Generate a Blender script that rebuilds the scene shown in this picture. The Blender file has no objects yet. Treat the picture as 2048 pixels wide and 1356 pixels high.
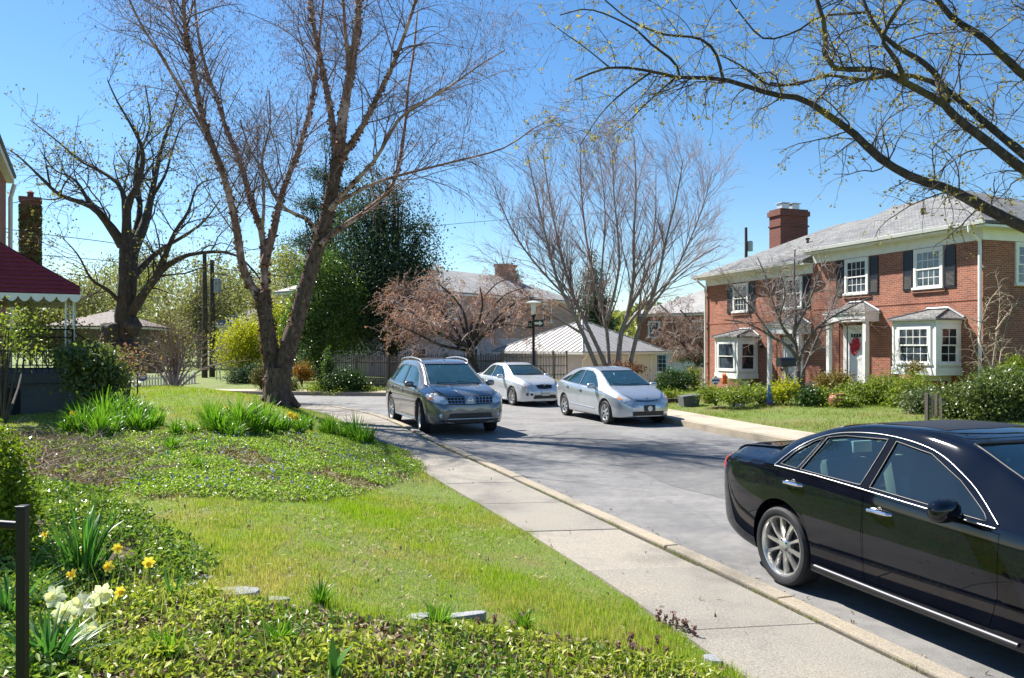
import bpy, bmesh, math, random
import numpy as np
from mathutils import Vector, Matrix
from mathutils.bvhtree import BVHTree
from mathutils.geometry import tessellate_polygon

SC = bpy.context.scene
COL = SC.collection
F, CX, HY, CAMH = 1560.0, 1024.0, 690.0, 2.1
R = math.radians
PI = math.pi


def at(px, py, d):
    """world point seen at photo pixel (px, py) at depth d"""
    return ((px - CX) / F * d, d, CAMH - (py - HY) / F * d)


def gnd(px, py, z=0.0):
    d = F * (CAMH - z) / (py - HY)
    return ((px - CX) / F * d, d)


# ------------------------------------------------------------------ objects
def link(o, parent=None):
    COL.objects.link(o)
    if parent is not None:
        o.parent = parent
    return o


def tag(o, label=None, cat=None, group=None, kind=None):
    if label: o['label'] = label
    if cat: o['category'] = cat
    if group: o['group'] = group
    if kind: o['kind'] = kind
    return o


def empty(name, loc=(0, 0, 0), rz=0.0, label=None, cat=None, group=None, parent=None):
    o = bpy.data.objects.new(name, None)
    o.empty_display_size = 0.2
    link(o, parent)
    o.location = loc
    o.rotation_euler = (0, 0, rz)
    return tag(o, label, cat, group)


def children(o):
    return [c for c in bpy.data.objects if c.parent == o]


def copy_tree(o, kids=None):
    c = o.copy()
    COL.objects.link(c)
    for ch in (kids if kids is not None else children(o)):
        d = ch.copy()
        COL.objects.link(d)
        d.parent = c
        for g in children(ch):
            e = g.copy()
            COL.objects.link(e)
            e.parent = d
    return c


def mesh_np(name, V, faces, mats, parent=None, smooth=False, midx=None):
    """V (n,3); faces: list of int arrays (m,k) with constant k each"""
    V = np.ascontiguousarray(V, dtype=np.float32)
    if not isinstance(faces, (list, tuple)):
        faces = [faces]
    faces = [np.asarray(f, dtype=np.int32) for f in faces if len(f)]
    me = bpy.data.meshes.new(name)
    me.vertices.add(len(V))
    me.vertices.foreach_set('co', V.ravel())
    loops = np.concatenate([f.ravel() for f in faces])
    tot = np.concatenate([np.full(len(f), f.shape[1], dtype=np.int32) for f in faces])
    start = np.concatenate([[0], np.cumsum(tot)[:-1]]).astype(np.int32)
    me.loops.add(len(loops))
    me.loops.foreach_set('vertex_index', loops)
    me.polygons.add(len(tot))
    me.polygons.foreach_set('loop_start', start)
    me.polygons.foreach_set('loop_total', tot)
    if midx is not None:
        me.polygons.foreach_set('material_index', np.asarray(midx, dtype=np.int32))
    me.polygons.foreach_set('use_smooth', np.full(len(tot), bool(smooth)))
    for m in (mats if isinstance(mats, (list, tuple)) else [mats]):
        me.materials.append(m)
    me.update(calc_edges=True)
    me.validate()
    o = bpy.data.objects.new(name, me)
    return link(o, parent)


class MB:
    """collects shapes, builds them as one mesh"""

    def __init__(s):
        s.v, s.f, s.m = [], [], []

    def add(s, vs, fs, mi=0):
        n = len(s.v)
        s.v += [tuple(v) for v in vs]
        s.f += [[i + n for i in f] for f in fs]
        s.m += [mi] * len(fs)
        return s

    def box(s, c, d, rz=0.0, mi=0, M=None):
        x, y, z = d[0] / 2, d[1] / 2, d[2] / 2
        vs = [(a * x, b * y, e * z) for e in (-1, 1) for b in (-1, 1) for a in (-1, 1)]
        if M is not None:
            vs = [tuple(M @ Vector(v)) for v in vs]
        cr, sr = math.cos(rz), math.sin(rz)
        vs = [(c[0] + v[0] * cr - v[1] * sr, c[1] + v[0] * sr + v[1] * cr, c[2] + v[2]) for v in vs]
        return s.add(vs, [[0, 2, 3, 1], [4, 5, 7, 6], [0, 1, 5, 4], [2, 6, 7, 3], [0, 4, 6, 2], [1, 3, 7, 5]], mi)

    def bb(s, x0, x1, y0, y1, z0, z1, mi=0):
        return s.box(((x0 + x1) / 2, (y0 + y1) / 2, (z0 + z1) / 2), (x1 - x0, y1 - y0, z1 - z0), 0, mi)

    def tube(s, pts, r, n=8, mi=0, caps=True):
        pts = [Vector(p) for p in pts]
        rr = r if isinstance(r, (list, tuple)) else [r] * len(pts)
        vs, fs = [], []
        up = None
        for i, p in enumerate(pts):
            t = (pts[min(i + 1, len(pts) - 1)] - pts[max(i - 1, 0)]).normalized()
            if up is None:
                up = Vector((0, 0, 1)) if abs(t.z) < 0.9 else Vector((1, 0, 0))
            a = t.cross(up)
            if a.length < 1e-6:
                a = t.cross(Vector((0.3, 0.9, 0.2)))
            a.normalize()
            b = a.cross(t).normalized()
            up = b
            for k in range(n):
                w = 2 * PI * k / n
                vs.append(p + (a * math.cos(w) + b * math.sin(w)) * rr[i])
        for i in range(len(pts) - 1):
            for k in range(n):
                k2 = (k + 1) % n
                fs.append([i * n + k, i * n + k2, (i + 1) * n + k2, (i + 1) * n + k])
        if caps:
            fs.append(list(range(n)))
            fs.append([(len(pts) - 1) * n + k for k in reversed(range(n))])
        return s.add(vs, fs, mi)

    def lathe(s, prof, n=24, c=(0, 0, 0), axis='z', mi=0, cap=True):
        vs, fs = [], []
        for (r, h) in prof:
            for k in range(n):
                w = 2 * PI * k / n
                if axis == 'z':
                    vs.append((c[0] + r * math.cos(w), c[1] + r * math.sin(w), c[2] + h))
                elif axis == 'y':
                    vs.append((c[0] + r * math.cos(w), c[1] + h, c[2] + r * math.sin(w)))
                else:
                    vs.append((c[0] + h, c[1] + r * math.cos(w), c[2] + r * math.sin(w)))
        for i in range(len(prof) - 1):
            for k in range(n):
                k2 = (k + 1) % n
                fs.append([i * n + k, i * n + k2, (i + 1) * n + k2, (i + 1) * n + k])
        if cap:
            fs.append(list(range(n))[::-1])
            fs.append([(len(prof) - 1) * n + k for k in range(n)])
        return s.add(vs, fs, mi)

    def prism(s, poly, h0, h1, axis='z', mi=0):
        """poly in the plane across axis: z->(x,y), y->(x,z), x->(y,z)"""
        n = len(poly)

        def P(a, b, h):
            return (a, b, h) if axis == 'z' else (a, h, b) if axis == 'y' else (h, a, b)
        vs = [P(a, b, h0) for a, b in poly] + [P(a, b, h1) for a, b in poly]
        fs = [list(range(n))[::-1], list(range(n, 2 * n))]
        fs += [[i, (i + 1) % n, n + (i + 1) % n, n + i] for i in range(n)]
        return s.add(vs, fs, mi)

    def build(s, name, mats, parent=None, smooth=False, bevel=0.0, normals=True, sharp=None):
        me = bpy.data.meshes.new(name)
        me.from_pydata(s.v, [], s.f)
        for m in (mats if isinstance(mats, (list, tuple)) else [mats]):
            me.materials.append(m)
        me.polygons.foreach_set('material_index', s.m)
        if normals or bevel:
            bm = bmesh.new()
            bm.from_mesh(me)
            bmesh.ops.recalc_face_normals(bm, faces=bm.faces)
            if bevel:
                es = [e for e in bm.edges if len(e.link_faces) == 2 and e.calc_face_angle(0) > 0.5]
                bmesh.ops.bevel(bm, geom=es, offset=bevel, segments=2, affect='EDGES', profile=0.6)
            bm.to_mesh(me)
            bm.free()
        if smooth:
            me.polygons.foreach_set('use_smooth', [True] * len(me.polygons))
            me.set_sharp_from_angle(angle=sharp or R(38))
        me.update()
        return link(bpy.data.objects.new(name, me), parent)


# ------------------------------------------------------------------ node helpers
def lin(c):
    """sRGB 0-255 triple -> linear"""
    return tuple(((v / 255) / 12.92 if v / 255 < 0.04045 else ((v / 255 + 0.055) / 1.055) ** 2.4) for v in c)


class NT:
    def __init__(s, m):
        m.use_nodes = True
        s.t = m.node_tree
        s.t.nodes.clear()
        s.out = s.n('ShaderNodeOutputMaterial')

    def n(s, kind, ins=None, **kw):
        nd = s.t.nodes.new(kind)
        for k, v in kw.items():
            setattr(nd, k, v)
        for k, v in (ins or {}).items():
            s.set(nd, k, v)
        return nd

    def set(s, nd, k, v):
        i = nd.inputs[k]
        if hasattr(v, 'is_output'):
            s.t.links.new(v, i)
        else:
            if hasattr(i.default_value, '__len__') and not isinstance(v, str):
                v = tuple(v)
                if len(i.default_value) == 4 and len(v) == 3:
                    v = v + (1,)
            i.default_value = v

    def l(s, a, b):
        s.t.links.new(a, b)

    def coord(s, kind='Object', scale=None, rot=None):
        c = s.n('ShaderNodeTexCoord').outputs[kind]
        if scale is not None or rot is not None:
            mp = s.n('ShaderNodeMapping', {'Vector': c})
            if scale is not None: mp.inputs['Scale'].default_value = scale
            if rot is not None: mp.inputs['Rotation'].default_value = rot
            c = mp.outputs['Vector']
        return c

    def noise(s, vec, scale, detail=4, rough=0.55, dist=0.0):
        return s.n('ShaderNodeTexNoise', {'Vector': vec, 'Scale': scale, 'Detail': detail, 'Roughness': rough, 'Distortion': dist}).outputs['Fac']

    def ramp(s, fac, stops, interp='LINEAR'):
        r = s.n('ShaderNodeValToRGB', {'Fac': fac})
        r.color_ramp.interpolation = interp
        e = r.color_ramp.elements
        while len(e) < len(stops): e.new(0.5)
        for q, (p, c) in zip(e, stops):
            q.position = p
            q.color = tuple(c) + (1,) if len(c) == 3 else c
        return r.outputs['Color']

    def mix(s, fac, a, b, mode='MIX'):
        m = s.n('ShaderNodeMix', data_type='RGBA', blend_type=mode)
        s.set(m, 0, fac)
        for k, v in ((6, a), (7, b)):
            s.set(m, k, v)
        return m.outputs[2]

    def math(s, op, a, b=0.0, clamp=False):
        m = s.n('ShaderNodeMath', operation=op, use_clamp=clamp)
        s.set(m, 0, a)
        s.set(m, 1, b)
        return m.outputs[0]

    def bump(s, h, strength=0.3, dist=0.02):
        return s.n('ShaderNodeBump', {'Height': h, 'Strength': strength, 'Distance': dist}).outputs['Normal']

    def bsdf(s, color, rough=0.6, normal=None, **kw):
        b = s.n('ShaderNodeBsdfPrincipled', {'Base Color': color, 'Roughness': rough})
        if normal is not None: s.l(normal, b.inputs['Normal'])
        for k, v in kw.items():
            s.set(b, k.replace('_', ' '), v)
        s.l(b.outputs[0], s.out.inputs['Surface'])
        return b


_M = {}


def mat(name, color, rough=0.6, metal=0.0, coat=0.0, var=0.0, vscale=6.0, bump=0.0, bscale=40.0, spec=0.5):
    """plain material with a little procedural unevenness"""
    if name in _M: return _M[name]
    m = bpy.data.materials.new(name)
    t = NT(m)
    c = tuple(color)
    nrm = None
    if var > 0:
        v = t.coord('Object')
        f = t.noise(v, vscale, 5)
        c = t.ramp(f, [(0.28, tuple(max(0, x * (1 - var)) for x in color)), (0.72, tuple(min(1, x * (1 + var)) for x in color))])
        if bump > 0:
            nrm = t.bump(t.noise(v, bscale, 4), bump, 0.01)
    b = t.bsdf(c, rough, nrm, Metallic=metal)
    b.inputs['Coat Weight'].default_value = coat
    b.inputs['Coat Roughness'].default_value = 0.04
    b.inputs['Specular IOR Level'].default_value = spec
    _M[name] = m
    return m


def leaf_mat(name, cols, trans=0.45, rough=0.45, pos=None, spec=0.4):
    """thin foliage: colour varies leaf by leaf, light shines through"""
    if name in _M: return _M[name]
    m = bpy.data.materials.new(name)
    t = NT(m)
    rnd = t.n('ShaderNodeNewGeometry').outputs['Random Per Island']
    n = len(cols)
    big = t.noise(t.coord('Object'), 0.9, 2)
    f = t.math('ADD', t.math('MULTIPLY', rnd, 0.65), t.math('MULTIPLY', big, 0.35))
    c = t.ramp(f, [((i + 0.5) / n if pos is None else pos[i], k) for i, k in enumerate(cols)])
    b = t.n('ShaderNodeBsdfPrincipled', {'Base Color': c, 'Roughness': rough, 'Specular IOR Level': spec})
    tr = t.n('ShaderNodeBsdfTranslucent', {'Color': t.mix(0.6, c, (0.9, 1.0, 0.25, 1), 'MULTIPLY')})
    mx = t.n('ShaderNodeMixShader', {'Fac': trans})
    t.l(b.outputs[0], mx.inputs[1])
    t.l(tr.outputs[0], mx.inputs[2])
    t.l(mx.outputs[0], t.out.inputs['Surface'])
    _M[name] = m
    return m


def glass_mat(name, tint=(0.55, 0.62, 0.62), clear=0.6, rough=0.01):
    """pane: mirror-like at grazing angles, tinted see-through under a painted sky veil otherwise"""
    if name in _M: return _M[name]
    m = bpy.data.materials.new(name)
    t = NT(m)
    tr = t.n('ShaderNodeBsdfTransparent', {'Color': tint})
    gl = t.n('ShaderNodeBsdfGlossy', {'Color': (0.9, 0.95, 1, 1), 'Roughness': rough})
    df = t.n('ShaderNodeBsdfDiffuse', {'Color': (0.04, 0.115, 0.14, 1)})  # teal diffuse stands in for sky reflection and the lit cabin
    fr = t.n('ShaderNodeFresnel', {'IOR': 1.8}).outputs[0]
    a = t.n('ShaderNodeMixShader', {'Fac': clear})
    t.l(df.outputs[0], a.inputs[1]); t.l(tr.outputs[0], a.inputs[2])
    b = t.n('ShaderNodeMixShader', {'Fac': fr})
    t.l(a.outputs[0], b.inputs[1]); t.l(gl.outputs[0], b.inputs[2])
    t.l(b.outputs[0], t.out.inputs['Surface'])
    _M[name] = m
    return m


# ------------------------------------------------------------------ curves
def catmull(pts, n):
    P = np.asarray(pts, float)
    k = len(P)
    if k == 2:
        t = np.linspace(0, 1, n)[:, None]
        return P[0] * (1 - t) + P[1] * t
    E = np.vstack([2 * P[0] - P[1], P, 2 * P[-1] - P[-2]])
    seg = np.linalg.norm(np.diff(P, axis=0)[:, :2], axis=1) + 1e-9
    cum = np.concatenate([[0], np.cumsum(seg)])
    s = np.linspace(0, cum[-1], n)
    i = np.clip(np.searchsorted(cum, s, 'right') - 1, 0, k - 2)
    u = ((s - cum[i]) / seg[i])[:, None]
    a, b, c, d = E[i], E[i + 1], E[i + 2], E[i + 3]
    return 0.5 * (2 * b + (c - a) * u + (2 * a - 5 * b + 4 * c - d) * u ** 2 + (3 * b - a - 3 * c + d) * u ** 3)


def pchip(xy):
    x = np.array([p[0] for p in xy], float)
    y = np.array([p[1] for p in xy], float)
    h = np.diff(x)
    dl = np.diff(y) / h
    m = np.zeros(len(x))
    for i in range(1, len(x) - 1):
        if dl[i - 1] * dl[i] > 0:
            w1, w2 = 2 * h[i] + h[i - 1], h[i] + 2 * h[i - 1]
            m[i] = (w1 + w2) / (w1 / dl[i - 1] + w2 / dl[i])
    m[0], m[-1] = dl[0], dl[-1]

    def f(q):
        q = min(max(q, x[0]), x[-1])
        i = min(max(int(np.searchsorted(x, q, 'right')) - 1, 0), len(h) - 1)
        t = (q - x[i]) / h[i]
        return float((2 * t ** 3 - 3 * t ** 2 + 1) * y[i] + (t ** 3 - 2 * t ** 2 + t) * h[i] * m[i] + (-2 * t ** 3 + 3 * t ** 2) * y[i + 1] + (t ** 3 - t ** 2) * h[i] * m[i + 1])
    return f


def in_poly(poly, X, Y):
    inside = np.zeros(X.shape, bool)
    n = len(poly)
    for i in range(n):
        x0, y0 = poly[i]
        x1, y1 = poly[(i + 1) % n]
        if y0 == y1: continue
        c = ((y0 > Y) != (y1 > Y)) & (X < (x1 - x0) * (Y - y0) / (y1 - y0) + x0)
        inside ^= c
    return inside


def sdist(line, X, Y):
    """signed distance to a polyline, positive on its left"""
    best = np.full(X.shape, 1e9)
    sgn = np.ones(X.shape)
    for (x0, y0), (x1, y1) in zip(line[:-1], line[1:]):
        dx, dy = x1 - x0, y1 - y0
        L2 = dx * dx + dy * dy
        t = np.clip(((X - x0) * dx + (Y - y0) * dy) / L2, 0, 1)
        d = np.hypot(X - x0 - t * dx, Y - y0 - t * dy)
        c = dx * (Y - y0) - dy * (X - x0)
        m = d < best - 1e-9
        best = np.where(m, d, best)
        sgn = np.where(m, np.where(c >= 0, 1.0, -1.0), sgn)
    return best * sgn


def sstep(a, b, x):
    t = np.clip((np.asarray(x, float) - a) / (b - a), 0, 1)
    return t * t * (3 - 2 * t)
# ------------------------------------------------------------------ camera, light, sky
cam = bpy.data.cameras.new('camera')
cam.sensor_width = 36.0
cam.lens = 36.0 * F / 2048.0
cam.shift_y = 12.0 / 2048.0
cam.clip_start, cam.clip_end = 0.05, 3000.0
co = link(bpy.data.objects.new('camera', cam))
co.location = (0, 0, CAMH)
co.rotation_euler = (R(90), 0, 0)
SC.camera = co

SUN_AZ = math.atan2(-0.78, 0.62)      # measured from +Y towards +X
SUN_EL = R(48)
sd = Vector((math.sin(SUN_AZ) * math.cos(SUN_EL), math.cos(SUN_AZ) * math.cos(SUN_EL), math.sin(SUN_EL)))
sl = bpy.data.lights.new('sun', 'SUN')
sl.energy = 5.0
sl.angle = R(0.53)
sl.color = (1.0, 0.955, 0.88)
so = link(bpy.data.objects.new('sun', sl))
so.rotation_euler = (-sd).to_track_quat('-Z', 'Y').to_euler()
so.location = (0, 0, 60)

w = bpy.data.worlds.new('World')
SC.world = w
w.use_nodes = True
wn = w.node_tree
wn.nodes.clear()
sky = wn.nodes.new('ShaderNodeTexSky')
sky.sky_type = 'NISHITA'
sky.sun_disc = False
sky.sun_elevation = SUN_EL
sky.sun_rotation = SUN_AZ
sky.altitude = 50
sky.air_density = 1.0
sky.dust_density = 0.12
sky.ozone_density = 3.0
bg = wn.nodes.new('ShaderNodeBackground')
bg.inputs['Strength'].default_value = 0.072
wo = wn.nodes.new('ShaderNodeOutputWorld')
hs = wn.nodes.new('ShaderNodeHueSaturation')
hs.inputs['Saturation'].default_value = 1.22
wn.links.new(sky.outputs[0], hs.inputs['Color'])
wn.links.new(hs.outputs[0], bg.inputs[0])
wn.links.new(bg.outputs[0], wo.inputs[0])

SC.view_settings.view_transform = 'Standard'
SC.view_settings.look = 'None'
SC.view_settings.exposure = 1.22
SC.view_settings.gamma = 1
SC.view_settings.use_curve_mapping = False
SC.render.engine = 'CYCLES'
SC.cycles.use_denoising = True
try:
    SC.cycles.denoiser = 'OPENIMAGEDENOISE'
except Exception:
    pass
SC.cycles.max_bounces = 7
SC.cycles.diffuse_bounces = 3
SC.cycles.glossy_bounces = 3
SC.cycles.transparent_max_bounces = 12
SC.cycles.caustics_reflective = False
SC.cycles.caustics_refractive = False
SC.cycles.sample_clamp_indirect = 6
# ------------------------------------------------------------------ ground, road, pavements
K1 = [tuple(p) for p in catmull([(15.6, -32), (8.0, -10), (4.27, 0), (2.67, 4.64), (1.8, 7.17), (.05, 11.9), (-1.37, 15.7), (-2.7, 19.5), (-4.3, 23.0), (-7, 26.3), (-12, 28.2), (-20, 29.8), (-45, 32)], 160)]
SL = [tuple(p) for p in catmull([(14.2, -32), (6.5, -10), (2.87, 0), (1.24, 4.95), (.68, 6.7), (-.26, 9.2), (-1.25, 11.7), (-2.86, 16), (-4.2, 19.6), (-6.0, 23.3), (-9, 25.7), (-14, 27.3), (-22, 28.6), (-45, 30.6)], 160)]
K2 = [tuple(p) for p in catmull([(23, -32), (15.0, -10), (11.5, 0), (5.6, 16.4), (4.65, 19.3), (3.42, 23.6), (1.95, 27.4), (0, 30.0), (-4, 31.7), (-9, 32.6), (-20, 34.4), (-45, 37)], 160)]


def offset_line(line, d):
    """polyline moved to its left by d"""
    P = np.array(line)
    T = np.gradient(P, axis=0)
    T /= np.linalg.norm(T, axis=1)[:, None]
    N = np.stack([-T[:, 1], T[:, 0]], 1)
    return [tuple(p) for p in P + N * d]


F2 = offset_line(K2, -1.35)       # back edge of the far pavement
SLr = SL


def height(X, Y):
    X = np.asarray(X, float); Y = np.asarray(Y, float)
    dl = sdist(SL, X, Y)
    dr = -sdist(F2, X, Y)
    left = 0.135 + 0.46 * sstep(0, 3.2, dl) + 0.28 * np.exp(-(((X + 8.8) / 4.5) ** 2 + ((Y - 22.0) / 6.0) ** 2)) * sstep(0, 1.2, dl)
    left = left - 0.5 * sstep(24, 34, Y) * sstep(0, 6, dl)
    left = left + (0.012 * np.sin(X * 2.1 + Y) + 0.01 * np.sin(Y * 1.7 - X * 0.6)) * sstep(0, .8, dl)
    right = 0.135 + 0.12 * sstep(0, 4, dr) + 0.14 * sstep(0, 5, dr) * sstep(40, 24, Y) - 0.75 * sstep(30, 45, Y) * sstep(-6, 2, X) * sstep(0, 6, dr)
    return np.where(dl > -0.65, left, np.where(dr > -0.65, right, -0.14))


def hz(x, y):
    return float(height(np.array([x]), np.array([y]))[0])


def on_ground(px, py, it=6):
    """the ground point seen at a photo pixel"""
    z = 0.3
    for _ in range(it):
        x, y = gnd(px, py, z)
        z = 0.5 * z + 0.5 * hz(x, y)
    return x, y, z


def ribbon(name, A, B, z, m, thick=0.0, cuts=1, kind='structure'):
    A, B = np.array(A), np.array(B)
    n = len(A)
    rows = [A + (B - A) * (i / cuts) for i in range(cuts + 1)]
    V = np.concatenate([np.column_stack([r, np.full(n, z)]) for r in rows])
    fs = []
    for j in range(cuts):
        i = np.arange(n - 1)
        fs.append(np.column_stack([j * n + i, j * n + i + 1, (j + 1) * n + i + 1, (j + 1) * n + i]))
    if thick:
        nb = len(V)
        V = np.concatenate([V, np.column_stack([A, np.full(n, z - thick)]), np.column_stack([B, np.full(n, z - thick)])])
        i = np.arange(n - 1)
        fs.append(np.column_stack([i + 1, i, nb + i, nb + i + 1]))
        j = cuts * n
        fs.append(np.column_stack([j + i, j + i + 1, nb + n + i + 1, nb + n + i]))
    o = mesh_np(name, V, fs, m)
    bm = bmesh.new(); bm.from_mesh(o.data)
    bmesh.ops.recalc_face_normals(bm, faces=bm.faces)
    if sum(f.normal.z for f in bm.faces) < 0: bmesh.ops.reverse_faces(bm, faces=bm.faces[:])
    bm.to_mesh(o.data); bm.free()
    return tag(o, kind=kind)


def soil_material(name, lawn=True):
    m = bpy.data.materials.new(name)
    t = NT(m)
    v = t.coord('Object')
    big = t.noise(v, 0.55, 4, 0.6)
    mid = t.noise(v, 3.5, 5, 0.65)
    fine = t.noise(v, 60, 3, 0.7)
    grass = t.ramp(fine, [(0.3, (0.055, 0.09, 0.013)), (0.5, (0.13, 0.185, 0.025)), (0.72, (0.24, 0.265, 0.06))])
    straw = t.ramp(fine, [(0.3, (0.10, 0.075, 0.035)), (0.7, (0.30, 0.25, 0.12))])
    f = t.math('ADD', t.math('MULTIPLY', big, 0.6), t.math('MULTIPLY', mid, 0.4))
    c = t.mix(t.ramp(f, [(0.5, (0, 0, 0)), (0.66, (0.9, 0.9, 0.9))]), grass, straw)
    t.bsdf(c, 0.9, t.bump(fine, 0.8, 0.03))
    return m


def mulch_material():
    m = bpy.data.materials.new('mulch')
    t = NT(m)
    v = t.coord('Object')
    fine = t.noise(v, 38, 6, 0.75)
    c = t.ramp(fine, [(0.3, (0.03, 0.02, 0.012)), (0.5, (0.09, 0.062, 0.036)), (0.68, (0.20, 0.15, 0.09)), (0.8, (0.34, 0.27, 0.18))])
    t.bsdf(c, 0.9, t.bump(fine, 1.0, 0.05))
    return m


LAWNM = soil_material('lawn soil')
MULCH = mulch_material()


def ground_sheet():
    core = lambda a, b, s: list(np.arange(a, b + 1e-6, s))
    g = lambda a, n, k: [a * (k ** i) for i in range(1, n)]
    xs = core(-20, 20, 0.25)
    ys = core(-4, 36, 0.25)
    xs = sorted([-20 - 0.4 * (1.25 ** i - 1) / 0.25 for i in range(1, 30)] + xs + [20 + 0.4 * (1.25 ** i - 1) / 0.25 for i in range(1, 30)])
    ys = sorted([-4 - 0.4 * (1.3 ** i - 1) / 0.3 for i in range(1, 22)] + ys + [36 + 0.4 * (1.25 ** i - 1) / 0.25 for i in range(1, 30)])
    X, Y = np.meshgrid(xs, ys)
    Z = height(X, Y)
    nx, ny = len(xs), len(ys)
    V = np.column_stack([X.ravel(), Y.ravel(), Z.ravel()])
    i, j = np.meshgrid(np.arange(nx - 1), np.arange(ny - 1))
    a = (j * nx + i).ravel()
    Fq = np.column_stack([a, a + 1, a + nx + 1, a + nx])
    return tag(mesh_np('ground', V, Fq, LAWNM, smooth=True), kind='structure')


ground_sheet()


def asphalt():
    m = bpy.data.materials.new('asphalt')
    t = NT(m)
    v = t.coord('Object')
    grit = t.noise(v, 130, 3, 0.7)
    mid = t.noise(v, 0.8, 6, 0.6)
    st = t.noise(t.coord('Object', (0.25, 1.6, 1), (0, 0, R(-20))), 1.0, 5, 0.6)
    c = t.ramp(grit, [(0.25, (0.10, 0.098, 0.095)), (0.5, (0.20, 0.196, 0.19)), (0.78, (0.39, 0.38, 0.365))])
    c = t.mix(1.0, c, t.ramp(mid, [(0.3, (0.72, 0.72, 0.74)), (0.7, (1.18, 1.16, 1.14))]), 'MULTIPLY')
    c = t.mix(1.0, c, t.ramp(st, [(0.35, (0.86, 0.86, 0.88)), (0.6, (1.05, 1.05, 1.04))]), 'MULTIPLY')
    spot = t.noise(v, 7, 5, 0.7)
    c = t.mix(1.0, c, t.ramp(spot, [(0.3, (0.78, 0.78, 0.78)), (0.6, (1.06, 1.06, 1.05))]), 'MULTIPLY')
    oil = t.noise(v, 1.9, 3, 0.5, 0.5)
    c = t.mix(t.ramp(oil, [(0.66, (0, 0, 0)), (0.76, (0.5, 0.5, 0.5))]), c, (0.05, 0.05, 0.05, 1))
    # cracks
    vo = t.n('ShaderNodeTexVoronoi', {'Vector': t.n('ShaderNodeVectorMath', {0: v, 1: t.n('ShaderNodeTexNoise', {'Vector': v, 'Scale': 0.5, 'Detail': 7}).outputs['Color']}, operation='ADD').outputs[0], 'Scale': 0.33}, feature='DISTANCE_TO_EDGE').outputs['Distance']
    c = t.mix(t.ramp(vo, [(0.0, (0.32, 0.32, 0.32)), (0.0035, (0, 0, 0))]), c, (0.06, 0.06, 0.062, 1))
    t.bsdf(c, 0.85, t.bump(grit, 0.5, 0.01))
    return m


def concrete(name, base, warm, joints=None, agg=1.0):
    m = bpy.data.materials.new(name)
    t = NT(m)
    v = t.coord('Object')
    grit = t.noise(v, 70, 4, 0.75)
    vor = t.n('ShaderNodeTexVoronoi', {'Vector': v, 'Scale': 55.0}).outputs['Distance']
    big = t.noise(v, 0.9, 6, 0.62)
    b = np.array(base)
    c = t.ramp(grit, [(0.28, tuple(b * 0.55)), (0.5, tuple(b)), (0.72, tuple(np.minimum(1, b * 1.45)))])
    pe = t.ramp(vor, [(0.06, (1, 1, 1)), (0.2, (0, 0, 0))])
    c = t.mix(t.math('MULTIPLY', pe, 0.55 * agg), c, tuple(np.minimum(1, b * 1.9)) + (1,))
    c = t.mix(1.0, c, t.ramp(big, [(0.3, (0.62, 0.62, 0.63)), (0.5, (1, 1, 1)), (0.75, tuple(warm))]), 'MULTIPLY')
    rnd = t.n('ShaderNodeNewGeometry').outputs['Random Per Island']
    c = t.mix(1.0, c, t.ramp(rnd, [(0, (0.84, 0.84, 0.85)), (0.5, (1, 0.99, 0.97)), (1, (1.1, 1.07, 1.03))]), 'MULTIPLY')
    t.bsdf(c, 0.9, t.bump(grit, 0.6, 0.012))
    return m


ASPH = asphalt()
CONC = concrete('sidewalk concrete', (0.27, 0.248, 0.212), (1.15, 1.1, 1.02))
KERB = concrete('kerb stone', (0.33, 0.285, 0.22), (1.15, 1.1, 1.0), agg=0.3)
FARC = concrete('far sidewalk concrete', (0.40, 0.34, 0.27), (1.1, 1.05, 1.0), agg=0.4)
JOINT = mat('joint dirt', (0.05, 0.042, 0.03), 0.95, var=0.5, vscale=30)

ribbon('road', offset_line(K1, -0.02), offset_line(K2, 0.02), 0.0, ASPH, cuts=4)
# newer asphalt patch along the middle, a sheet just above the road
def patch_sheet(name, pts, z, m):
    b = MB().add([(x, y, z) for x, y in pts], [list(range(len(pts)))])
    return tag(b.build(name, m), kind='structure')


ASPH2 = ASPH.copy(); ASPH2.name = 'asphalt patch'
for nd in ASPH2.node_tree.nodes:
    if nd.type == 'VALTORGB' and abs(nd.color_ramp.elements[0].color[0] - 0.10) < 1e-3:
        for e in nd.color_ramp.elements: e.color = tuple(x * 0.8 for x in e.color[:3]) + (1,)
pa, pb = [], []
k1 = np.array(offset_line(K1, -2.2)); k2 = np.array(offset_line(K1, -4.6))
sel = [i for i in range(len(k1)) if -2 < k1[i][1] < 18.2]
pp = [tuple(k1[i] + [0.12 * math.sin(i * 1.3), 0]) for i in sel] + [tuple(k2[i] + [0.15 * math.sin(i * 0.9), 0]) for i in reversed(sel)]
tag(patch_sheet('road_patch', pp, 0.004, ASPH2), kind='structure')

def kerb_run(name, A, B, step, seed):
    """kerb of separate stones with narrow joints"""
    A, B = np.array(A), np.array(B)
    ca = np.concatenate([[0], np.cumsum(np.linalg.norm(np.diff(A, axis=0), axis=1))])
    r_ = np.random.default_rng(seed)
    mb = MB()
    s = 0.0
    while s < ca[-1] - step:
        ln = step * r_.uniform(.75, 1.2)
        q = [(s + 0.006), s + ln / 2, s + ln - 0.006]
        dz, dy = r_.uniform(-.006, .006), r_.uniform(-.008, .008)
        vs = []
        for zz in (0.148 + dz, -0.15):
            for v in q:
                for L_ in (A, B):
                    vs.append((np.interp(v, ca, L_[:, 0]) + dy, np.interp(v, ca, L_[:, 1]), zz))
        mb.add(vs, [[0, 1, 3, 2], [2, 3, 5, 4], [0, 6, 7, 1], [4, 5, 11, 10], [0, 2, 8, 6], [2, 4, 10, 8], [1, 7, 9, 3], [3, 9, 11, 5]])
        s += ln
    return tag(mb.build(name, KERB, bevel=0.014), kind='structure')


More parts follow.
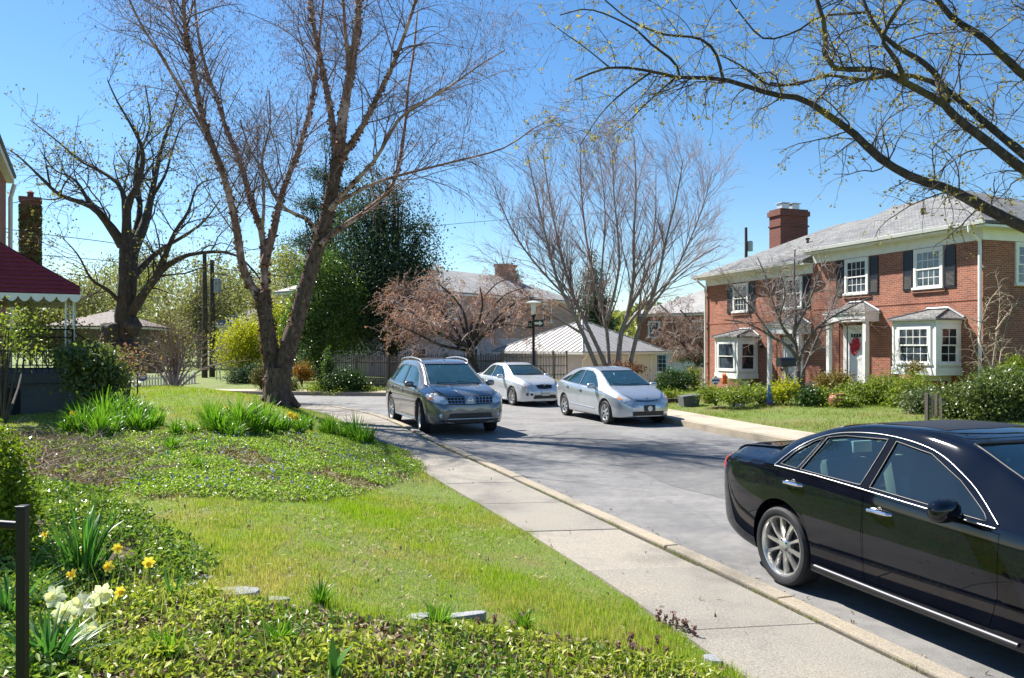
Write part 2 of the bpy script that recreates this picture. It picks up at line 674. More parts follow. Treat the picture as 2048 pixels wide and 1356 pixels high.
kerb_run('near_kerb', offset_line(K1, 0.0), offset_line(K1, 0.15), 2.0, 3)
ribbon('far_kerb', K2, offset_line(K2, -0.15), 0.148, KERB, 0.3, 2)
ribbon('far_sidewalk', offset_line(K2, -0.17), F2, 0.150, FARC, 0.3, 2)
# soil in the gap between kerb and walk
ribbon('kerb_gap', offset_line(K1, 0.148), offset_line(K1, 0.26), 0.128, JOINT, 0.2, 2)


def sidewalk_slabs():
    """near sidewalk: one run of cast slabs with open joints, gently uneven"""
    A = np.array(offset_line(K1, 0.245)); B = np.array(SL)
    rng = np.random.default_rng(4)
    # joint positions seen in the photo (depth on the kerb side)
    cum = np.concatenate([[0], np.cumsum(np.linalg.norm(np.diff(A, axis=0), axis=1))])
    cumB = np.concatenate([[0], np.cumsum(np.linalg.norm(np.diff(B, axis=0), axis=1))])
    s0 = float(np.interp(6.87, A[:, 1], cum))
    t0 = float(np.interp(6.72, B[:, 1], cumB))
    mb = MB()
    step = 1.5
    f = lambda L, C, s: np.array([np.interp(s, C, L[:, 0]), np.interp(s, C, L[:, 1])])
    for k in range(-18, 26):
        a0, a1 = s0 + k * step + 0.004, s0 + (k + 1) * step - 0.004
        b0, b1 = t0 + k * step * 1.0 + 0.004, t0 + (k + 1) * step - 0.004
        dz = rng.uniform(-0.006, 0.006)
        q = []
        for sA, sB in ((a0, b0), ((a0 + a1) / 2, (b0 + b1) / 2), (a1, b1)):
            q.append((f(A, cum, sA), f(B, cumB, sB)))
        vs = []
        for zz in (0.15 + dz, -0.1):
            for pa_, pb_ in q:
                vs += [(pa_[0], pa_[1], zz), (pb_[0], pb_[1], zz + (0.008 if zz > 0 else 0))]
        mb.add(vs, [[0, 1, 3, 2], [2, 3, 5, 4], [0, 6, 7, 1], [4, 5, 11, 10], [0, 2, 8, 6], [2, 4, 10, 8], [1, 7, 9, 3], [3, 9, 11, 5]])
    return tag(mb.build('sidewalk', CONC, bevel=0.006), kind='structure')


sidewalk_slabs()
ribbon('sidewalk_bed', offset_line(K1, 0.2), offset_line(SL, 0.05), 0.10, JOINT, 0.2)

# driveway of the garage and the lane beside it
b = MB().add([(3.2, 30.5, 0.03), (7.2, 29.2, 0.1), (11.5, 47.6, -.42), (5.6, 43.2, -.42)], [[0, 1, 2, 3]])
tag(b.build('driveway', FARC), kind='structure')
# ------------------------------------------------------------------ cars
GLASS = glass_mat('car glass', (0.50, 0.70, 0.71), 0.92)
GLASSM = glass_mat('hatchback glass', (0.50, 0.66, 0.68), 0.66)
GLASSD = glass_mat('dark car glass', (0.38, 0.54, 0.58), 0.58)
RUBBER = mat('rubber', (0.018, 0.018, 0.02), 0.75, var=0.3, vscale=20)
BLACKP = mat('black plastic', (0.012, 0.012, 0.014), 0.45)
CHROME = mat('chrome', (0.72, 0.73, 0.75), 0.16, 1.0)
TRIM = mat('trim chrome', (0.26, 0.27, 0.285), 0.36, 1.0)
ALLOY = mat('alloy', (0.62, 0.61, 0.59), 0.3, 0.85, var=0.08, vscale=15)
DARKM = mat('dark metal', (0.05, 0.05, 0.05), 0.6, 0.5)
SEATM = mat('seat leather', (0.42, 0.38, 0.31), 0.6, var=0.1)
SEATG = mat('seat cloth', (0.16, 0.17, 0.17), 0.8, var=0.15)
LAMPW = mat('clear lamp', (0.62, 0.64, 0.64), 0.12, 0.35, coat=1.0, var=0.35, vscale=9)
LAMPR = mat('red lamp', (0.5, 0.012, 0.012), 0.15, 0.0, coat=1.0)
LAMPO = mat('amber lamp', (0.75, 0.22, 0.03), 0.2, coat=1.0)
PLATEW = mat('plate white', (0.75, 0.74, 0.68), 0.4)
PAPER = mat('paper', (0.8, 0.82, 0.78), 0.7)


def paint(name, col, metallic, rough=0.25, spec=0.5, ior=1.6):
    m = bpy.data.materials.new(name)
    t = NT(m)
    v = t.coord('Object')
    dust = t.noise(v, 3.0, 6)
    c = t.ramp(dust, [(0.3, tuple(x * 0.92 for x in col)), (0.75, tuple(min(1, x * 1.06 + 0.003) for x in col))])
    b = t.bsdf(c, rough, None, Metallic=metallic)
    b.inputs['Coat Weight'].default_value = 1.0
    b.inputs['Coat Roughness'].default_value = 0.03
    b.inputs['Coat IOR'].default_value = ior
    b.inputs['Specular IOR Level'].default_value = spec
    return m


def section(s, x, ins=0.0, floor=None):
    zb, w, zs, zt, wr = s['bot'](x), s['w'](x), s['belt'](x), s['top'](x), s['roof'](x)
    if floor is not None: zb = floor
    w -= ins; wr -= ins; zt -= ins
    zs = min(zs, zt - 0.02)
    if floor is not None: zs = max(zs, zb + 0.03)
    h = zt - zs
    wr = min(wr, w * 0.96)
    sh = s.get('shoulder', 0.965)
    C = [(0, zb), (0.55 * w, zb), (0.90 * w, zb + 0.01), (0.965 * w, zb + 0.06), (w * s.get('low', 0.985), zb + (zs - zb) * 0.28), (w, zb + (zs - zb) * 0.58),
         (w * 0.992, zb + (zs - zb) * 0.86), (w * sh, zs), (w * (sh - 0.022) * 0.6 + wr * 0.4 if h < 0.16 else w * (sh - 0.02), zs + h * (0.35 if h < 0.16 else 0.06)),
         ((wr + w * 0.93) / 2 if h >= 0.16 else wr, zs + h * (0.5 if h >= 0.16 else 0.72)), (wr + (0.012 if h >= .16 else -0.05), zs + h * 0.86), (wr * 0.93, zs + h * 0.955), (wr * 0.72, zs + h * 0.985), (wr * 0.36, zs + h * 0.998), (0, zt)]
    C = np.array(C)
    E = np.vstack([C[0] * [-1, 1] if False else C[0] - (C[1] - C[0]), C, C[-1] + (C[-1] - C[-2]) * [1, -1]])
    out = []
    for i in range(len(C) - 1):
        a, b, c, d = E[i], E[i + 1], E[i + 2], E[i + 3]
        for u in np.linspace(0, 1, 4 if 2 <= i <= 11 else 3)[:-1]:
            out.append(0.5 * (2 * b + (c - a) * u + (2 * a - 5 * b + 4 * c - d) * u * u + (3 * b - a - 3 * c + d) * u ** 3))
    out.append(C[-1])
    return out


def loft(s, xs, ins=0.0, floor=None):
    vs, fs = [], []
    n = None
    for x in xs:
        h = section(s, x, ins, floor)
        ring = [(x, p[0], p[1]) for p in h] + [(x, -p[0], p[1]) for p in h[-2:0:-1]]
        n = len(ring)
        vs += ring
    for i in range(len(xs) - 1):
        for k in range(n):
            k2 = (k + 1) % n
            fs.append([i * n + k, i * n + k2, (i + 1) * n + k2, (i + 1) * n + k])
    for e, flip in ((0, False), (len(xs) - 1, True)):
        ring = [e * n + k for k in range(n)]
        c = np.mean([vs[k] for k in ring], axis=0)
        # shrink ring once for a smooth cap
        b0 = len(vs)
        off = -0.012 if e == 0 else 0.012
        vs += [tuple(np.array(vs[k]) * 0.5 + c * 0.5 + [off * 0.75, 0, 0]) for k in ring]
        vs.append(tuple(c + [off, 0, 0]))
        for k in range(n):
            k2 = (k + 1) % n
            q = [ring[k2], ring[k], b0 + k, b0 + k2]
            tri = [b0 + k2, b0 + k, b0 + n]
            fs.append(q if not flip else q[::-1])
            fs.append(tri if not flip else tri[::-1])
    return vs, fs


def tmp_obj(vs, fs):
    me = bpy.data.meshes.new('tmp')
    me.from_pydata(vs, [], fs)
    bm = bmesh.new()
    bm.from_mesh(me)
    bmesh.ops.recalc_face_normals(bm, faces=bm.faces)
    bm.to_mesh(me)
    bm.free()
    return link(bpy.data.objects.new('tmp', me))


def mb_obj(mb):
    return tmp_obj(mb.v, mb.f)


def boolean(a, b, op):
    """result of a (op) b as a new temporary object"""
    md = a.modifiers.new('b', 'BOOLEAN')
    md.operation = op
    md.object = b
    md.solver = 'EXACT'
    dg = bpy.context.evaluated_depsgraph_get()
    me = bpy.data.meshes.new_from_object(a.evaluated_get(dg))
    a.modifiers.clear()
    if len(me.polygons) == 0:
        print('boolean gave nothing', op)
        me = a.data.copy()
    return link(bpy.data.objects.new('tmp', me))


def drop(*os):
    for o in os:
        me = o.data
        bpy.data.objects.remove(o)
        if me.users == 0: bpy.data.meshes.remove(me)


def finish(o, name, mats, parent, angle=32):
    o.name = name
    o.data.name = name
    o.data.materials.clear()
    for m in (mats if isinstance(mats, (list, tuple)) else [mats]):
        o.data.materials.append(m)
    o.data.polygons.foreach_set('material_index', [0] * len(o.data.polygons))
    o.data.polygons.foreach_set('use_smooth', [True] * len(o.data.polygons))
    o.data.set_sharp_from_angle(angle=R(angle))
    o.parent = parent
    return o


def patch(bvh, poly, axis, sgn, name, m, parent, off=0.004, step=0.06, thick=0.008, start=9.0):
    """a panel with outline POLY (2-D, in the plane across AXIS), laid onto the body along AXIS from side SGN"""
    bm = bmesh.new()

    def P(a, b, h):
        return Vector((a, b, h) if axis == 'z' else (a, h, b) if axis == 'y' else (h, a, b))
    vs = [bm.verts.new(P(a, b, 0)) for a, b in poly]
    bm.faces.new(vs)
    bm.faces.ensure_lookup_table()
    A = np.array(poly)
    for ax in (0, 1):
        lo, hi = A[:, ax].min(), A[:, ax].max()
        for q in np.arange(lo + step, hi - step * 0.3, step):
            no = P(1, 0, 0) if ax == 0 else P(0, 1, 0)
            bmesh.ops.bisect_plane(bm, geom=bm.verts[:] + bm.edges[:] + bm.faces[:], plane_co=no * q, plane_no=no)
    d = P(0, 0, -sgn)
    last = None
    for v in bm.verts:
        o = v.co + P(0, 0, sgn * start)
        hit, nrm, _, dist = bvh.ray_cast(o, d)
        if hit is None:
            near = bvh.find_nearest(v.co + P(0, 0, sgn * (4.9 if axis == 'x' and sgn > 0 else 0.8)))
            hit, nrm = near[0], near[1]
        v.co = hit + nrm * off if nrm.dot(-d) > 0 else hit - d * off
    if thick:
        ed = [e for e in bm.edges if len(e.link_faces) == 1]
        r = bmesh.ops.extrude_edge_only(bm, edges=ed)
        for v in [g for g in r['geom'] if isinstance(g, bmesh.types.BMVert)]:
            v.co += d * thick
    bmesh.ops.recalc_face_normals(bm, faces=bm.faces)
    # make the panel face outwards
    tot = sum((f.normal.dot(-d) * f.calc_area() for f in bm.faces), 0.0)
    if tot < 0: bmesh.ops.reverse_faces(bm, faces=bm.faces[:])
    me = bpy.data.meshes.new(name)
    bm.to_mesh(me)
    bm.free()
    me.materials.append(m)
    me.polygons.foreach_set('use_smooth', [True] * len(me.polygons))
    me.set_sharp_from_angle(angle=R(40))
    return link(bpy.data.objects.new(name, me), parent)


def on_body(bvh, pts, axis, sgn, off=0.004, n=None):
    def P(a, b, h):
        return Vector((a, b, h) if axis == 'z' else (a, h, b) if axis == 'y' else (h, a, b))
    if n: pts = catmull(pts, n)
    out = []
    for a, b in pts:
        hit, nrm, _, _ = bvh.ray_cast(P(a, b, sgn * 9.0), P(0, 0, -sgn))
        if hit is None:
            hit, nrm, _, _ = bvh.find_nearest(P(a, b, sgn * (4.9 if axis == 'x' and sgn > 0 else 0.8)))
        out.append(hit + nrm * off)
    return out


def strip(bvh, pts, axis, sgn, r, name, m, parent, off=0.002, n=24, closed=False):
    if closed: pts = list(pts) + [pts[0]]
    q = on_body(bvh, pts, axis, sgn, off, None)
    # densify straight pieces
    d = []
    for a, b in zip(pts[:-1], pts[1:]):
        k = max(2, int(math.hypot(a[0] - b[0], a[1] - b[1]) / 0.05))
        d += [(a[0] + (b[0] - a[0]) * i / k, a[1] + (b[1] - a[1]) * i / k) for i in range(k)]
    d.append(pts[-1])
    q = on_body(bvh, d, axis, sgn, off)
    return MB().tube(q, r, 6).build(name, m, parent, smooth=True, sharp=R(80))


def make_wheel(parent, loc, side, r, width, rim_r, nsp, spw, steer=0.0, twin=False, rimmat=ALLOY):
    e = empty('wheel', loc, (0 if side > 0 else PI) + steer, parent=parent)
    hw = width / 2
    t = MB().lathe([(rim_r - 0.01, -hw * 0.8), (rim_r + 0.008, -hw * 0.92), (r * 0.93, -hw), (r * 0.985, -hw * 0.82), (r, -hw * 0.5), (r, hw * 0.5), (r * 0.985, hw * 0.82), (r * 0.93, hw), (r * 0.86, hw * 1.02), (rim_r + 0.008, hw * 0.92), (rim_r - 0.01, hw * 0.8)], 40, axis='y', cap=False)
    for k in (-0.45, -0.15, 0.15, 0.45):      # tread grooves stand as thin dark ribs between blocks
        t.lathe([(r * 0.992, hw * (k - 0.1)), (r * 1.004, hw * (k - 0.08)), (r * 1.004, hw * (k + 0.08)), (r * 0.992, hw * (k + 0.1))], 40, axis='y', cap=False)
    t.build('tyre', RUBBER, e, smooth=True, sharp=R(30))
    m = MB()
    m.lathe([(rim_r - 0.03, -hw * 0.7), (rim_r - 0.022, hw * 0.55), (rim_r - 0.008, hw * 0.86), (rim_r + 0.004, hw * 0.9), (rim_r + 0.004, hw * 0.7), (rim_r - 0.02, hw * 0.4)], 40, axis='y', cap=False)
    m.lathe([(0.001, hw * 0.74), (0.035, hw * 0.74), (0.055, hw * 0.68), (0.075, hw * 0.52), (0.075, hw * 0.1)], 20, axis='y', cap=False)
    for k in range(nsp):
        a0 = 2 * PI * k / nsp + 0.2
        for da in ((-0.09, 0.09) if twin else (0,)):
            a = a0 + da
            vs = []
            for rr, wd, y0 in ((0.05, spw * 0.8, 0.62), (rim_r * 0.55, spw * 0.62, 0.72), (rim_r - 0.012, spw, 0.66)):
                for q, yy in ((-1, y0 - 0.3), (-0.62, y0), (0.62, y0), (1, y0 - 0.3)):
                    ww = wd * q
                    vs.append((rr * math.cos(a) - ww * math.sin(a), hw * yy, rr * math.sin(a) + ww * math.cos(a)))
            fs = []
            for i in range(2):
                for j in range(3):
                    fs.append([i * 4 + j, i * 4 + j + 1, i * 4 + j + 5, i * 4 + j + 4])
            m.add(vs, fs)
    m.lathe([(0.001, hw * 0.2), (rim_r * 0.66, hw * 0.2), (rim_r * 0.66, hw * 0.1)], 24, axis='y', mi=1, cap=False)
    m.lathe([(0.001, -hw * 0.1), (rim_r, -hw * 0.1)], 24, axis='y', mi=2, cap=False)
    for k in range(5):
        a = 2 * PI * k / 5
        m.lathe([(0.009, hw * 0.6), (0.009, hw * 0.72), (0.001, hw * 0.73)], 8, c=(0.05 * math.cos(a), 0, 0.05 * math.sin(a)), axis='y', mi=1, cap=False)
    m.build('rim', [rimmat, DARKM, BLACKP], e, smooth=True)
    return e


def rbox(name, c, d, m, parent, bevel=0.03, rot=None):
    M = rot.to_matrix() if rot is not None else None
    o = MB().box(c, d, 0, 0, M)
    return o.build(name, m, parent, smooth=True, bevel=bevel)


def make_car(name, S, label, loc, heading):
    L = S['L']
    for k in ('top', 'belt', 'bot', 'w', 'roof'):
        S[k] = pchip(S[k])
    ra, fa, r = S['ra'], S['fa'], S['r']
    root = empty(name, loc, heading, label, 'car')
    # the car is modelled with x from its rear bumper; shift so the root sits between the axles
    mid = (ra + fa) / 2
    base = bpy.data.objects
    ends = [0, 0.008, 0.02, 0.04, 0.065, 0.1, 0.14, 0.19, 0.25, 0.32, 0.4]
    xs = ends + list(np.arange(0.48, L - 0.46, 0.075)) + [L - e for e in reversed(ends)]
    vs, fs = loft(S, xs)
    body = tmp_obj(vs, fs)
    bvh = BVHTree.FromPolygons([Vector(v) for v in body.data.vertices for v in [v.co]], [list(p.vertices) for p in body.data.polygons])
    P = S['paint']
    seat = S.get('seat', SEATG)
    # cabin cavity
    c0, c1 = S['cab']
    cav = tmp_obj(*loft(S, list(np.arange(c0, c1, 0.1)) + [c1], ins=0.045, floor=S.get('floor', 0.74)))
    b1 = boolean(body, cav, 'DIFFERENCE')
    mb = MB()
    for ax in (ra, fa):
        for sg in (-1, 1):
            wr = r + S.get('arch', 0.055)
            y0, y1 = (0.5, 1.2) if sg > 0 else (-1.2, -0.5)
            mb.lathe([(wr, y0), (wr, y1)], 44, (ax, 0, r + S.get('lift', 0.02)), 'y')
    wells = mb_obj(mb)
    b2 = boolean(b1, wells, 'DIFFERENCE')
    mb = MB()
    for poly in S['win']:
        mb.prism(poly, -1.3, 1.3, 'y')
    for key in ('shield', 'back'):
        if S.get(key):
            q = S[key]
            # thin tilted slot: prism along z from above the cowl
            mb2 = MB().prism(q['poly'], q['z0'], 2.2, 'z')
            cut = mb_obj(mb2)
            n2 = boolean(b2, cut, 'DIFFERENCE')
            drop(b2, cut)
            b2 = n2
    cutw = mb_obj(mb)
    b3 = boolean(b2, cutw, 'DIFFERENCE')
    drop(b2, cutw, b1, cav, wells)
    # doors
    doors = []
    for poly in S['doors']:
        c = np.mean(poly, axis=0)
        inner = [(p[0] + (0.0035 if p[0] < c[0] else -0.0035), p[1] + (0.0035 if p[1] < c[1] else -0.0035)) for p in poly]
        for sg in (-1, 1):
            y0, y1 = (0.62, 1.3) if sg > 0 else (-1.3, -0.62)
            pi = mb_obj(MB().prism(inner, y0 + 0.01 * (sg > 0), y1 - 0.01 * (sg < 0), 'y'))
            po = mb_obj(MB().prism(poly, y0, y1, 'y'))
            dm = boolean(b3, pi, 'INTERSECT')
            nb = boolean(b3, po, 'DIFFERENCE')
            drop(b3, pi, po)
            b3 = nb
            doors.append((dm, sg, poly))
    hold = []

    def keep(o):
        hold.append(o)
        return o
    keep(finish(b3, 'body', [P], root))
    for dm, sg, poly in doors:
        d = keep(finish(dm, 'door', [P], root))
        hx, hz = S['handles'][0 if poly is S['doors'][0] else 1]
        q = on_body(bvh, [(hx - 0.1, hz), (hx + 0.1, hz)], 'y', sg, 0.0)
        ya = (q[0].y + q[1].y) / 2
        hb = MB()
        hb.tube([(hx - 0.105, ya - sg * 0.01, hz), (hx - 0.085, ya + sg * 0.026, hz + 0.004), (hx, ya + sg * 0.036, hz + 0.008), (hx + 0.085, ya + sg * 0.026, hz + 0.004), (hx + 0.105, ya - sg * 0.01, hz)], [0.012, 0.015, 0.017, 0.015, 0.012], 8)
        hb.lathe([(0.001, 0.0), (0.035, 0.0), (0.04, 0.004), (0.001, 0.005)], 16, (hx, ya + (0.0 if sg > 0 else -0.004), hz), 'y', 1)
        hb.build('handle', [S.get('handlemat', P), BLACKP], d, smooth=True)
    # panes
    for i, poly in enumerate(S['win']):
        for sg in (-1, 1):
            keep(patch(bvh, poly, 'y', sg, 'side_window', S.get('glass', GLASS), root, off=-0.008, thick=0.0))
            if S.get('wintrim'):
                keep(strip(bvh, poly, 'y', sg, 0.006, 'window_seal', S.get('sealmat', BLACKP), root, 0.0, closed=True))
    for key, nm in (('shield', 'windshield'), ('back', 'rear_window')):
        if S.get(key):
            keep(patch(bvh, S[key]['poly'], 'z', 1, nm, S.get('glass', GLASS), root, off=-0.006, thick=0.0))
            strip(bvh, S[key]['poly'], 'z', 1, 0.009, 'window_seal', BLACKP, hold[-1], 0.0, closed=True)
    # wheels
    ty = S['track'] / 2
    for ax in (ra, fa):
        for sg in (-1, 1):
            keep(make_wheel(root, (ax, sg * ty, r), sg, r, S['tw'], S['rim'], S['nsp'], S['spw'], S.get('steer', 0) if ax == fa else 0, S.get('twin', False)))
    # cabin
    fl = S.get('floor', 0.74)
    for (sx, wide) in ((S['seats'][0], 0), (S['seats'][1], 1)):
        for sg in (-1, 1):
            b = MB().box((sx, sg * 0.36, fl + 0.17), (0.13, 0.5, 0.42), 0, 0, Matrix.Rotation(-0.22, 3, 'Y'))
            o = keep(b.build('seat', seat, root, smooth=True, bevel=0.05))
            hr = MB().box((sx - 0.1, sg * 0.36, fl + 0.44), (0.09, 0.26, 0.16), 0, 0, Matrix.Rotation(-0.15, 3, 'Y'))
            hr.build('headrest', seat, o, smooth=True, bevel=0.04)
    dx = S['dash']
    keep(rbox('dashboard', (dx, 0, fl + 0.09), (0.5, 1.25, 0.22), mat('dash', (0.03, 0.03, 0.032), 0.6), root, 0.06))
    sw = MB()
    ring = [(dx - 0.36 + 0.06 * math.sin(a), 0.36 + 0.18 * math.cos(a), fl + 0.16 + 0.17 * math.sin(a)) for a in np.linspace(0, 2 * PI, 25)]
    sw.tube(ring, 0.014, 6, caps=False)
    sw.tube([(dx - 0.36, 0.2, fl + 0.15), (dx - 0.36, 0.52, fl + 0.15)], 0.02, 6)
    keep(sw.build('steering_wheel', BLACKP, root, smooth=True))
    # mirrors
    for sg in (-1, 1):
        mx, mz = S['mirror']
        ya = on_body(bvh, [(mx, mz - 0.03)], 'y', sg)[0].y
        prof = []
        mm = MB()
        rings = [(0.0, 0.55), (0.02, 0.86), (0.05, 1.0), (0.09, 0.98), (0.12, 0.8), (0.14, 0.45)]
        pts, n = [], 16
        for dxx, sc in rings:
            for k in range(n):
                a = 2 * PI * k / n
                ca, sa = math.cos(a), math.sin(a)
                yy = (abs(ca) ** 0.7) * (1 if ca > 0 else -1) * 0.115 * sc
                zz = (abs(sa) ** 0.7) * (1 if sa > 0 else -1) * 0.075 * sc
                pts.append((mx - 0.03 + dxx, ya + sg * 0.15 + yy, mz + 0.035 + zz))
        fsx = []
        for i in range(len(rings) - 1):
            for k in range(n):
                k2 = (k + 1) % n
                fsx.append([i * n + k, i * n + k2, (i + 1) * n + k2, (i + 1) * n + k])
        fsx += [list(range(n)), [(len(rings) - 1) * n + k for k in range(n)]]
        mm.add(pts, fsx)
        mm.tube([(mx + 0.02, ya - sg * 0.03, mz - 0.03), (mx + 0.02, ya + sg * 0.1, mz - 0.01)], [0.035, 0.028], 8)
        keep(mm.build('mirror', S.get('mirrormat', P), root, smooth=True))
    # lamps, grilles and other laid-on pieces
    for (nm, poly, axis, sgs, m, off) in S['panels']:
        for sg in (sgs if isinstance(sgs, tuple) else (sgs,)):
            q = poly
            if axis == 'x2':                       # mirrored pair seen from the front or rear
                for mir in (1, -1):
                    keep(patch(bvh, [(a * mir, b) for a, b in q], 'x', sg, nm, m, root, off, 0.04, 0.02))
            else:
                keep(patch(bvh, q, axis, sg, nm, m, root, off, 0.05, 0.02))
    for (nm, pts, axis, sgs, rad, m) in S.get('strips', []):
        for sg in sgs:
            keep(strip(bvh, pts, axis, sg, rad, nm, m, root))
    if S.get('extra'): S['extra'](root, bvh, keep)
    # wipers
    for y0, y1 in ((0.05, -0.5), (0.55, 0.02)):
        cx = S['shield']['poly'][0][0]
        pts = on_body(bvh, [(cx + 0.03, y0), (cx - 0.06, y1)], 'z', 1, 0.014)
        keep(MB().tube(pts, 0.009, 6).build('wiper', BLACKP, root))
    # under-tray so that no light leaks through
    keep(MB().bb(ra + 0.45, fa - 0.45, -0.7, 0.7, S['bot'](mid) - 0.02, S['bot'](mid) + 0.1).build('underbody', BLACKP, root))
    drop(body)
    for o in hold:
        o.location = Vector(o.location) - Vector((mid, 0, 0))
    return root


def shield_poly(xb, wb, xt, wt, bow=0.06):
    """windscreen outline in top view, from the cowl up"""
    b = [(xb + bow * (1 - (y / wb) ** 2), y) for y in np.linspace(-wb, wb, 9)]
    t = [(xt + bow * 0.5 * (1 - (y / wt) ** 2), y) for y in np.linspace(wt, -wt, 9)]
    return [tuple(map(float, p)) for p in b + t]


def emblem_ring(root, x, y, z, r, keep, name='emblem', bar=True, m=CHROME, tilt=0.0):
    b = MB()
    pts = [(x - math.sin(tilt) * r * math.sin(a), y + r * math.cos(a), z + r * math.sin(a)) for a in np.linspace(0, 2 * PI, 21)]
    b.tube(pts, r * 0.13, 6, caps=False)
    if bar: b.bb(x - 0.006, x + 0.006, y - r * 1.12, y + r * 1.12, z - r * 0.2, z + r * 0.2)
    return keep(b.build(name, m, root, smooth=True))


# --- grey crossover at the near kerb
def murano_extra(root, bvh, keep):
    q = on_body(bvh, [(0, 0.80)], 'x', 1)[0]
    # chrome egg-crate grille: bars across dark openings either side of the badge
    for sg in (-1, 1):
        g = MB()
        for zz in (0.735, 0.80, 0.865):
            w0, w1 = 0.12, 0.50 + (zz - 0.735) * 0.35
            pts = on_body(bvh, [(sg * a, zz) for a in np.linspace(w0, w1, 9)], 'x', 1, 0.012)
            g.tube(pts, 0.0085, 6)
        for i in range(6):
            a = 0.12 + i * 0.08
            pts = on_body(bvh, [(sg * a, 0.735), (sg * (a + 0.01), 0.80), (sg * (a + 0.02), 0.865)], 'x', 1, 0.012)
            g.tube(pts, 0.0075, 6)
        keep(g.build('grille_bars', CHROME, root, smooth=True))
    emblem_ring(root, q.x + 0.022, 0, 0.80, 0.058, keep)
    for sg in (-1, 1):
        p = on_body(bvh, [(sg * 0.66, 0.47)], 'x', 1)[0]
        keep(MB().lathe([(0.055, -0.05), (0.055, 0.012), (0.045, 0.016), (0.043, -0.004), (0.001, 0.004)], 20, (p.x - 0.004, p.y, p.z), 'x').build('fog_lamp', LAMPW, root, smooth=True))
        rl = [(0.85, sg * 0.60), (1.0, sg * 0.60), (1.9, sg * 0.605), (2.7, sg * 0.595), (2.85, sg * 0.59)]
        pts = on_body(bvh, rl, 'z', 1, 0.0)
        for i, h in enumerate((0.0, 0.055, 0.065, 0.055, 0.0)): pts[i].z += h
        pts = [Vector(p) for p in catmull([tuple(p) for p in pts], 20)]
        keep(MB().tube(pts, 0.018, 8).build('roof_rail', ALLOY, root, smooth=True))
    p = on_body(bvh, [(2.75, 0.0)], 'z', 1)[0]
    keep(MB().tube([p, p + Vector((-0.015, 0, 0.03)), p + Vector((-0.06, 0, 0.2))], [0.02, 0.008, 0.003], 6).build('antenna', BLACKP, root))
    # paper on the dashboard behind the screen
    keep(MB().box((3.32, 0.47, 1.12), (0.01, 0.2, 0.13), 0, 0, Matrix.Rotation(0.7, 3, 'Y')).build('paper_permit', PAPER, root))
    keep(MB().box((3.5, 0.38, 1.03), (0.2, 0.34, 0.006)).build('paper_sheet', PAPER, root))


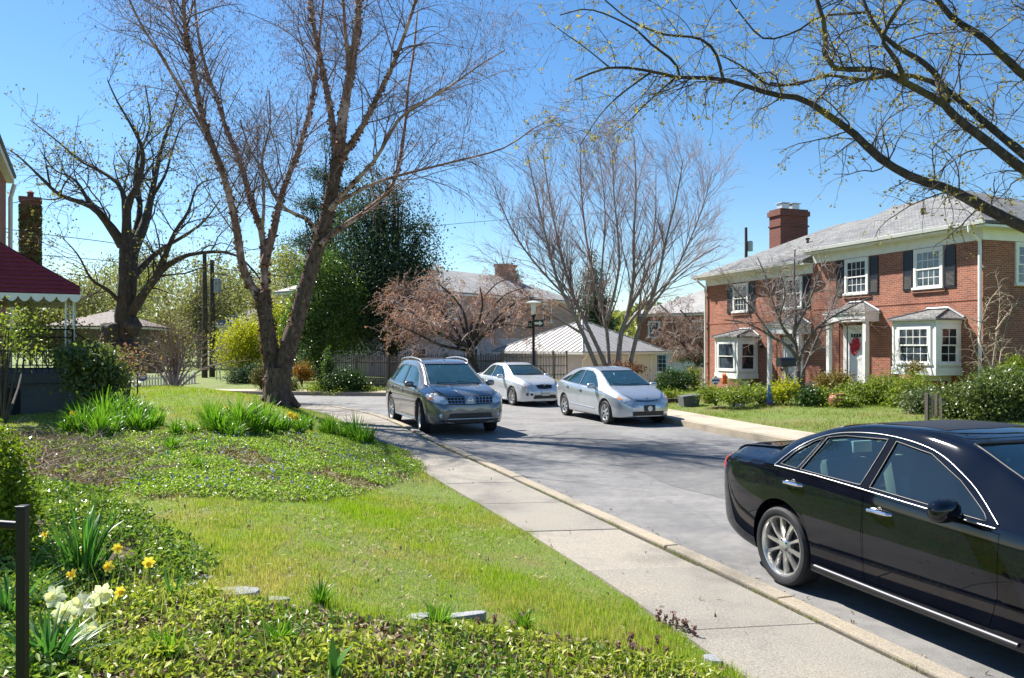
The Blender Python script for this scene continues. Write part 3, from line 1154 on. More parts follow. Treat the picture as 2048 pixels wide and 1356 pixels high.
MUR = dict(
    L=4.77, ra=1.015, fa=3.84, r=0.375, tw=0.235, rim=0.245, nsp=6, spw=0.032, track=1.62, arch=0.05, lift=0.03, steer=-0.18,
    top=[(0, .74), (.03, .95), (.1, 1.07), (.35, 1.36), (.62, 1.56), (.95, 1.65), (1.6, 1.695), (2.3, 1.69), (2.8, 1.635), (3.1, 1.50), (3.5, 1.29), (3.85, 1.115), (4.15, 1.07), (4.45, 1.0), (4.62, .93), (4.72, .85), (4.77, .72)],
    belt=[(0, .66), (.15, .95), (.5, 1.07), (1, 1.06), (2, 1.02), (3, .99), (3.8, .97), (4.3, .90), (4.6, .80), (4.77, .62)],
    w=[(0, .70), (.06, .80), (.25, .885), (.6, .925), (1, .94), (2.4, .935), (3.8, .945), (4.2, .93), (4.45, .885), (4.62, .80), (4.73, .69), (4.77, .60)],
    roof=[(0, .55), (.5, .60), (1, .63), (2, .645), (2.8, .635), (3.2, .66), (3.8, .73), (4.3, .73), (4.6, .62), (4.77, .5)],
    bot=[(0, .44), (.2, .31), (.8, .25), (3.9, .25), (4.5, .25), (4.77, .30)],
    paint=paint('grey paint', (0.165, 0.168, 0.170), 0.5, 0.28), cab=(0.5, 3.75), floor=0.80, seats=(2.15, 1.25), dash=3.4, seat=SEATG,
    glass=GLASSD,
    win=[[(2.12, 1.085), (3.42, 1.045), (3.36, 1.13), (3.02, 1.39), (2.78, 1.50), (2.14, 1.545)], [(1.08, 1.11), (2.04, 1.088), (2.06, 1.545), (1.42, 1.535), (1.22, 1.47)], [(.52, 1.16), (1.0, 1.12), (1.13, 1.45), (.86, 1.42), (.66, 1.31)]],
    wintrim=True,
    shield=dict(poly=shield_poly(3.78, .66, 2.93, .555, 0.07), z0=1.0),
    back=dict(poly=[(.13, -.55), (.13, .55), (.55, .52), (.55, -.52)], z0=1.02),
    doors=[[(2.10, .40), (3.22, .40), (3.34, .60), (3.42, 1.03), (2.10, 1.068)], [(1.46, .44), (2.088, .40), (2.088, 1.068), (1.06, 1.09), (1.10, .86), (1.30, .72)]],
    handles=[(2.26, .94), (1.24, .98)], mirror=(3.22, 1.08),
    panels=[('headlight', [(.52, .755), (.60, .72), (.78, .76), (.885, .82), (.90, .90), (.80, .935), (.64, .895), (.55, .84)], 'x2', 1, LAMPW, 0.006),
            ('turn_lamp', [(.80, .80), (.875, .83), (.875, .86), (.80, .84)], 'x2', 1, LAMPO, 0.012),
            ('grille', [(-.56, .885), (-.49, .715), (0, .70), (.49, .715), (.56, .885), (0, .90)], 'x', 1, BLACKP, 0.004),
            ('badge_plate', [(-.11, .89), (-.11, .72), (.11, .72), (.11, .89)], 'x', 1, ALLOY, 0.010),
            ('bumper_intake', [(-.48, .52), (-.53, .40), (.53, .40), (.48, .52)], 'x', 1, BLACKP, 0.005),
            ('lower_bumper', [(-.70, .375), (-.60, .30), (.60, .30), (.70, .375)], 'x', 1, BLACKP, 0.006),
            ('sunroof', [(1.5, -.45), (1.5, .45), (2.3, .45), (2.34, 0), (2.3, -.45)], 'z', 1, BLACKP, 0.006),
            ('tail_lamp', [(.62, .85), (.70, .80), (.82, .86), (.80, 1.12), (.70, 1.16)], 'x2', -1, LAMPR, 0.006)],
    strips=[('chrome_lip', [(-.52, .395), (.52, .395)], 'x', (1,), 0.012, CHROME),
            ('side_step', [(1.5, .30), (3.35, .30)], 'y', (1, -1), 0.022, CHROME),
            ('hood_crease', [(3.95, .3), (4.55, .22)], 'z', (1,), 0.006, None), ('hood_crease', [(3.95, -.3), (4.55, -.22)], 'z', (1,), 0.006, None)],
    extra=murano_extra)
MUR['strips'] = [(a, b, c, d, e, f or MUR['paint']) for a, b, c, d, e, f in MUR['strips']]
HM = math.atan2(-0.925, 0.375)
make_car('parked_car', MUR, 'dark grey crossover parked against the sidewalk kerb with roof rails', (-1.86, 20.2, 0), HM).scale = (1.03, 1.03, 1.03)


# --- silver hatchback across the street
def prius_extra(root, bvh, keep):
    p = on_body(bvh, [(0, 0.69)], 'x', 1)[0]
    g = MB()
    for zz, ww in ((0.665, .34), (0.69, .37)):
        g.tube(on_body(bvh, [(a, zz - 0.03 * (1 - (a / ww) ** 2)) for a in np.linspace(-ww, ww, 11)], 'x', 1, 0.006), 0.009, 6)
    keep(g.build('grille_bars', CHROME, root, smooth=True))
    q = on_body(bvh, [(0, 0.74)], 'x', 1)[0]
    emblem_ring(root, q.x + 0.012, 0, 0.735, 0.035, keep)
    q = on_body(bvh, [(0.05, 0.42)], 'x', 1)[0]
    pl = keep(MB().box((q.x + 0.022, 0.03, 0.47), (0.012, 0.31, 0.155)).build('license_plate', BLACKP, root, bevel=0.004))
    MB().lathe([(0.001, 0.0), (0.068, 0.0), (0.068, 0.004), (0.001, 0.004)], 24, (q.x + 0.0285, 0.03, 0.452), 'x').build('plate_disc', PLATEW, pl)
    # folded sunshade and papers behind the screen
    keep(MB().box((3.02, -0.12, 1.06), (0.02, 0.16, 0.36), 0, 0, Matrix.Rotation(-0.9, 3, 'Y')).build('paper_permit', PAPER, root))
    keep(MB().box((1.75, -0.52, 1.1), (0.22, 0.02, 0.24)).build('paper_sheet', PAPER, root))


PRI = dict(
    L=4.45, ra=0.90, fa=3.60, r=0.31, tw=0.19, rim=0.21, nsp=6, spw=0.03, track=1.50, arch=0.05,
    top=[(0, .80), (.03, 1.0), (.1, 1.10), (.5, 1.26), (1.0, 1.39), (1.5, 1.46), (1.9, 1.49), (2.3, 1.475), (2.62, 1.405), (3.1, 1.20), (3.55, 1.0), (3.85, .925), (4.1, .845), (4.28, .76), (4.4, .66), (4.45, .55)],
    belt=[(0, .72), (.2, .96), (.6, .99), (1, .97), (2, .93), (3, .89), (3.6, .84), (4.0, .76), (4.3, .64), (4.45, .48)],
    w=[(0, .60), (.06, .72), (.25, .80), (.6, .845), (1, .8625), (3.4, .8625), (3.8, .84), (4.1, .775), (4.28, .68), (4.39, .55), (4.45, .44)],
    roof=[(0, .50), (.5, .53), (1.2, .56), (2, .57), (2.6, .565), (3.0, .60), (3.5, .66), (3.9, .66), (4.2, .56), (4.45, .34)],
    bot=[(0, .36), (.3, .23), (.9, .19), (3.6, .19), (4.2, .2), (4.45, .25)],
    paint=paint('silver blue paint', (0.46, 0.50, 0.54), 0.6, 0.28), cab=(0.45, 3.45), floor=0.70, seats=(2.0, 1.15), dash=3.15, glass=GLASSM,
    win=[[(1.95, .985), (3.10, .935), (3.06, .98), (2.62, 1.27), (2.40, 1.36), (1.98, 1.385)], [(1.02, 1.03), (1.90, .988), (1.93, 1.385), (1.55, 1.365), (1.22, 1.26)], [(.52, 1.06), (.96, 1.035), (1.14, 1.235), (.9, 1.19)]],
    wintrim=True,
    shield=dict(poly=shield_poly(3.48, .62, 2.66, .50, 0.06), z0=0.9),
    back=dict(poly=[(.15, -.46), (.15, .46), (1.0, .45), (1.0, -.45)], z0=1.0),
    doors=[[(1.93, .30), (2.98, .30), (3.10, .50), (3.12, .92), (1.93, .972)], [(1.30, .34), (1.918, .30), (1.918, .972), (1.0, 1.015), (0.98, .78), (1.16, .58)]],
    handles=[(2.08, .84), (1.16, .90)], mirror=(2.98, .95),
    panels=[('headlight', [(.40, .66), (.44, .58), (.56, .56), (.68, .62), (.76, .74), (.72, .82), (.56, .74)], 'x2', 1, LAMPW, 0.006),
            ('turn_lamp', [(.68, .66), (.74, .72), (.70, .74), (.65, .69)], 'x2', 1, LAMPO, 0.012),
            ('grille', [(-.36, .69), (-.30, .635), (0, .615), (.30, .635), (.36, .69), (0, .655)], 'x', 1, BLACKP, 0.003),
            ('bumper_intake', [(-.46, .385), (-.44, .27), (.44, .27), (.46, .385)], 'x', 1, BLACKP, 0.005),
            ('tail_lamp', [(.56, .80), (.66, .78), (.70, 1.0), (.58, 1.0)], 'x2', -1, LAMPR, 0.006)],
    strips=[('side_molding', [(1.35, .42), (3.0, .38)], 'y', (1, -1), 0.014, None)],
    extra=prius_extra)
PRI['strips'] = [(a, b, c, d, e, f or PRI['paint']) for a, b, c, d, e, f in PRI['strips']]
HP = math.atan2(-0.942, 0.335)
make_car('parked_car', PRI, 'silver blue hatchback with a rounded roof in front of the garage birch', (2.80, 22.3, 0), HP)


# --- white sedan behind the hatchback
def corolla_extra(root, bvh, keep):
    q = on_body(bvh, [(0, 0.43)], 'x', 1)[0]
    pl = keep(MB().box((q.x + 0.02, 0.0, 0.45), (0.01, 0.31, 0.155)).build('license_plate', PLATEW, root, bevel=0.004))
    tc = bpy.data.curves.new('plate_text', 'FONT')
    tc.body = '3EP M24'
    tc.size = 0.085
    tc.align_x = 'CENTER'
    tc.extrude = 0.001
    tc.materials.append(BLACKP)
    to = link(bpy.data.objects.new('plate_text', tc), pl)
    to.location = (q.x + 0.0262, 0, 0.415)
    to.rotation_euler = (R(90), 0, R(90))
    bpy.context.view_layer.update()
    tm = bpy.data.meshes.new_from_object(to.evaluated_get(bpy.context.evaluated_depsgraph_get()))
    t2 = link(bpy.data.objects.new('plate_lettering', tm), pl)
    t2.location, t2.rotation_euler = to.location, to.rotation_euler
    bpy.data.objects.remove(to)
    q = on_body(bvh, [(0, 0.70)], 'x', 1)[0]
    emblem_ring(root, q.x + 0.012, 0, 0.74, 0.04, keep)
    for sg in (-1, 1):
        p = on_body(bvh, [(sg * 0.56, 0.42)], 'x', 1)[0]
        keep(MB().lathe([(0.045, -0.04), (0.045, 0.01), (0.036, 0.012), (0.001, 0.002)], 16, (p.x - 0.004, p.y, p.z), 'x').build('fog_lamp', LAMPW, root, smooth=True))
    p = on_body(bvh, [(1.45, 0.0)], 'z', 1)[0]
    keep(MB().prism([(p.x - 0.06, p.z - 0.01), (p.x + 0.09, p.z - 0.005), (p.x - 0.05, p.z + 0.07)], -0.012, 0.012, 'y').build('antenna', COR['paint'], root))


COR = dict(
    L=4.53, ra=1.03, fa=3.63, r=0.315, tw=0.195, rim=0.215, nsp=7, spw=0.022, track=1.48, arch=0.05,
    top=[(0, .66), (.03, .93), (.1, 1.02), (.5, 1.06), (.72, 1.09), (1.05, 1.26), (1.4, 1.40), (1.8, 1.465), (2.3, 1.47), (2.62, 1.40), (3.0, 1.24), (3.42, 1.035), (3.8, .97), (4.15, .90), (4.35, .80), (4.47, .69), (4.53, .56)],
    belt=[(0, .62), (.15, .90), (.6, .95), (1, .96), (2, .92), (3, .89), (3.6, .86), (4.1, .79), (4.35, .69), (4.53, .5)],
    w=[(0, .58), (.06, .70), (.25, .79), (.6, .835), (1, .85), (3.5, .85), (3.9, .83), (4.2, .775), (4.38, .68), (4.48, .57), (4.53, .47)],
    roof=[(0, .50), (.6, .56), (1.2, .54), (2, .555), (2.6, .55), (3.0, .59), (3.5, .66), (4.0, .66), (4.3, .55), (4.53, .36)],
    bot=[(0, .36), (.3, .22), (.9, .17), (3.6, .16), (4.2, .15), (4.53, .19)],
    paint=paint('white silver paint', (0.60, 0.62, 0.63), 0.4, 0.3), cab=(0.8, 3.3), floor=0.70, seats=(2.0, 1.25), dash=3.05, glass=GLASSM,
    win=[[(1.95, .975), (3.02, .935), (2.98, .97), (2.60, 1.23), (2.42, 1.335), (1.98, 1.375)], [(1.12, 1.0), (1.90, .978), (1.93, 1.375), (1.60, 1.35), (1.36, 1.24)]],
    wintrim=True,
    shield=dict(poly=shield_poly(3.36, .62, 2.66, .50, 0.06), z0=0.93),
    back=dict(poly=[(.78, -.52), (.78, .52), (1.36, .47), (1.36, -.47)], z0=1.04),
    doors=[[(1.93, .30), (2.94, .30), (3.02, .50), (3.04, .92), (1.93, .962)], [(1.40, .34), (1.918, .30), (1.918, .962), (1.1, .985), (1.10, .74), (1.26, .54)]],
    handles=[(2.08, .83), (1.24, .86)], mirror=(2.90, .96),
    panels=[('headlight', [(.34, .68), (.36, .60), (.52, .585), (.68, .62), (.74, .70), (.66, .755), (.48, .745)], 'x2', 1, LAMPW, 0.006),
            ('turn_lamp', [(.66, .64), (.71, .67), (.70, .71), (.65, .69)], 'x2', 1, LAMPO, 0.012),
            ('grille', [(-.31, .73), (-.26, .61), (0, .595), (.26, .61), (.31, .73), (0, .755)], 'x', 1, BLACKP, 0.005),
            ('bumper_intake', [(-.40, .40), (-.46, .27), (.46, .27), (.40, .40)], 'x', 1, BLACKP, 0.005),
            ('fog_recess', [(.46, .46), (.47, .38), (.66, .38), (.66, .46)], 'x2', 1, DARKM, 0.004),
            ('tail_lamp', [(.50, .74), (.62, .74), (.68, .92), (.52, .92)], 'x2', -1, LAMPR, 0.006)],
    strips=[('side_skirt', [(1.42, .23), (3.2, .22)], 'y', (1, -1), 0.02, None)],
    extra=corolla_extra)
COR['strips'] = [(a, b, c, d, e, f or COR['paint']) for a, b, c, d, e, f in COR['strips']]
HC = math.atan2(-0.89, 0.45)
make_car('parked_car', COR, 'white silver sedan half hidden behind the grey crossover, beside the lamp post', (0.14, 28.6, 0), HC)


# --- black saloon in the foreground
def lexus_extra(root, bvh, keep):
    for sg in (-1, 1):
        pts = [(1.0, 1.005), (1.04, 1.13), (1.20, 1.235), (1.50, 1.315), (1.95, 1.345), (2.40, 1.295), (2.75, 1.15), (3.10, .925)]
        keep(strip(bvh, [tuple(p) for p in catmull(pts, 40)], 'y', sg, 0.0065, 'chrome_trim', TRIM, root, 0.004))
        keep(strip(bvh, [(1.0, 1.0), (1.5, .99), (2.0, .965), (2.6, .93), (3.10, .905)], 'y', sg, 0.0065, 'chrome_trim', TRIM, root, 0.004))
        keep(strip(bvh, [(1.50, .27), (2.3, .255), (3.25, .245)], 'y', sg, 0.016, 'sill_trim', mat('sill chrome', (0.10, 0.10, 0.11), 0.5, 0.8), root, 0.006))
        keep(patch(bvh, [(1.985, .975), (2.05, .972), (2.07, 1.325), (2.01, 1.33)], 'y', sg, 'pillar_cover', mat('pillar black', (0.004, 0.004, 0.006), 0.05, spec=0.25), root, 0.003, thick=0.004))
    # small spoiler lip on the boot
    pts = on_body(bvh, [(0.12 + 0.1 * (a / .52) ** 4, a) for a in np.linspace(-.48, .48, 13)], 'z', 1, -0.006)
    keep(MB().tube(pts, [0.004] + [0.013] * 11 + [0.004], 8).build('spoiler', LEX['paint'], root, smooth=True))
    keep(MB().box((1.0, 0.1, 1.12), (0.03, 0.22, 0.1)).build('paper_sheet', PAPER, root))


LEX = dict(
    L=4.825, ra=1.08, fa=3.93, r=0.33, tw=0.24, rim=0.247, nsp=10, spw=0.024, track=1.56, arch=0.05, shoulder=0.972,
    top=[(0, .72), (.025, .94), (.07, 1.06), (.14, 1.075), (.45, 1.10), (.68, 1.12), (1.0, 1.24), (1.4, 1.365), (1.8, 1.42), (2.2, 1.43), (2.6, 1.385), (3.0, 1.23), (3.55, 1.0), (3.9, .955), (4.3, .89), (4.6, .79), (4.76, .68), (4.825, .52)],
    belt=[(0, .68), (.1, .93), (.4, 1.0), (1, 1.0), (1.5, .985), (2, .96), (2.6, .925), (3.1, .90), (3.9, .85), (4.4, .76), (4.7, .62), (4.825, .45)],
    w=[(0, .62), (.05, .72), (.18, .81), (.45, .87), (.9, .905), (1.4, .91), (2.4, .912), (3.7, .91), (4.2, .88), (4.5, .80), (4.7, .68), (4.79, .56), (4.825, .45)],
    roof=[(0, .52), (.3, .60), (.7, .60), (1.2, .555), (1.8, .57), (2.4, .575), (2.8, .60), (3.3, .68), (3.7, .70), (4.2, .68), (4.6, .55), (4.825, .34)],
    bot=[(0, .38), (.2, .30), (.5, .23), (1, .19), (3.9, .18), (4.5, .19), (4.825, .25)],
    paint=paint('black blue paint', (0.0015, 0.003, 0.008), 0.0, 0.7, spec=0.0, ior=1.5), cab=(0.85, 3.5), floor=0.70, seats=(2.15, 1.30), dash=3.15, seat=SEATM, handlemat=CHROME, glass=GLASS,
    win=[[(2.06, .985), (3.02, .93), (2.98, .97), (2.72, 1.13), (2.42, 1.265), (2.08, 1.315)], [(1.31, 1.01), (1.97, .988), (2.0, 1.32), (1.55, 1.30), (1.345, 1.265)], [(1.05, 1.02), (1.27, 1.012), (1.305, 1.255), (1.20, 1.215), (1.08, 1.12)]],
    wintrim=True,
    shield=dict(poly=shield_poly(3.50, .66, 2.66, .52, 0.07), z0=0.92),
    back=dict(poly=[(.74, -.56), (.74, .56), (1.42, .49), (1.42, -.49)], z0=1.05),
    doors=[[(2.03, .30), (3.06, .29), (3.13, .50), (3.13, .88), (2.03, .945)], [(1.52, .31), (2.018, .30), (2.018, .945), (1.06, .98), (1.04, .90), (1.16, .80), (1.38, .62), (1.48, .44)]],
    handles=[(2.19, .83), (1.26, .885)], mirror=(2.82, .945),
    panels=[('tail_lamp', [(.50, .90), (.52, .83), (.66, .79), (.78, .86), (.80, .98), (.66, .985)], 'x2', -1, LAMPR, 0.008),
            ('headlight', [(.40, .70), (.46, .60), (.62, .60), (.74, .68), (.74, .76), (.58, .76)], 'x2', 1, LAMPW, 0.006),
            ('grille', [(-.3, .68), (-.24, .54), (.24, .54), (.3, .68)], 'x', 1, BLACKP, 0.004),
            ('sunroof', [(1.75, -.42), (1.75, .42), (2.35, .42), (2.38, 0), (2.35, -.42)], 'z', 1, BLACKP, 0.003)],
    extra=lexus_extra)
HL = math.atan2(-0.94, 0.352)
make_car('parked_car', LEX, 'black sedan close up in front of the near sidewalk kerb', (3.68, 5.80, 0), HL).scale = (1.0, 1.0, 1.035)
# ------------------------------------------------------------------ buildings
def brick_mat(name, a, b, mortar, bw=0.21, bh=0.068, rot=False):
    m = bpy.data.materials.new(name)
    t = NT(m)
    c = t.coord('Object')
    s = t.n('ShaderNodeSeparateXYZ', {0: c})
    u = t.math('ADD', s.outputs[0], s.outputs[1])
    v = t.n('ShaderNodeCombineXYZ', {0: u, 1: s.outputs[2], 2: 0.0}).outputs[0]
    br = t.n('ShaderNodeTexBrick', {'Vector': v, 'Color1': a + (1,), 'Color2': b + (1,), 'Mortar': mortar + (1,), 'Scale': 1.0, 'Mortar Size': 0.006, 'Mortar Smooth': 0.2, 'Bias': 0.0, 'Brick Width': bw, 'Row Height': bh})
    n1 = t.noise(c, 0.6, 5, 0.6)
    n2 = t.noise(c, 18, 4, 0.7)
    col = t.mix(1.0, br.outputs['Color'], t.ramp(n1, [(0.3, (0.78, 0.76, 0.76)), (0.7, (1.15, 1.12, 1.1))]), 'MULTIPLY')
    col = t.mix(1.0, col, t.ramp(n2, [(0.3, (0.8, 0.8, 0.8)), (0.7, (1.15, 1.15, 1.15))]), 'MULTIPLY')
    t.bsdf(col, 0.85, t.bump(br.outputs['Fac'], 0.5, -0.01))
    return m


def shingle_mat(name, a, b, gap, w=0.34, h=0.17):
    m = bpy.data.materials.new(name)
    t = NT(m)
    c = t.coord('Object')
    s = t.n('ShaderNodeSeparateXYZ', {0: c})
    u = t.math('ADD', s.outputs[0], s.outputs[1])
    v = t.n('ShaderNodeCombineXYZ', {0: u, 1: t.math('MULTIPLY', s.outputs[2], 2.2), 2: 0.0}).outputs[0]
    br = t.n('ShaderNodeTexBrick', {'Vector': v, 'Color1': a + (1,), 'Color2': b + (1,), 'Mortar': gap + (1,), 'Scale': 1.0, 'Mortar Size': 0.010, 'Mortar Smooth': 0.3, 'Bias': -0.1, 'Brick Width': w, 'Row Height': h})
    n1 = t.noise(c, 0.7, 5)
    n2 = t.noise(c, 9, 4, 0.7)
    col = t.mix(1.0, br.outputs['Color'], t.ramp(n1, [(0.3, (0.8, 0.8, 0.82)), (0.7, (1.12, 1.1, 1.05))]), 'MULTIPLY')
    col = t.mix(1.0, col, t.ramp(n2, [(0.3, (0.78, 0.78, 0.78)), (0.7, (1.2, 1.2, 1.2))]), 'MULTIPLY')
    t.bsdf(col, 0.75, t.bump(br.outputs['Fac'], 0.6, -0.02))
    return m


BRICK = brick_mat('red brick', (0.37, 0.122, 0.064), (0.23, 0.07, 0.042), (0.44, 0.355, 0.285))
BRICKD = brick_mat('dark chimney brick', (0.20, 0.055, 0.035), (0.14, 0.04, 0.028), (0.22, 0.16, 0.13))
BRICKO = brick_mat('orange brick', (0.40, 0.17, 0.10), (0.33, 0.13, 0.08), (0.42, 0.36, 0.30))
BRICKW = brick_mat('painted brick', (0.62, 0.60, 0.58), (0.54, 0.52, 0.51), (0.42, 0.41, 0.40))
SLATE = shingle_mat('slate shingle', (0.215, 0.215, 0.21), (0.125, 0.128, 0.132), (0.045, 0.045, 0.045))
SLATE2 = shingle_mat('old slate', (0.36, 0.355, 0.34), (0.29, 0.285, 0.28), (0.16, 0.155, 0.15))
WHITE = mat('white paint', (0.78, 0.77, 0.73), 0.5, var=0.06, vscale=4)
CREAM = mat('cream paint', (0.72, 0.69, 0.60), 0.5, var=0.06)
SHUT = mat('dark shutter', (0.014, 0.017, 0.024), 0.4)
LEADM = mat('lead flashing', (0.22, 0.22, 0.23), 0.5, 0.3, var=0.2)
IRON = mat('wrought iron', (0.012, 0.013, 0.015), 0.4, 0.4)
DARKWOOD = mat('dark wood', (0.06, 0.045, 0.035), 0.8, var=0.3)
CONCG = concrete('stoop concrete', (0.115, 0.12, 0.125), (1.1, 1.1, 1.1), agg=0.1)


def window_glass(name, base, var):
    if name in _M: return _M[name]
    m = bpy.data.materials.new(name)
    t = NT(m)
    f = t.noise(t.coord('Object', (1.1, 1.1, 0.8)), 2.2, 3, 0.5, 0.6)
    c = t.ramp(f, [(0.35, tuple(x * (1 - var) for x in base)), (0.65, tuple(x * (1 + var) for x in base))])
    b = t.bsdf(c, 0.03)
    b.inputs['Specular IOR Level'].default_value = 0.9
    _M[name] = m
    return m


PANE = window_glass('window pane', (0.045, 0.06, 0.075), 0.7)
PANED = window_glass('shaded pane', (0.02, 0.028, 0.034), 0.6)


def window(parent, x, z0, z1, w, y=0.0, axis='y', sgn=-1, cols=3, rows=2, casing=0.11, name='window', pane=None, screen=True, depth=0.06):
    """double-hung sash: casing, two sashes with bars, panes; on a wall whose outward side is sgn along axis"""
    def B(mb, u0, u1, d0, d1, a0, a1, mi=0):
        p, q = sorted((y + sgn * d0, y + sgn * d1))
        if axis == 'y': mb.bb(u0, u1, p, q, a0, a1, mi)
        else: mb.bb(p, q, u0, u1, a0, a1, mi)
    x0, x1 = x - w / 2, x + w / 2
    f = MB()
    c = casing
    B(f, x0, x0 + c, -0.05, depth, z0, z1); B(f, x1 - c, x1, -0.05, depth, z0, z1)
    B(f, x0 + c, x1 - c, -0.05, depth, z1 - c, z1); B(f, x0 - 0.04, x1 + 0.04, -0.05, depth + 0.05, z0 - 0.03, z0 + 0.055)
    fo = f.build(name, WHITE, parent, bevel=0.006)
    a0, a1, u0, u1 = z0 + 0.055, z1 - c, x0 + c, x1 - c
    zm = (a0 + a1) / 2
    s = MB()
    for k, (lo, hi, d) in enumerate(((a0, zm + 0.02, 0.0), (zm - 0.02, a1, 0.025))):
        t = 0.045
        B(s, u0, u0 + t, d, d + 0.022, lo, hi); B(s, u1 - t, u1, d, d + 0.022, lo, hi)
        B(s, u0 + t, u1 - t, d, d + 0.022, lo, lo + t); B(s, u0 + t, u1 - t, d, d + 0.022, hi - t, hi)
        for i in range(1, cols):
            uu = u0 + t + (u1 - u0 - 2 * t) * i / cols
            B(s, uu - 0.011, uu + 0.011, d + 0.002, d + 0.018, lo + t, hi - t)
        for j in range(1, rows):
            zz = lo + t + (hi - lo - 2 * t) * j / rows
            for i in range(cols):
                ua = u0 + t + (u1 - u0 - 2 * t) * i / cols + (0.011 if i else 0)
                ub = u0 + t + (u1 - u0 - 2 * t) * (i + 1) / cols - (0.011 if i < cols - 1 else 0)
                B(s, ua, ub, d + 0.002, d + 0.018, zz - 0.011, zz + 0.011)
    s.build('sash', WHITE, fo)
    g = MB()
    B(g, u0 + 0.01, u1 - 0.01, 0.004, 0.010, a0 + 0.01, zm); B(g, u0 + 0.01, u1 - 0.01, 0.030, 0.036, zm, a1 - 0.01)
    g.build('pane', pane or PANE, fo)
    return fo


def shutter(parent, x, z0, z1, y=0.0, w=0.40):
    m = MB()
    y0 = y - 0.035
    zm = z0 + (z1 - z0) * 0.40
    m.bb(x - w / 2, x - w / 2 + 0.05, y0, y - 0.001, z0, z1); m.bb(x + w / 2 - 0.05, x + w / 2, y0, y - 0.001, z0, z1)
    for q in (z0, zm - 0.03, z1 - 0.06):
        m.bb(x - w / 2 + 0.05, x + w / 2 - 0.05, y0, y - 0.001, q, q + 0.06)
    m.bb(x - w / 2 + 0.05, x + w / 2 - 0.05, y - 0.026, y - 0.001, zm + 0.03, z1 - 0.06)   # solid upper panel
    n = 12
    for i in range(n):
        zz = z0 + 0.06 + (zm - 0.09 - z0) * (i + 0.5) / n
        m.box((x, y - 0.02, zz), (w - 0.1, 0.03, 0.008), 0, 0, Matrix.Rotation(-0.7, 3, 'X'))
    return m.build('shutter', SHUT, parent)


def hip_roof(parent, name, x0, x1, y0, y1, z, rise, hip0=True, hip1=True, m=None, thick=0.09, ridge_in=None):
    yc = (y0 + y1) / 2
    h = ridge_in or (y1 - y0) / 2
    xa, xb = x0 + (h if hip0 else 0), x1 - (h if hip1 else 0)
    V = [(x0, y0, z), (x1, y0, z), (x1, y1, z), (x0, y1, z), (xa, yc, z + rise), (xb, yc, z + rise)]
    V += [(a, b, c - thick) for a, b, c in V[:4]]
    Fc = [[0, 1, 5, 4], [1, 2, 5], [2, 3, 4, 5], [3, 0, 4], [0, 6, 7, 1], [1, 7, 8, 2], [2, 8, 9, 3], [3, 9, 6, 0], [6, 9, 8, 7]]
    return MB().add(V, Fc).build(name, m or SLATE, parent)


# ---- the brick duplex on the right; local x runs along the facade towards the street end, y into the house
HA = math.atan2(-0.9464, 0.3237)
DUP = empty('brick_duplex', (9.97, 40.0, 0), HA, 'red brick duplex house with white bay windows and grey shingle roof', 'house')
W0, WM, W1, HD = 0.0, 7.95, 15.85, 8.6
m = MB()
m.bb(W0, WM, 0.0, HD, -0.9, 5.45); m.bb(WM + 0.002, W1, 0.03 - 0.03, HD, -0.9, 5.85)
wall = m.build('wall', BRICK, DUP)
bc = MB()
bc.bb(W0, WM - 0.01, -0.02, -0.001, 3.16, 3.24); bc.bb(WM + 0.01, W1, -0.02, -0.001, 3.56, 3.64); bc.bb(W1 + 0.001, W1 + 0.02, 0.01, HD, 3.56, 3.64)
bc.build('brick_band', BRICK, wall)
fr = MB()
fr.bb(W0 - 0.03, WM - 0.01, -0.03, -0.001, 5.10, 5.50); fr.bb(WM + 0.01, W1 + 0.03, -0.03, -0.001, 5.48, 5.88); fr.bb(W1 + 0.001, W1 + 0.03, 0.0, HD, 5.48, 5.88); fr.bb(W0 - 0.03, W0 - 0.001, 0.0, HD, 5.1, 5.5)
fr.build('frieze', WHITE, DUP)
so_ = MB()
so_.bb(W0 - 0.48, WM - 0.02, -0.48, HD + 0.4, 5.45, 5.52); so_.bb(WM + 0.0, W1 + 0.48, -0.48, HD + 0.4, 5.83, 5.90)
so_.build('soffit', WHITE, DUP)
r0 = hip_roof(DUP, 'roof', W0 - 0.5, WM - 0.06, -0.5, HD + 0.5, 5.62, 2.22, True, False)
r1 = hip_roof(DUP, 'roof', WM - 0.05, W1 + 0.5, -0.52, HD + 0.52, 6.02, 2.12, False, True)
for rr, (x, y, z) in ((r0, (5.2, 2.0, 6.75)), (r1, (11.9, 1.7, 6.98))):
    MB().lathe([(0.06, -0.15), (0.06, 0.16), (0.10, 0.18), (0.10, 0.24), (0.001, 0.27)], 12, (x, y, z)).build('vent_pipe', BLACKP, rr)
gt = MB()
for (xa, xb, z) in ((W0 - 0.5, WM - 0.3, 5.53), (WM - 0.05, W1 + 0.5, 5.93)):
    gt.prism([(-0.60, z + 0.10), (-0.63, z + 0.09), (-0.60, z - 0.02), (-0.51, z - 0.02), (-0.51, z + 0.02), (-0.58, z + 0.02)], xa, xb, 'x')
gt.build('gutter', WHITE, DUP)
for (x, zt) in ((W1 - 0.03, 5.85), (W0 + 0.05, 5.45)):
    d = MB().tube([(x, -0.56, zt + 0.05), (x, -0.54, zt - 0.12), (x, -0.11, zt - 0.42), (x, -0.10, zt - 0.6), (x, -0.10, 0.1)], 0.055, 8)
    for zz in (1.2, 3.0, 4.6): d.box((x, -0.05, zz), (0.15, 0.1, 0.03))
    d.build('downspout', WHITE, DUP, smooth=True)
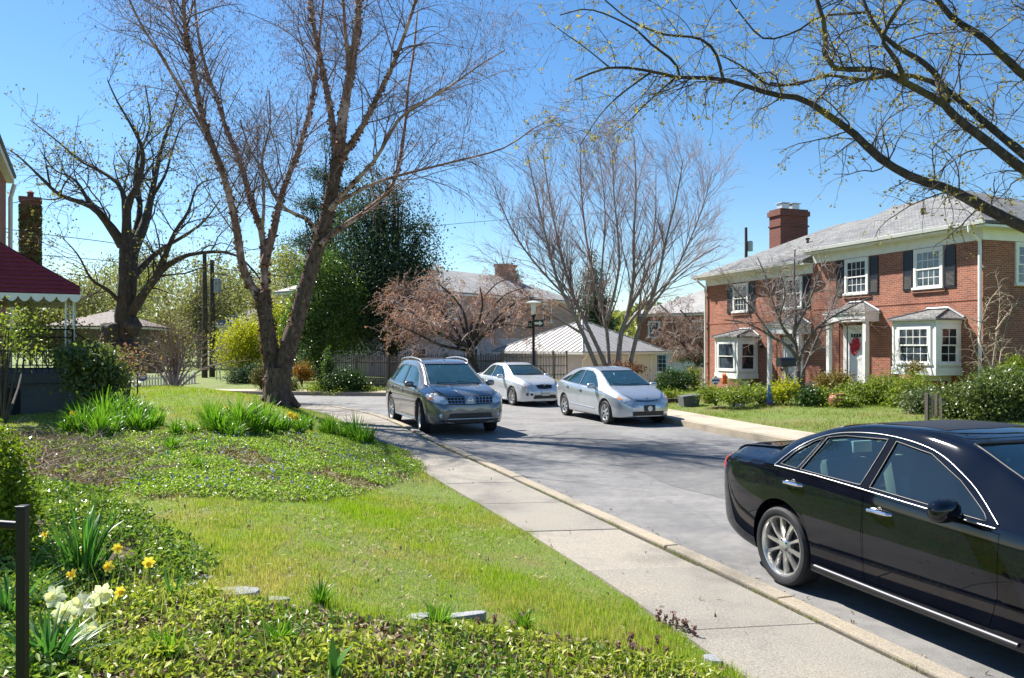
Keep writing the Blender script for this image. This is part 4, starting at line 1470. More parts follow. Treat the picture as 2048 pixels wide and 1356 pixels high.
# chimney with two flues
ch = MB()
cx, cy = 0.9, 4.35
ch.bb(cx - 0.45, cx + 0.45, cy - 0.85, cy + 0.85, 5.6, 8.75); ch.bb(cx - 0.50, cx + 0.50, cy - 0.90, cy + 0.90, 8.2, 8.28)
ch.bb(cx - 0.53, cx + 0.53, cy - 0.93, cy + 0.93, 8.751, 9.0); ch.bb(cx - 0.46, cx + 0.46, cy - 0.86, cy + 0.86, 9.001, 9.1)
cho = ch.build('chimney', BRICKD, DUP)
fl_ = MB()
for q in (-0.35, 0.3):
    fl_.bb(cx - 0.2, cx + 0.2, cy + q - 0.22, cy + q + 0.22, 9.102, 9.40); fl_.bb(cx - 0.28, cx + 0.28, cy + q - 0.28, cy + q + 0.28, 9.42, 9.46)
fl_.build('flue_cap', mat('flue metal', (0.6, 0.6, 0.6), 0.4, 0.5), cho)

dzl = -0.38
for (x, z0, z1, w, dz) in ((13.75, 4.06, 5.46, 1.22, 0), (10.4, 4.06, 5.46, 1.22, 0), (6.7, 4.04, 5.42, 1.2, dzl), (2.95, 4.04, 5.42, 1.2, dzl)):
    window(DUP, x, z0 + dz, z1 + dz, w, 0.0, cols=4 if w > 1 else 3)
    for sg in (-1, 1): shutter(DUP, x + sg * (w / 2 + 0.27), z0 + dz - 0.03, z1 + dz - 0.02, -0.002, 0.42)
    MB().bb(x - w / 2 - 0.1, x + w / 2 + 0.1, -0.07, -0.001, z0 + dz - 0.14, z0 + dz - 0.035).build('brick_sill', BRICK, DUP)
# end wall windows
window(DUP, 2.0, 4.06, 5.46, 1.25, W1, 'x', 1, cols=4)
window(DUP, 6.0, 4.06, 5.46, 1.25, W1, 'x', 1, cols=4)
window(DUP, 2.6, 1.35, 2.85, 1.25, W1, 'x', 1, cols=4, pane=PANED)


def bay(x0, x1, z0, z1, dep, simple=False):
    b = MB()
    y = -dep
    b.bb(x0, x1, y, -0.001, z0 + 0.25, z1)
    b.bb(x0 - 0.05, x1 + 0.05, y - 0.05, -0.001, z0, z0 + 0.248)
    b.bb(x0 - 0.03, x1 + 0.03, y - 0.03, -0.001, z1 - 0.16, z1 - 0.001)
    # corner boards
    for xx in (x0, x1): b.bb(xx - 0.035, xx + 0.035, y - 0.025, y + 0.1, z0 + 0.25, z1 - 0.162)
    bo = b.build('bay_window', WHITE, DUP, bevel=0.008)
    c = (x0 + x1) / 2
    zz0, zz1 = z0 + 0.36, z1 - 0.22
    window(bo, c, zz0, zz1, (x1 - x0) * 0.80, y, cols=1 if simple else 4, rows=1 if simple else 2, casing=0.09, depth=0.04)
    window(bo, y / 2 - 0.02, zz0, zz1, dep * 0.80, x1, 'x', 1, cols=1 if simple else 2, rows=1 if simple else 2, casing=0.09, depth=0.04, pane=PANED)
    window(bo, y / 2 - 0.02, zz0, zz1, dep * 0.80, x0, 'x', -1, cols=1 if simple else 2, rows=1 if simple else 2, casing=0.09, depth=0.04)
    e = 0.14
    V = [(x0 - e, y - e, z1), (x1 + e, y - e, z1), (x1 + e, 0, z1), (x0 - e, 0, z1), (x0 + 0.5, -0.02, z1 + 0.33), (x1 - 0.5, -0.02, z1 + 0.33)]
    V += [(a, b_, q - 0.06) for a, b_, q in V[:4]]
    MB().add(V, [[0, 1, 5, 4], [1, 2, 5], [3, 0, 4], [2, 3, 4, 5], [0, 6, 7, 1], [1, 7, 8, 2], [2, 8, 9, 3], [3, 9, 6, 0], [6, 9, 8, 7]]).build('bay_roof', SLATE, DUP)
    fl = MB()
    fl.tube([(x0 - e, -0.03, z1 + 0.03), (x0 + 0.45, -0.05, z1 + 0.37), (x1 - 0.45, -0.05, z1 + 0.37), (x1 + e, -0.03, z1 + 0.03)], 0.05, 6)
    fl.tube([(x1 - 0.5, -0.03, z1 + 0.35), (x1 + e, y - e, z1 + 0.02)], 0.025, 6); fl.tube([(x0 + 0.5, -0.03, z1 + 0.35), (x0 - e, y - e, z1 + 0.02)], 0.025, 6)
    fl.build('flashing', LEADM, DUP)
    MB().bb(c - 0.5, c + 0.5, -dep * 0.55, -0.001, z0 - 0.2, z0 - 0.001).build('bay_bracket', CREAM, DUP)


bay(13.3, 15.05, 1.10, 2.98, 1.1)
bay(2.5, 4.25, 0.55, 2.50, 1.1, True)

FLOWR = mat('red wreath', (0.55, 0.03, 0.05), 0.7, var=0.4, vscale=12)


def porch(x, zb, wreath):
    """front door with white surround under a shallow hipped canopy on flat pilasters"""
    z0, zt = zb, zb + 2.12
    f = MB()
    for sg in (-1, 1): f.bb(x + sg * 0.56 - 0.09, x + sg * 0.56 + 0.09, -0.07, -0.001, z0, zt + 0.12)
    f.bb(x - 0.469, x + 0.469, -0.07, -0.001, zt, zt + 0.12)
    f.build('door_frame', WHITE, DUP, bevel=0.006)
    d = MB()
    d.bb(x - 0.465, x + 0.465, -0.035, -0.001, z0 + 0.03, zt - 0.002)
    d.bb(x - 0.40, x - 0.30, -0.05, -0.036, z0 + 0.05, zt - 0.05); d.bb(x + 0.30, x + 0.40, -0.05, -0.036, z0 + 0.05, zt - 0.05)
    d.bb(x - 0.298, x + 0.298, -0.05, -0.036, z0 + 0.05, z0 + 0.30); d.bb(x - 0.298, x + 0.298, -0.05, -0.036, z0 + 0.92, z0 + 1.04); d.bb(x - 0.298, x + 0.298, -0.05, -0.036, zt - 0.14, zt - 0.05)
    do = d.build('door', WHITE, DUP, bevel=0.004)
    p = MB()
    for i in range(4): p.bb(x - 0.27 + i * 0.14, x - 0.27 + i * 0.14 + 0.11, -0.041, -0.0362, zt - 0.34, zt - 0.2)
    p.build('pane', PANED, do)
    MB().lathe([(0.02, 0.0), (0.02, -0.04), (0.03, -0.05), (0.03, -0.08), (0.001, -0.09)], 12, (x + 0.36, -0.05, z0 + 0.98), 'y').build('handle', CHROME, do)
    c = MB()
    ca, cb, cz, dep = x - 1.0, x + 1.12, zb + 2.36, 0.66
    c.bb(ca, cb, -dep, -0.001, cz, cz + 0.30)
    c.bb(ca - 0.06, cb + 0.06, -dep - 0.06, -0.001, cz + 0.301, cz + 0.37)
    co_ = c.build('canopy', WHITE, DUP, bevel=0.008)
    V = [(ca - 0.08, -dep - 0.08, cz + 0.372), (cb + 0.08, -dep - 0.08, cz + 0.372), (cb + 0.08, 0, cz + 0.372), (ca - 0.08, 0, cz + 0.372), (ca + 0.75, -0.02, cz + 0.74), (cb - 0.75, -0.02, cz + 0.74)]
    MB().add(V, [[0, 1, 5, 4], [1, 2, 5], [3, 0, 4], [2, 3, 4, 5], [0, 3, 2, 1]]).build('canopy_roof', SLATE, co_)
    fl = MB().tube([(ca - 0.06, -0.04, cz + 0.40), (ca + 0.7, -0.05, cz + 0.78), (cb - 0.7, -0.05, cz + 0.78), (cb + 0.06, -0.04, cz + 0.40)], 0.045, 6)
    fl.build('flashing', LEADM, co_)
    for xx in (ca + 0.1, cb - 0.1):
        m_ = MB().bb(xx - 0.08, xx + 0.08, -dep + 0.05, -dep + 0.2, zb - 0.45, cz - 0.001)
        m_.build('canopy_post', WHITE, DUP)
    rails = MB()
    for xx in (x + 0.15, x + 0.55): rails.tube([(xx, -dep - 0.3, zb - 0.55), (xx, -dep - 0.3, zb + 2.3)], 0.02, 6)
    rails.build('iron_post', IRON, DUP)
    st = MB()
    st.bb(x - 1.3, x + 1.3, -1.3, -0.12, -0.5, zb - 0.001)
    st.bb(x - 0.9, x + 0.9, -1.65, -1.301, -0.5, zb - 0.2)
    st.build('stoop', CONCG, DUP)
    if wreath:
        rng = random.Random(5)
        w_ = MB()
        for k in range(70):
            a, r_ = rng.uniform(0, 2 * PI), rng.uniform(0.04, 0.24)
            px, pz = x - 0.02 + r_ * math.cos(a), zb + 1.45 + r_ * math.sin(a) * 1.5
            w_.box((px, -0.09 + rng.uniform(-0.02, 0.02), pz), (rng.uniform(.05, .12), .012, rng.uniform(.05, .12)), rng.uniform(-.5, .5), 0, Matrix.Rotation(rng.uniform(0, 3), 3, 'Y'))
        wo_ = w_.build('floral_wreath', FLOWR)
        wo_.matrix_world = DUP.matrix_basis.copy()
        tag(wo_, 'red flower wreath hanging on the white front door', 'wreath')


porch(10.4, 0.62, True)
porch(6.7, 0.22, False)
# lantern beside the left bay
ln = MB().tube([(4.75, -0.02, 2.05), (4.75, -0.15, 2.1)], 0.02, 6)
ln.lathe([(0.03, 0), (0.1, 0.03), (0.12, 0.14), (0.05, 0.2), (0.001, 0.22)], 10, (4.75, -0.18, 1.95))
ln.build('wall_lantern', IRON, DUP, smooth=True)
lat = MB()
for i in range(14):
    for s in (-1, 1):
        xx = 2.75 + i * 0.12
        lat.box((xx, -0.62 + 0.006 * s, 0.17), (0.022, 0.010, 0.55), 0, 0, Matrix.Rotation(s * 0.78, 3, 'Y'))
lat.bb(2.6, 4.5, -0.65, -0.60, 0.38, 0.43)
lat.build('lattice_skirt', WHITE, DUP)
# ------------------------------------------------------------------ trees
def tubes(P, Rr, n=4):
    B, K, _ = P.shape
    T = np.gradient(P, axis=1)
    T /= np.linalg.norm(T, axis=2, keepdims=True) + 1e-9
    ref = np.array([0.41, 0.87, 0.13])
    a = np.cross(T, ref); a /= np.linalg.norm(a, axis=2, keepdims=True) + 1e-9
    b = np.cross(T, a)
    w = 2 * np.pi * np.arange(n) / n
    V = P[:, :, None, :] + Rr[:, :, None, None] * (a[:, :, None, :] * np.cos(w)[None, None, :, None] + b[:, :, None, :] * np.sin(w)[None, None, :, None])
    base = (np.arange(B) * K * n)[:, None, None] + (np.arange(K - 1) * n)[None, :, None]
    k = np.arange(n)[None, None, :]
    k2 = (k + 1) % n
    Fq = np.stack(np.broadcast_arrays(base + k, base + k2, base + n + k2, base + n + k), -1).reshape(-1, 4)
    return V.reshape(-1, 3), Fq


def spawn(rng, P, Rr, per, t0, t1, ang, length, K=5, up=0.0, droop=0.0, wig=0.12, rs=0.5, rmax=1.0, rmin=0.003, taper=0.35, by_len=True, tfall=0.5, out=None):
    """child branches along parent branches"""
    B, PK, _ = P.shape
    L = np.linalg.norm(np.diff(P, axis=1), axis=2).sum(1)
    cnt = rng.poisson(per * L) if by_len else np.full(B, int(per))
    idx = np.repeat(np.arange(B), cnt)
    N = len(idx)
    if N == 0: return np.zeros((0, K, 3)), np.zeros((0, K))
    t = rng.uniform(t0, t1, N)
    f = t * (PK - 1)
    i = np.clip(f.astype(int), 0, PK - 2)
    u = (f - i)[:, None]
    p = P[idx, i] * (1 - u) + P[idx, i + 1] * u
    r = Rr[idx, i] * (1 - u[:, 0]) + Rr[idx, i + 1] * u[:, 0]
    tan = P[idx, i + 1] - P[idx, i]
    tan /= np.linalg.norm(tan, axis=1, keepdims=True) + 1e-9
    v = rng.normal(size=(N, 3))
    if out is not None: v += out
    v -= (v * tan).sum(1, keepdims=True) * tan
    v /= np.linalg.norm(v, axis=1, keepdims=True) + 1e-9
    a = R(1) * rng.uniform(ang[0], ang[1], N)[:, None]
    d = np.cos(a) * tan + np.sin(a) * v
    d[:, 2] += up
    d /= np.linalg.norm(d, axis=1, keepdims=True)
    ln = rng.uniform(length[0], length[1], N) * (1 - tfall * t)
    out_ = np.zeros((N, K, 3))
    out_[:, 0] = p
    st = (ln / (K - 1))[:, None]
    for k in range(1, K):
        d = d + rng.normal(size=(N, 3)) * wig
        d[:, 2] -= droop * k / K
        d /= np.linalg.norm(d, axis=1, keepdims=True)
        p = p + d * st
        out_[:, k] = p
    r0 = np.clip(np.minimum(r * rs, rmax), rmin, None)
    Rn = r0[:, None] * (1 + (taper - 1) * np.linspace(0, 1, K)[None, :])
    return out_, np.maximum(Rn, rmin * 0.7)


def cards(rng, C, size, asp=0.5, up=None, jitter=0.3, fold=0.12):
    """leaf-shaped quads centred near C (n,3); up=(0,0,1) weights the normals, 'hang' makes them hang"""
    N = len(C)
    if isinstance(up, str):
        ax = rng.normal(size=(N, 3)) * 0.22 + [0, 0, -1.0]
        nr = rng.normal(size=(N, 3)); nr[:, 2] *= 0.1
    else:
        nr = rng.normal(size=(N, 3)) + (np.array(up) if up is not None else 0)
        ax = rng.normal(size=(N, 3))
    ax /= np.linalg.norm(ax, axis=1, keepdims=True)
    nr -= (nr * ax).sum(1, keepdims=True) * ax
    nr /= np.linalg.norm(nr, axis=1, keepdims=True) + 1e-9
    sd_ = np.cross(ax, nr)
    s = (size if np.isscalar(size) else size) * rng.uniform(1 - jitter, 1 + jitter, N)
    s = s[:, None]
    V = np.stack([C - ax * s * 0.5, C + sd_ * s * asp * 0.5 + nr * s * fold, C + ax * s * 0.5, C - sd_ * s * asp * 0.5 + nr * s * fold], 1).reshape(-1, 3)
    a = np.arange(N)[:, None] * 4
    return V, a + np.array([[0, 1, 2, 3]])


class Bag:
    def __init__(s): s.V, s.F, s.n = [], [], 0

    def add(s, VF):
        V, Fq = VF
        if len(V) == 0: return s
        s.V.append(V); s.F.append(np.asarray(Fq) + s.n); s.n += len(V)
        return s

    def build(s, name, m, parent=None, smooth=False, origin=None, midx=None):
        V = np.concatenate(s.V)
        if origin is not None: V = V - np.array(origin)
        return mesh_np(name, V, s.F, m, parent, smooth, midx)


def limb(px, d0, d1, w0, w1, K=16, bow=0.0):
    """a limb traced in the photo; depth runs from d0 to d1"""
    Q = catmull(px, K)
    t = np.linspace(0, 1, K)
    d = d0 + (d1 - d0) * t + bow * np.sin(t * PI)
    P = np.column_stack([(Q[:, 0] - CX) / F * d, d, CAMH - (Q[:, 1] - HY) / F * d])
    ww = (w0 + (w1 - w0) * t ** 0.62) / F * d / 2 * 0.9
    return P, ww


def bark_mat(name, cols, scale=(9, 9, 2.0), bump=0.9, dist=0.03, mottled=None):
    if name in _M: return _M[name]
    m = bpy.data.materials.new(name)
    t = NT(m)
    v = t.coord('Object', scale)
    f = t.noise(v, 1.6, 7, 0.7, 0.8)
    c = t.ramp(f, [(0.28 + 0.44 * i / (len(cols) - 1), k) for i, k in enumerate(cols)])
    if mottled:
        f2 = t.noise(t.coord('Object'), mottled[0], 5, 0.65)
        c = t.mix(t.ramp(f2, [(0.5, (0, 0, 0)), (0.62, (1, 1, 1))]), c, mottled[1] + (1,))
    t.bsdf(c, 0.9, t.bump(f, bump, dist))
    _M[name] = m
    return m


BK_DARK = bark_mat('dark bark', [(0.02, 0.016, 0.013), (0.06, 0.05, 0.042), (0.13, 0.11, 0.09)])
BK_MOSS = bark_mat('mossy bark', [(0.018, 0.016, 0.014), (0.05, 0.043, 0.036), (0.11, 0.095, 0.075)], mottled=(1.1, (0.13, 0.12, 0.03)))
BK_BIRCH = bark_mat('birch bark', [(0.06, 0.026, 0.018), (0.27, 0.145, 0.11), (0.52, 0.35, 0.29)], mottled=(1.1, (0.60, 0.43, 0.37)))
BK_BASE = bark_mat('old birch bark', [(0.03, 0.018, 0.014), (0.13, 0.083, 0.062), (0.27, 0.185, 0.145)], (7, 7, 2.4), 1.0, 0.06)
BK_GREY = bark_mat('grey bark', [(0.13, 0.11, 0.10), (0.29, 0.25, 0.225), (0.46, 0.40, 0.37)])
BK_DOG = bark_mat('dogwood bark', [(0.05, 0.045, 0.042), (0.12, 0.105, 0.10), (0.2, 0.18, 0.17)])
TW_BIRCH = mat('birch twig', (0.20, 0.125, 0.115), 0.7)
TW_GREY = mat('grey twig', (0.29, 0.235, 0.215), 0.8)
TW_DARK = mat('dark twig', (0.07, 0.055, 0.042), 0.8)
TW_RED = mat('cherry twig', (0.40, 0.31, 0.28), 0.7)
PEEL = leaf_mat('peeling bark', [(0.07, 0.035, 0.025), (0.16, 0.08, 0.055), (0.30, 0.19, 0.145)], 0.15, 0.8)
CATKIN = leaf_mat('birch catkin', [(0.10, 0.065, 0.045), (0.20, 0.14, 0.08), (0.15, 0.11, 0.085)], 0.2, 0.8)
BUD_Y = leaf_mat('young maple leaf', [(0.31, 0.24, 0.07), (0.41, 0.33, 0.11), (0.28, 0.25, 0.09), (0.50, 0.42, 0.19)], 0.5, 0.6)
BUD_G = leaf_mat('young oak leaf', [(0.17, 0.16, 0.05), (0.25, 0.22, 0.07), (0.14, 0.15, 0.05)], 0.45, 0.6)
BUD_R = leaf_mat('cherry bud', [(0.44, 0.165, 0.10), (0.54, 0.25, 0.165), (0.60, 0.37, 0.27)], 0.3, 0.7)


def tree_root(name, loc, label, group=None):
    return empty(name, loc, 0, label, 'tree', group)


def limb_parts(root, limbs, loc, m, n=10, name='trunk'):
    bg = Bag()
    rng = np.random.default_rng(int(abs(loc[0] * 10)) + 3)
    for P, w in limbs:
        V, Fq = tubes(P[None], w[None], n)
        # knobbly surface
        V = V + rng.normal(size=V.shape) * np.repeat(w, n)[:, None] * 0.05
        bg.add((V, Fq))
    return bg.build(name, m, root, True, loc)


# ---- river birch beside the near sidewalk
def river_birch():
    D = 20.5
    base = at(556, 800, D)
    base = (base[0], base[1], hz(base[0], base[1]))
    root = tree_root('birch_tree', base, 'tall river birch with peeling bark and forked trunk on the near lawn')
    rng = np.random.default_rng(11)
    tr = [limb([(552, 822), (552, 795), (554, 765), (556, 735)], D, D, 60, 52, 10),
          limb([(563, 765), (567, 735), (575, 700), (594, 640), (604, 600), (616, 560), (628, 515), (645, 467), (663, 387), (677, 311)], D, D + .3, 41, 27, 24),
          limb([(545, 790), (544, 750), (540, 700), (532, 640), (526, 596), (524, 585)], D + .1, D - .1, 38, 33, 16)]
    # flared root collar
    for a in range(6):
        an = a * PI / 3 + 0.3
        c = np.array([base[0], base[1], 0])
        P = np.array([[c[0] + math.cos(an) * q, c[1] + math.sin(an) * q, hz(c[0], c[1]) + h] for q, h in ((0.14, 0.5), (0.25, 0.22), (0.38, 0.05), (0.55, -0.08))])
        tr.append((catmull(P, 8), np.linspace(0.17, 0.07, 8)))
    limb_parts(root, tr, base, BK_BASE, 14)
    up = [limb([(524, 610), (512, 588), (495, 560), (484, 530), (473, 456), (451, 365), (424, 290), (400, 215), (381, 107), (370, 54), (366, -30), (360, -120)], D - .1, D - 1.5, 26, 8, 24),
          limb([(527, 610), (530, 560), (529, 537), (524, 467), (505, 413), (483, 333), (456, 268), (430, 188), (413, 140), (395, 60), (385, -60)], D, D + 1, 24, 5, 24),
          limb([(529, 530), (548, 456), (564, 387), (591, 317), (607, 268), (623, 204), (634, 134), (640, 60), (650, -30)], D, D + 1.6, 24, 5, 20),
          limb([(424, 290), (397, 236), (349, 156), (315, 100), (285, 54), (250, -20), (225, -90)], D - .8, D - 3, 12, 4, 16),
          limb([(524, 467), (528, 400), (524, 322), (540, 250), (538, 180)], D, D - 1.5, 10, 3, 12),
          limb([(677, 315), (687, 225), (703, 134), (714, 54), (718, 0), (722, -100)], D + .3, D + .2, 32, 14, 18),
          limb([(673, 310), (660, 215), (644, 134), (628, 54), (618, -20), (605, -100)], D + .3, D + 1.3, 22, 8, 16),
          limb([(680, 322), (725, 252), (752, 199), (784, 134), (805, 80), (827, 16), (850, -60)], D + .2, D - 1.6, 20, 6, 16),
          limb([(660, 419), (698, 376), (752, 317), (805, 231), (886, 182), (960, 130), (1010, 100)], D + .1, D - 2.2, 16, 3, 16),
          limb([(640, 490), (671, 462), (714, 435), (768, 392), (795, 344), (811, 242), (816, 177), (827, 107), (835, 20)], D, D + 1.8, 18, 4, 18),
          limb([(671, 408), (741, 370), (805, 349), (913, 322), (1010, 295), (1074, 252), (1120, 235)], D, D - 1.0, 12, 2.4, 16),
          limb([(634, 478), (618, 440), (580, 424), (548, 392), (532, 349), (500, 300), (480, 240)], D, D - 1.4, 15, 3, 14),
          limb([(700, 170), (690, 60), (685, -40)], D + .3, D - 1, 12, 6, 10),
          limb([(381, 107), (350, 40), (330, -40)], D - 1, D, 8, 4, 8)]
    up = [(P, w * .84) for P, w in up]
    limb_parts(root, up, base, BK_BIRCH, 10, 'limbs')
    # curling strips of peeling bark along the limbs
    pts, rad = [], []
    for P, w in tr[1:3] + up:
        n = len(P)
        for k in range(int(n * 20)):
            i = rng.integers(0, n)
            if w[i] < 0.05: continue
            a = rng.uniform(0, 2 * PI)
            o = np.array([math.cos(a), math.sin(a), rng.uniform(-.3, .3)])
            pts.append(P[i] + (P[min(i + 1, n - 1)] - P[i]) * rng.uniform() + o * w[i] * rng.uniform(0.98, 1.16))
    Bag().add(cards(rng, np.array(pts), 0.11, 0.6, None, 0.6, 0.3)).build('peeling_bark', PEEL, root, False, base)
    # crown
    Ps = [P for P, w in up]; Ws = [w for P, w in up]
    LP = np.stack([P[np.linspace(0, len(P) - 1, 16).astype(int)] for P in Ps]); LW = np.stack([w[np.linspace(0, len(w) - 1, 16).astype(int)] for w in Ws])
    tw = Bag()
    b1, r1 = spawn(rng, LP, LW, 3.2, 0.2, 1.0, (25, 60), (1.2, 3.6), 8, 0.25, 0.05, 0.13, 0.4, 0.019, 0.005)
    b2, r2 = spawn(rng, b1, r1, 3.6, 0.12, 1.0, (25, 65), (0.6, 1.9), 7, 0.1, 0.25, 0.16, 0.5, 0.0075, 0.0034)
    b3, r3 = spawn(rng, b2, r2, 5.0, 0.1, 1.0, (20, 60), (0.35, 1.2), 5, 0.0, 0.5, 0.16, 0.6, 0.0048, 0.0028)
    for b, r, n in ((b1, r1, 5), (b2, r2, 4), (b3, r3, 3)): tw.add(tubes(b, r, n))
    print('birch twigs', len(b1), len(b2), len(b3))
    crown = tw.build('crown', TW_BIRCH, root, True, base)
    tips = np.concatenate([b3[:, -1], b3[rng.random(len(b3)) < 0.5, -2], b2[:, -1]])
    c = tips + rng.normal(size=tips.shape) * 0.03 - [0, 0, 0.04]
    Bag().add(cards(rng, c[rng.random(len(c)) < .7], 0.09, 0.18, 'hang', 0.3, 0.1)).build('catkins', CATKIN, crown, False, base)


river_birch()


def old_maple():
    D = 30.0
    base = at(240, 745, D)
    root = tree_root('maple_tree', base, 'big old dark maple with burls on its trunk, sprouting small leaves, left of the birch')
    rng = np.random.default_rng(5)
    tr = [limb([(238, 780), (243, 720), (250, 644), (255, 564), (258, 500), (256, 470)], D, D, 50, 38, 18)]
    limbs = [limb([(262, 510), (290, 446), (306, 376), (322, 301), (344, 231), (358, 180)], D, D + 2, 26, 5),
             limb([(254, 490), (255, 413), (279, 360), (285, 300), (262, 250), (233, 200), (215, 160)], D, D - 2, 24, 4),
             limb([(246, 490), (215, 446), (183, 413), (124, 392), (91, 365), (48, 322), (20, 300)], D, D - 3, 24, 4),
             limb([(252, 440), (242, 376), (204, 344), (161, 322), (118, 285), (60, 240)], D, D + 2, 14, 3),
             limb([(257, 566), (285, 532), (322, 499), (376, 467), (410, 440), (440, 400)], D, D + 2.5, 20, 4),
             limb([(254, 640), (285, 592), (328, 537), (376, 510), (456, 505), (499, 532), (520, 560)], D, D - 2, 24, 5),
             limb([(312, 556), (349, 467), (376, 424), (397, 370), (440, 355)], D - .5, D - 3, 16, 4),
             limb([(300, 400), (330, 350), (345, 300), (365, 250), (400, 230)], D + 1, D + 3, 9, 3),
             limb([(252, 615), (215, 580), (183, 559), (156, 510), (120, 470)], D, D - 2.5, 12, 3),
             limb([(262, 500), (280, 420), (272, 330), (300, 250), (290, 170)], D + .2, D + 3, 18, 4),
             limb([(183, 413), (150, 360), (110, 340), (80, 300)], D - 1, D, 10, 3)]
    limbs = [(P, w * np.linspace(1.15, .6, len(w))) for P, w in limbs]
    limb_parts(root, tr + limbs, base, BK_DARK, 10)
    # burls
    for (px, py, r) in ((224, 668, .40), (266, 652, .30), (236, 706, .42), (262, 700, .28)):
        p = np.array(at(px, py, D - 0.25)) - np.array(base)
        th, ph = np.meshgrid(np.linspace(0.05, PI - 0.05, 12), np.linspace(0, 2 * PI, 18, endpoint=False), indexing='ij')
        rr = r * (1 + 0.16 * np.sin(3 * ph + px) * np.sin(2 * th) + 0.12 * np.cos(5 * th + py) + rng.normal(size=th.shape) * 0.04)
        V = np.stack([p[0] + rr * np.sin(th) * np.cos(ph), p[1] + rr * np.sin(th) * np.sin(ph), p[2] + 1.15 * rr * np.cos(th)], -1).reshape(-1, 3)
        a_, b_ = np.meshgrid(np.arange(11), np.arange(18), indexing='ij')
        q = np.stack([a_ * 18 + b_, (a_ + 1) * 18 + b_, (a_ + 1) * 18 + (b_ + 1) % 18, a_ * 18 + (b_ + 1) % 18], -1).reshape(-1, 4)
        mesh_np('burl', V, q, BK_DARK, root, True)
    LP = np.stack([P for P, w in limbs]); LW = np.stack([w for P, w in limbs])
    tw = Bag()
    b1, r1 = spawn(rng, LP, LW, 2.2, 0.15, 1.0, (30, 75), (1.2, 3.6), 8, 0.25, 0.0, 0.2, 0.4, 0.04, 0.011)
    b2, r2 = spawn(rng, b1, r1, 2.6, 0.15, 1.0, (30, 70), (0.6, 1.9), 6, 0.2, 0.0, 0.22, 0.5, 0.016, 0.007)
    b3, r3 = spawn(rng, b2, r2, 2.4, 0.15, 1.0, (30, 60), (0.3, 0.9), 4, 0.15, 0.0, 0.2, 0.6, 0.009, 0.005)
    for b, r, n in ((b1, r1, 5), (b2, r2, 4), (b3, r3, 3)): tw.add(tubes(b, r, n))
    crown = tw.build('crown', BK_DARK, root, True, base)
    pts = np.concatenate([b3[:, -1], b3[:, -1], b3[:, 2], b2[:, -1], b2[:, 3]])
    pts = np.repeat(pts, 1, 0) + rng.normal(size=(len(pts), 3)) * 0.07
    print('maple', len(b3), len(pts))
    Bag().add(cards(rng, pts[rng.random(len(pts)) < .55], 0.10, 0.75)).build('leaves', BUD_G, crown, False, base)


old_maple()


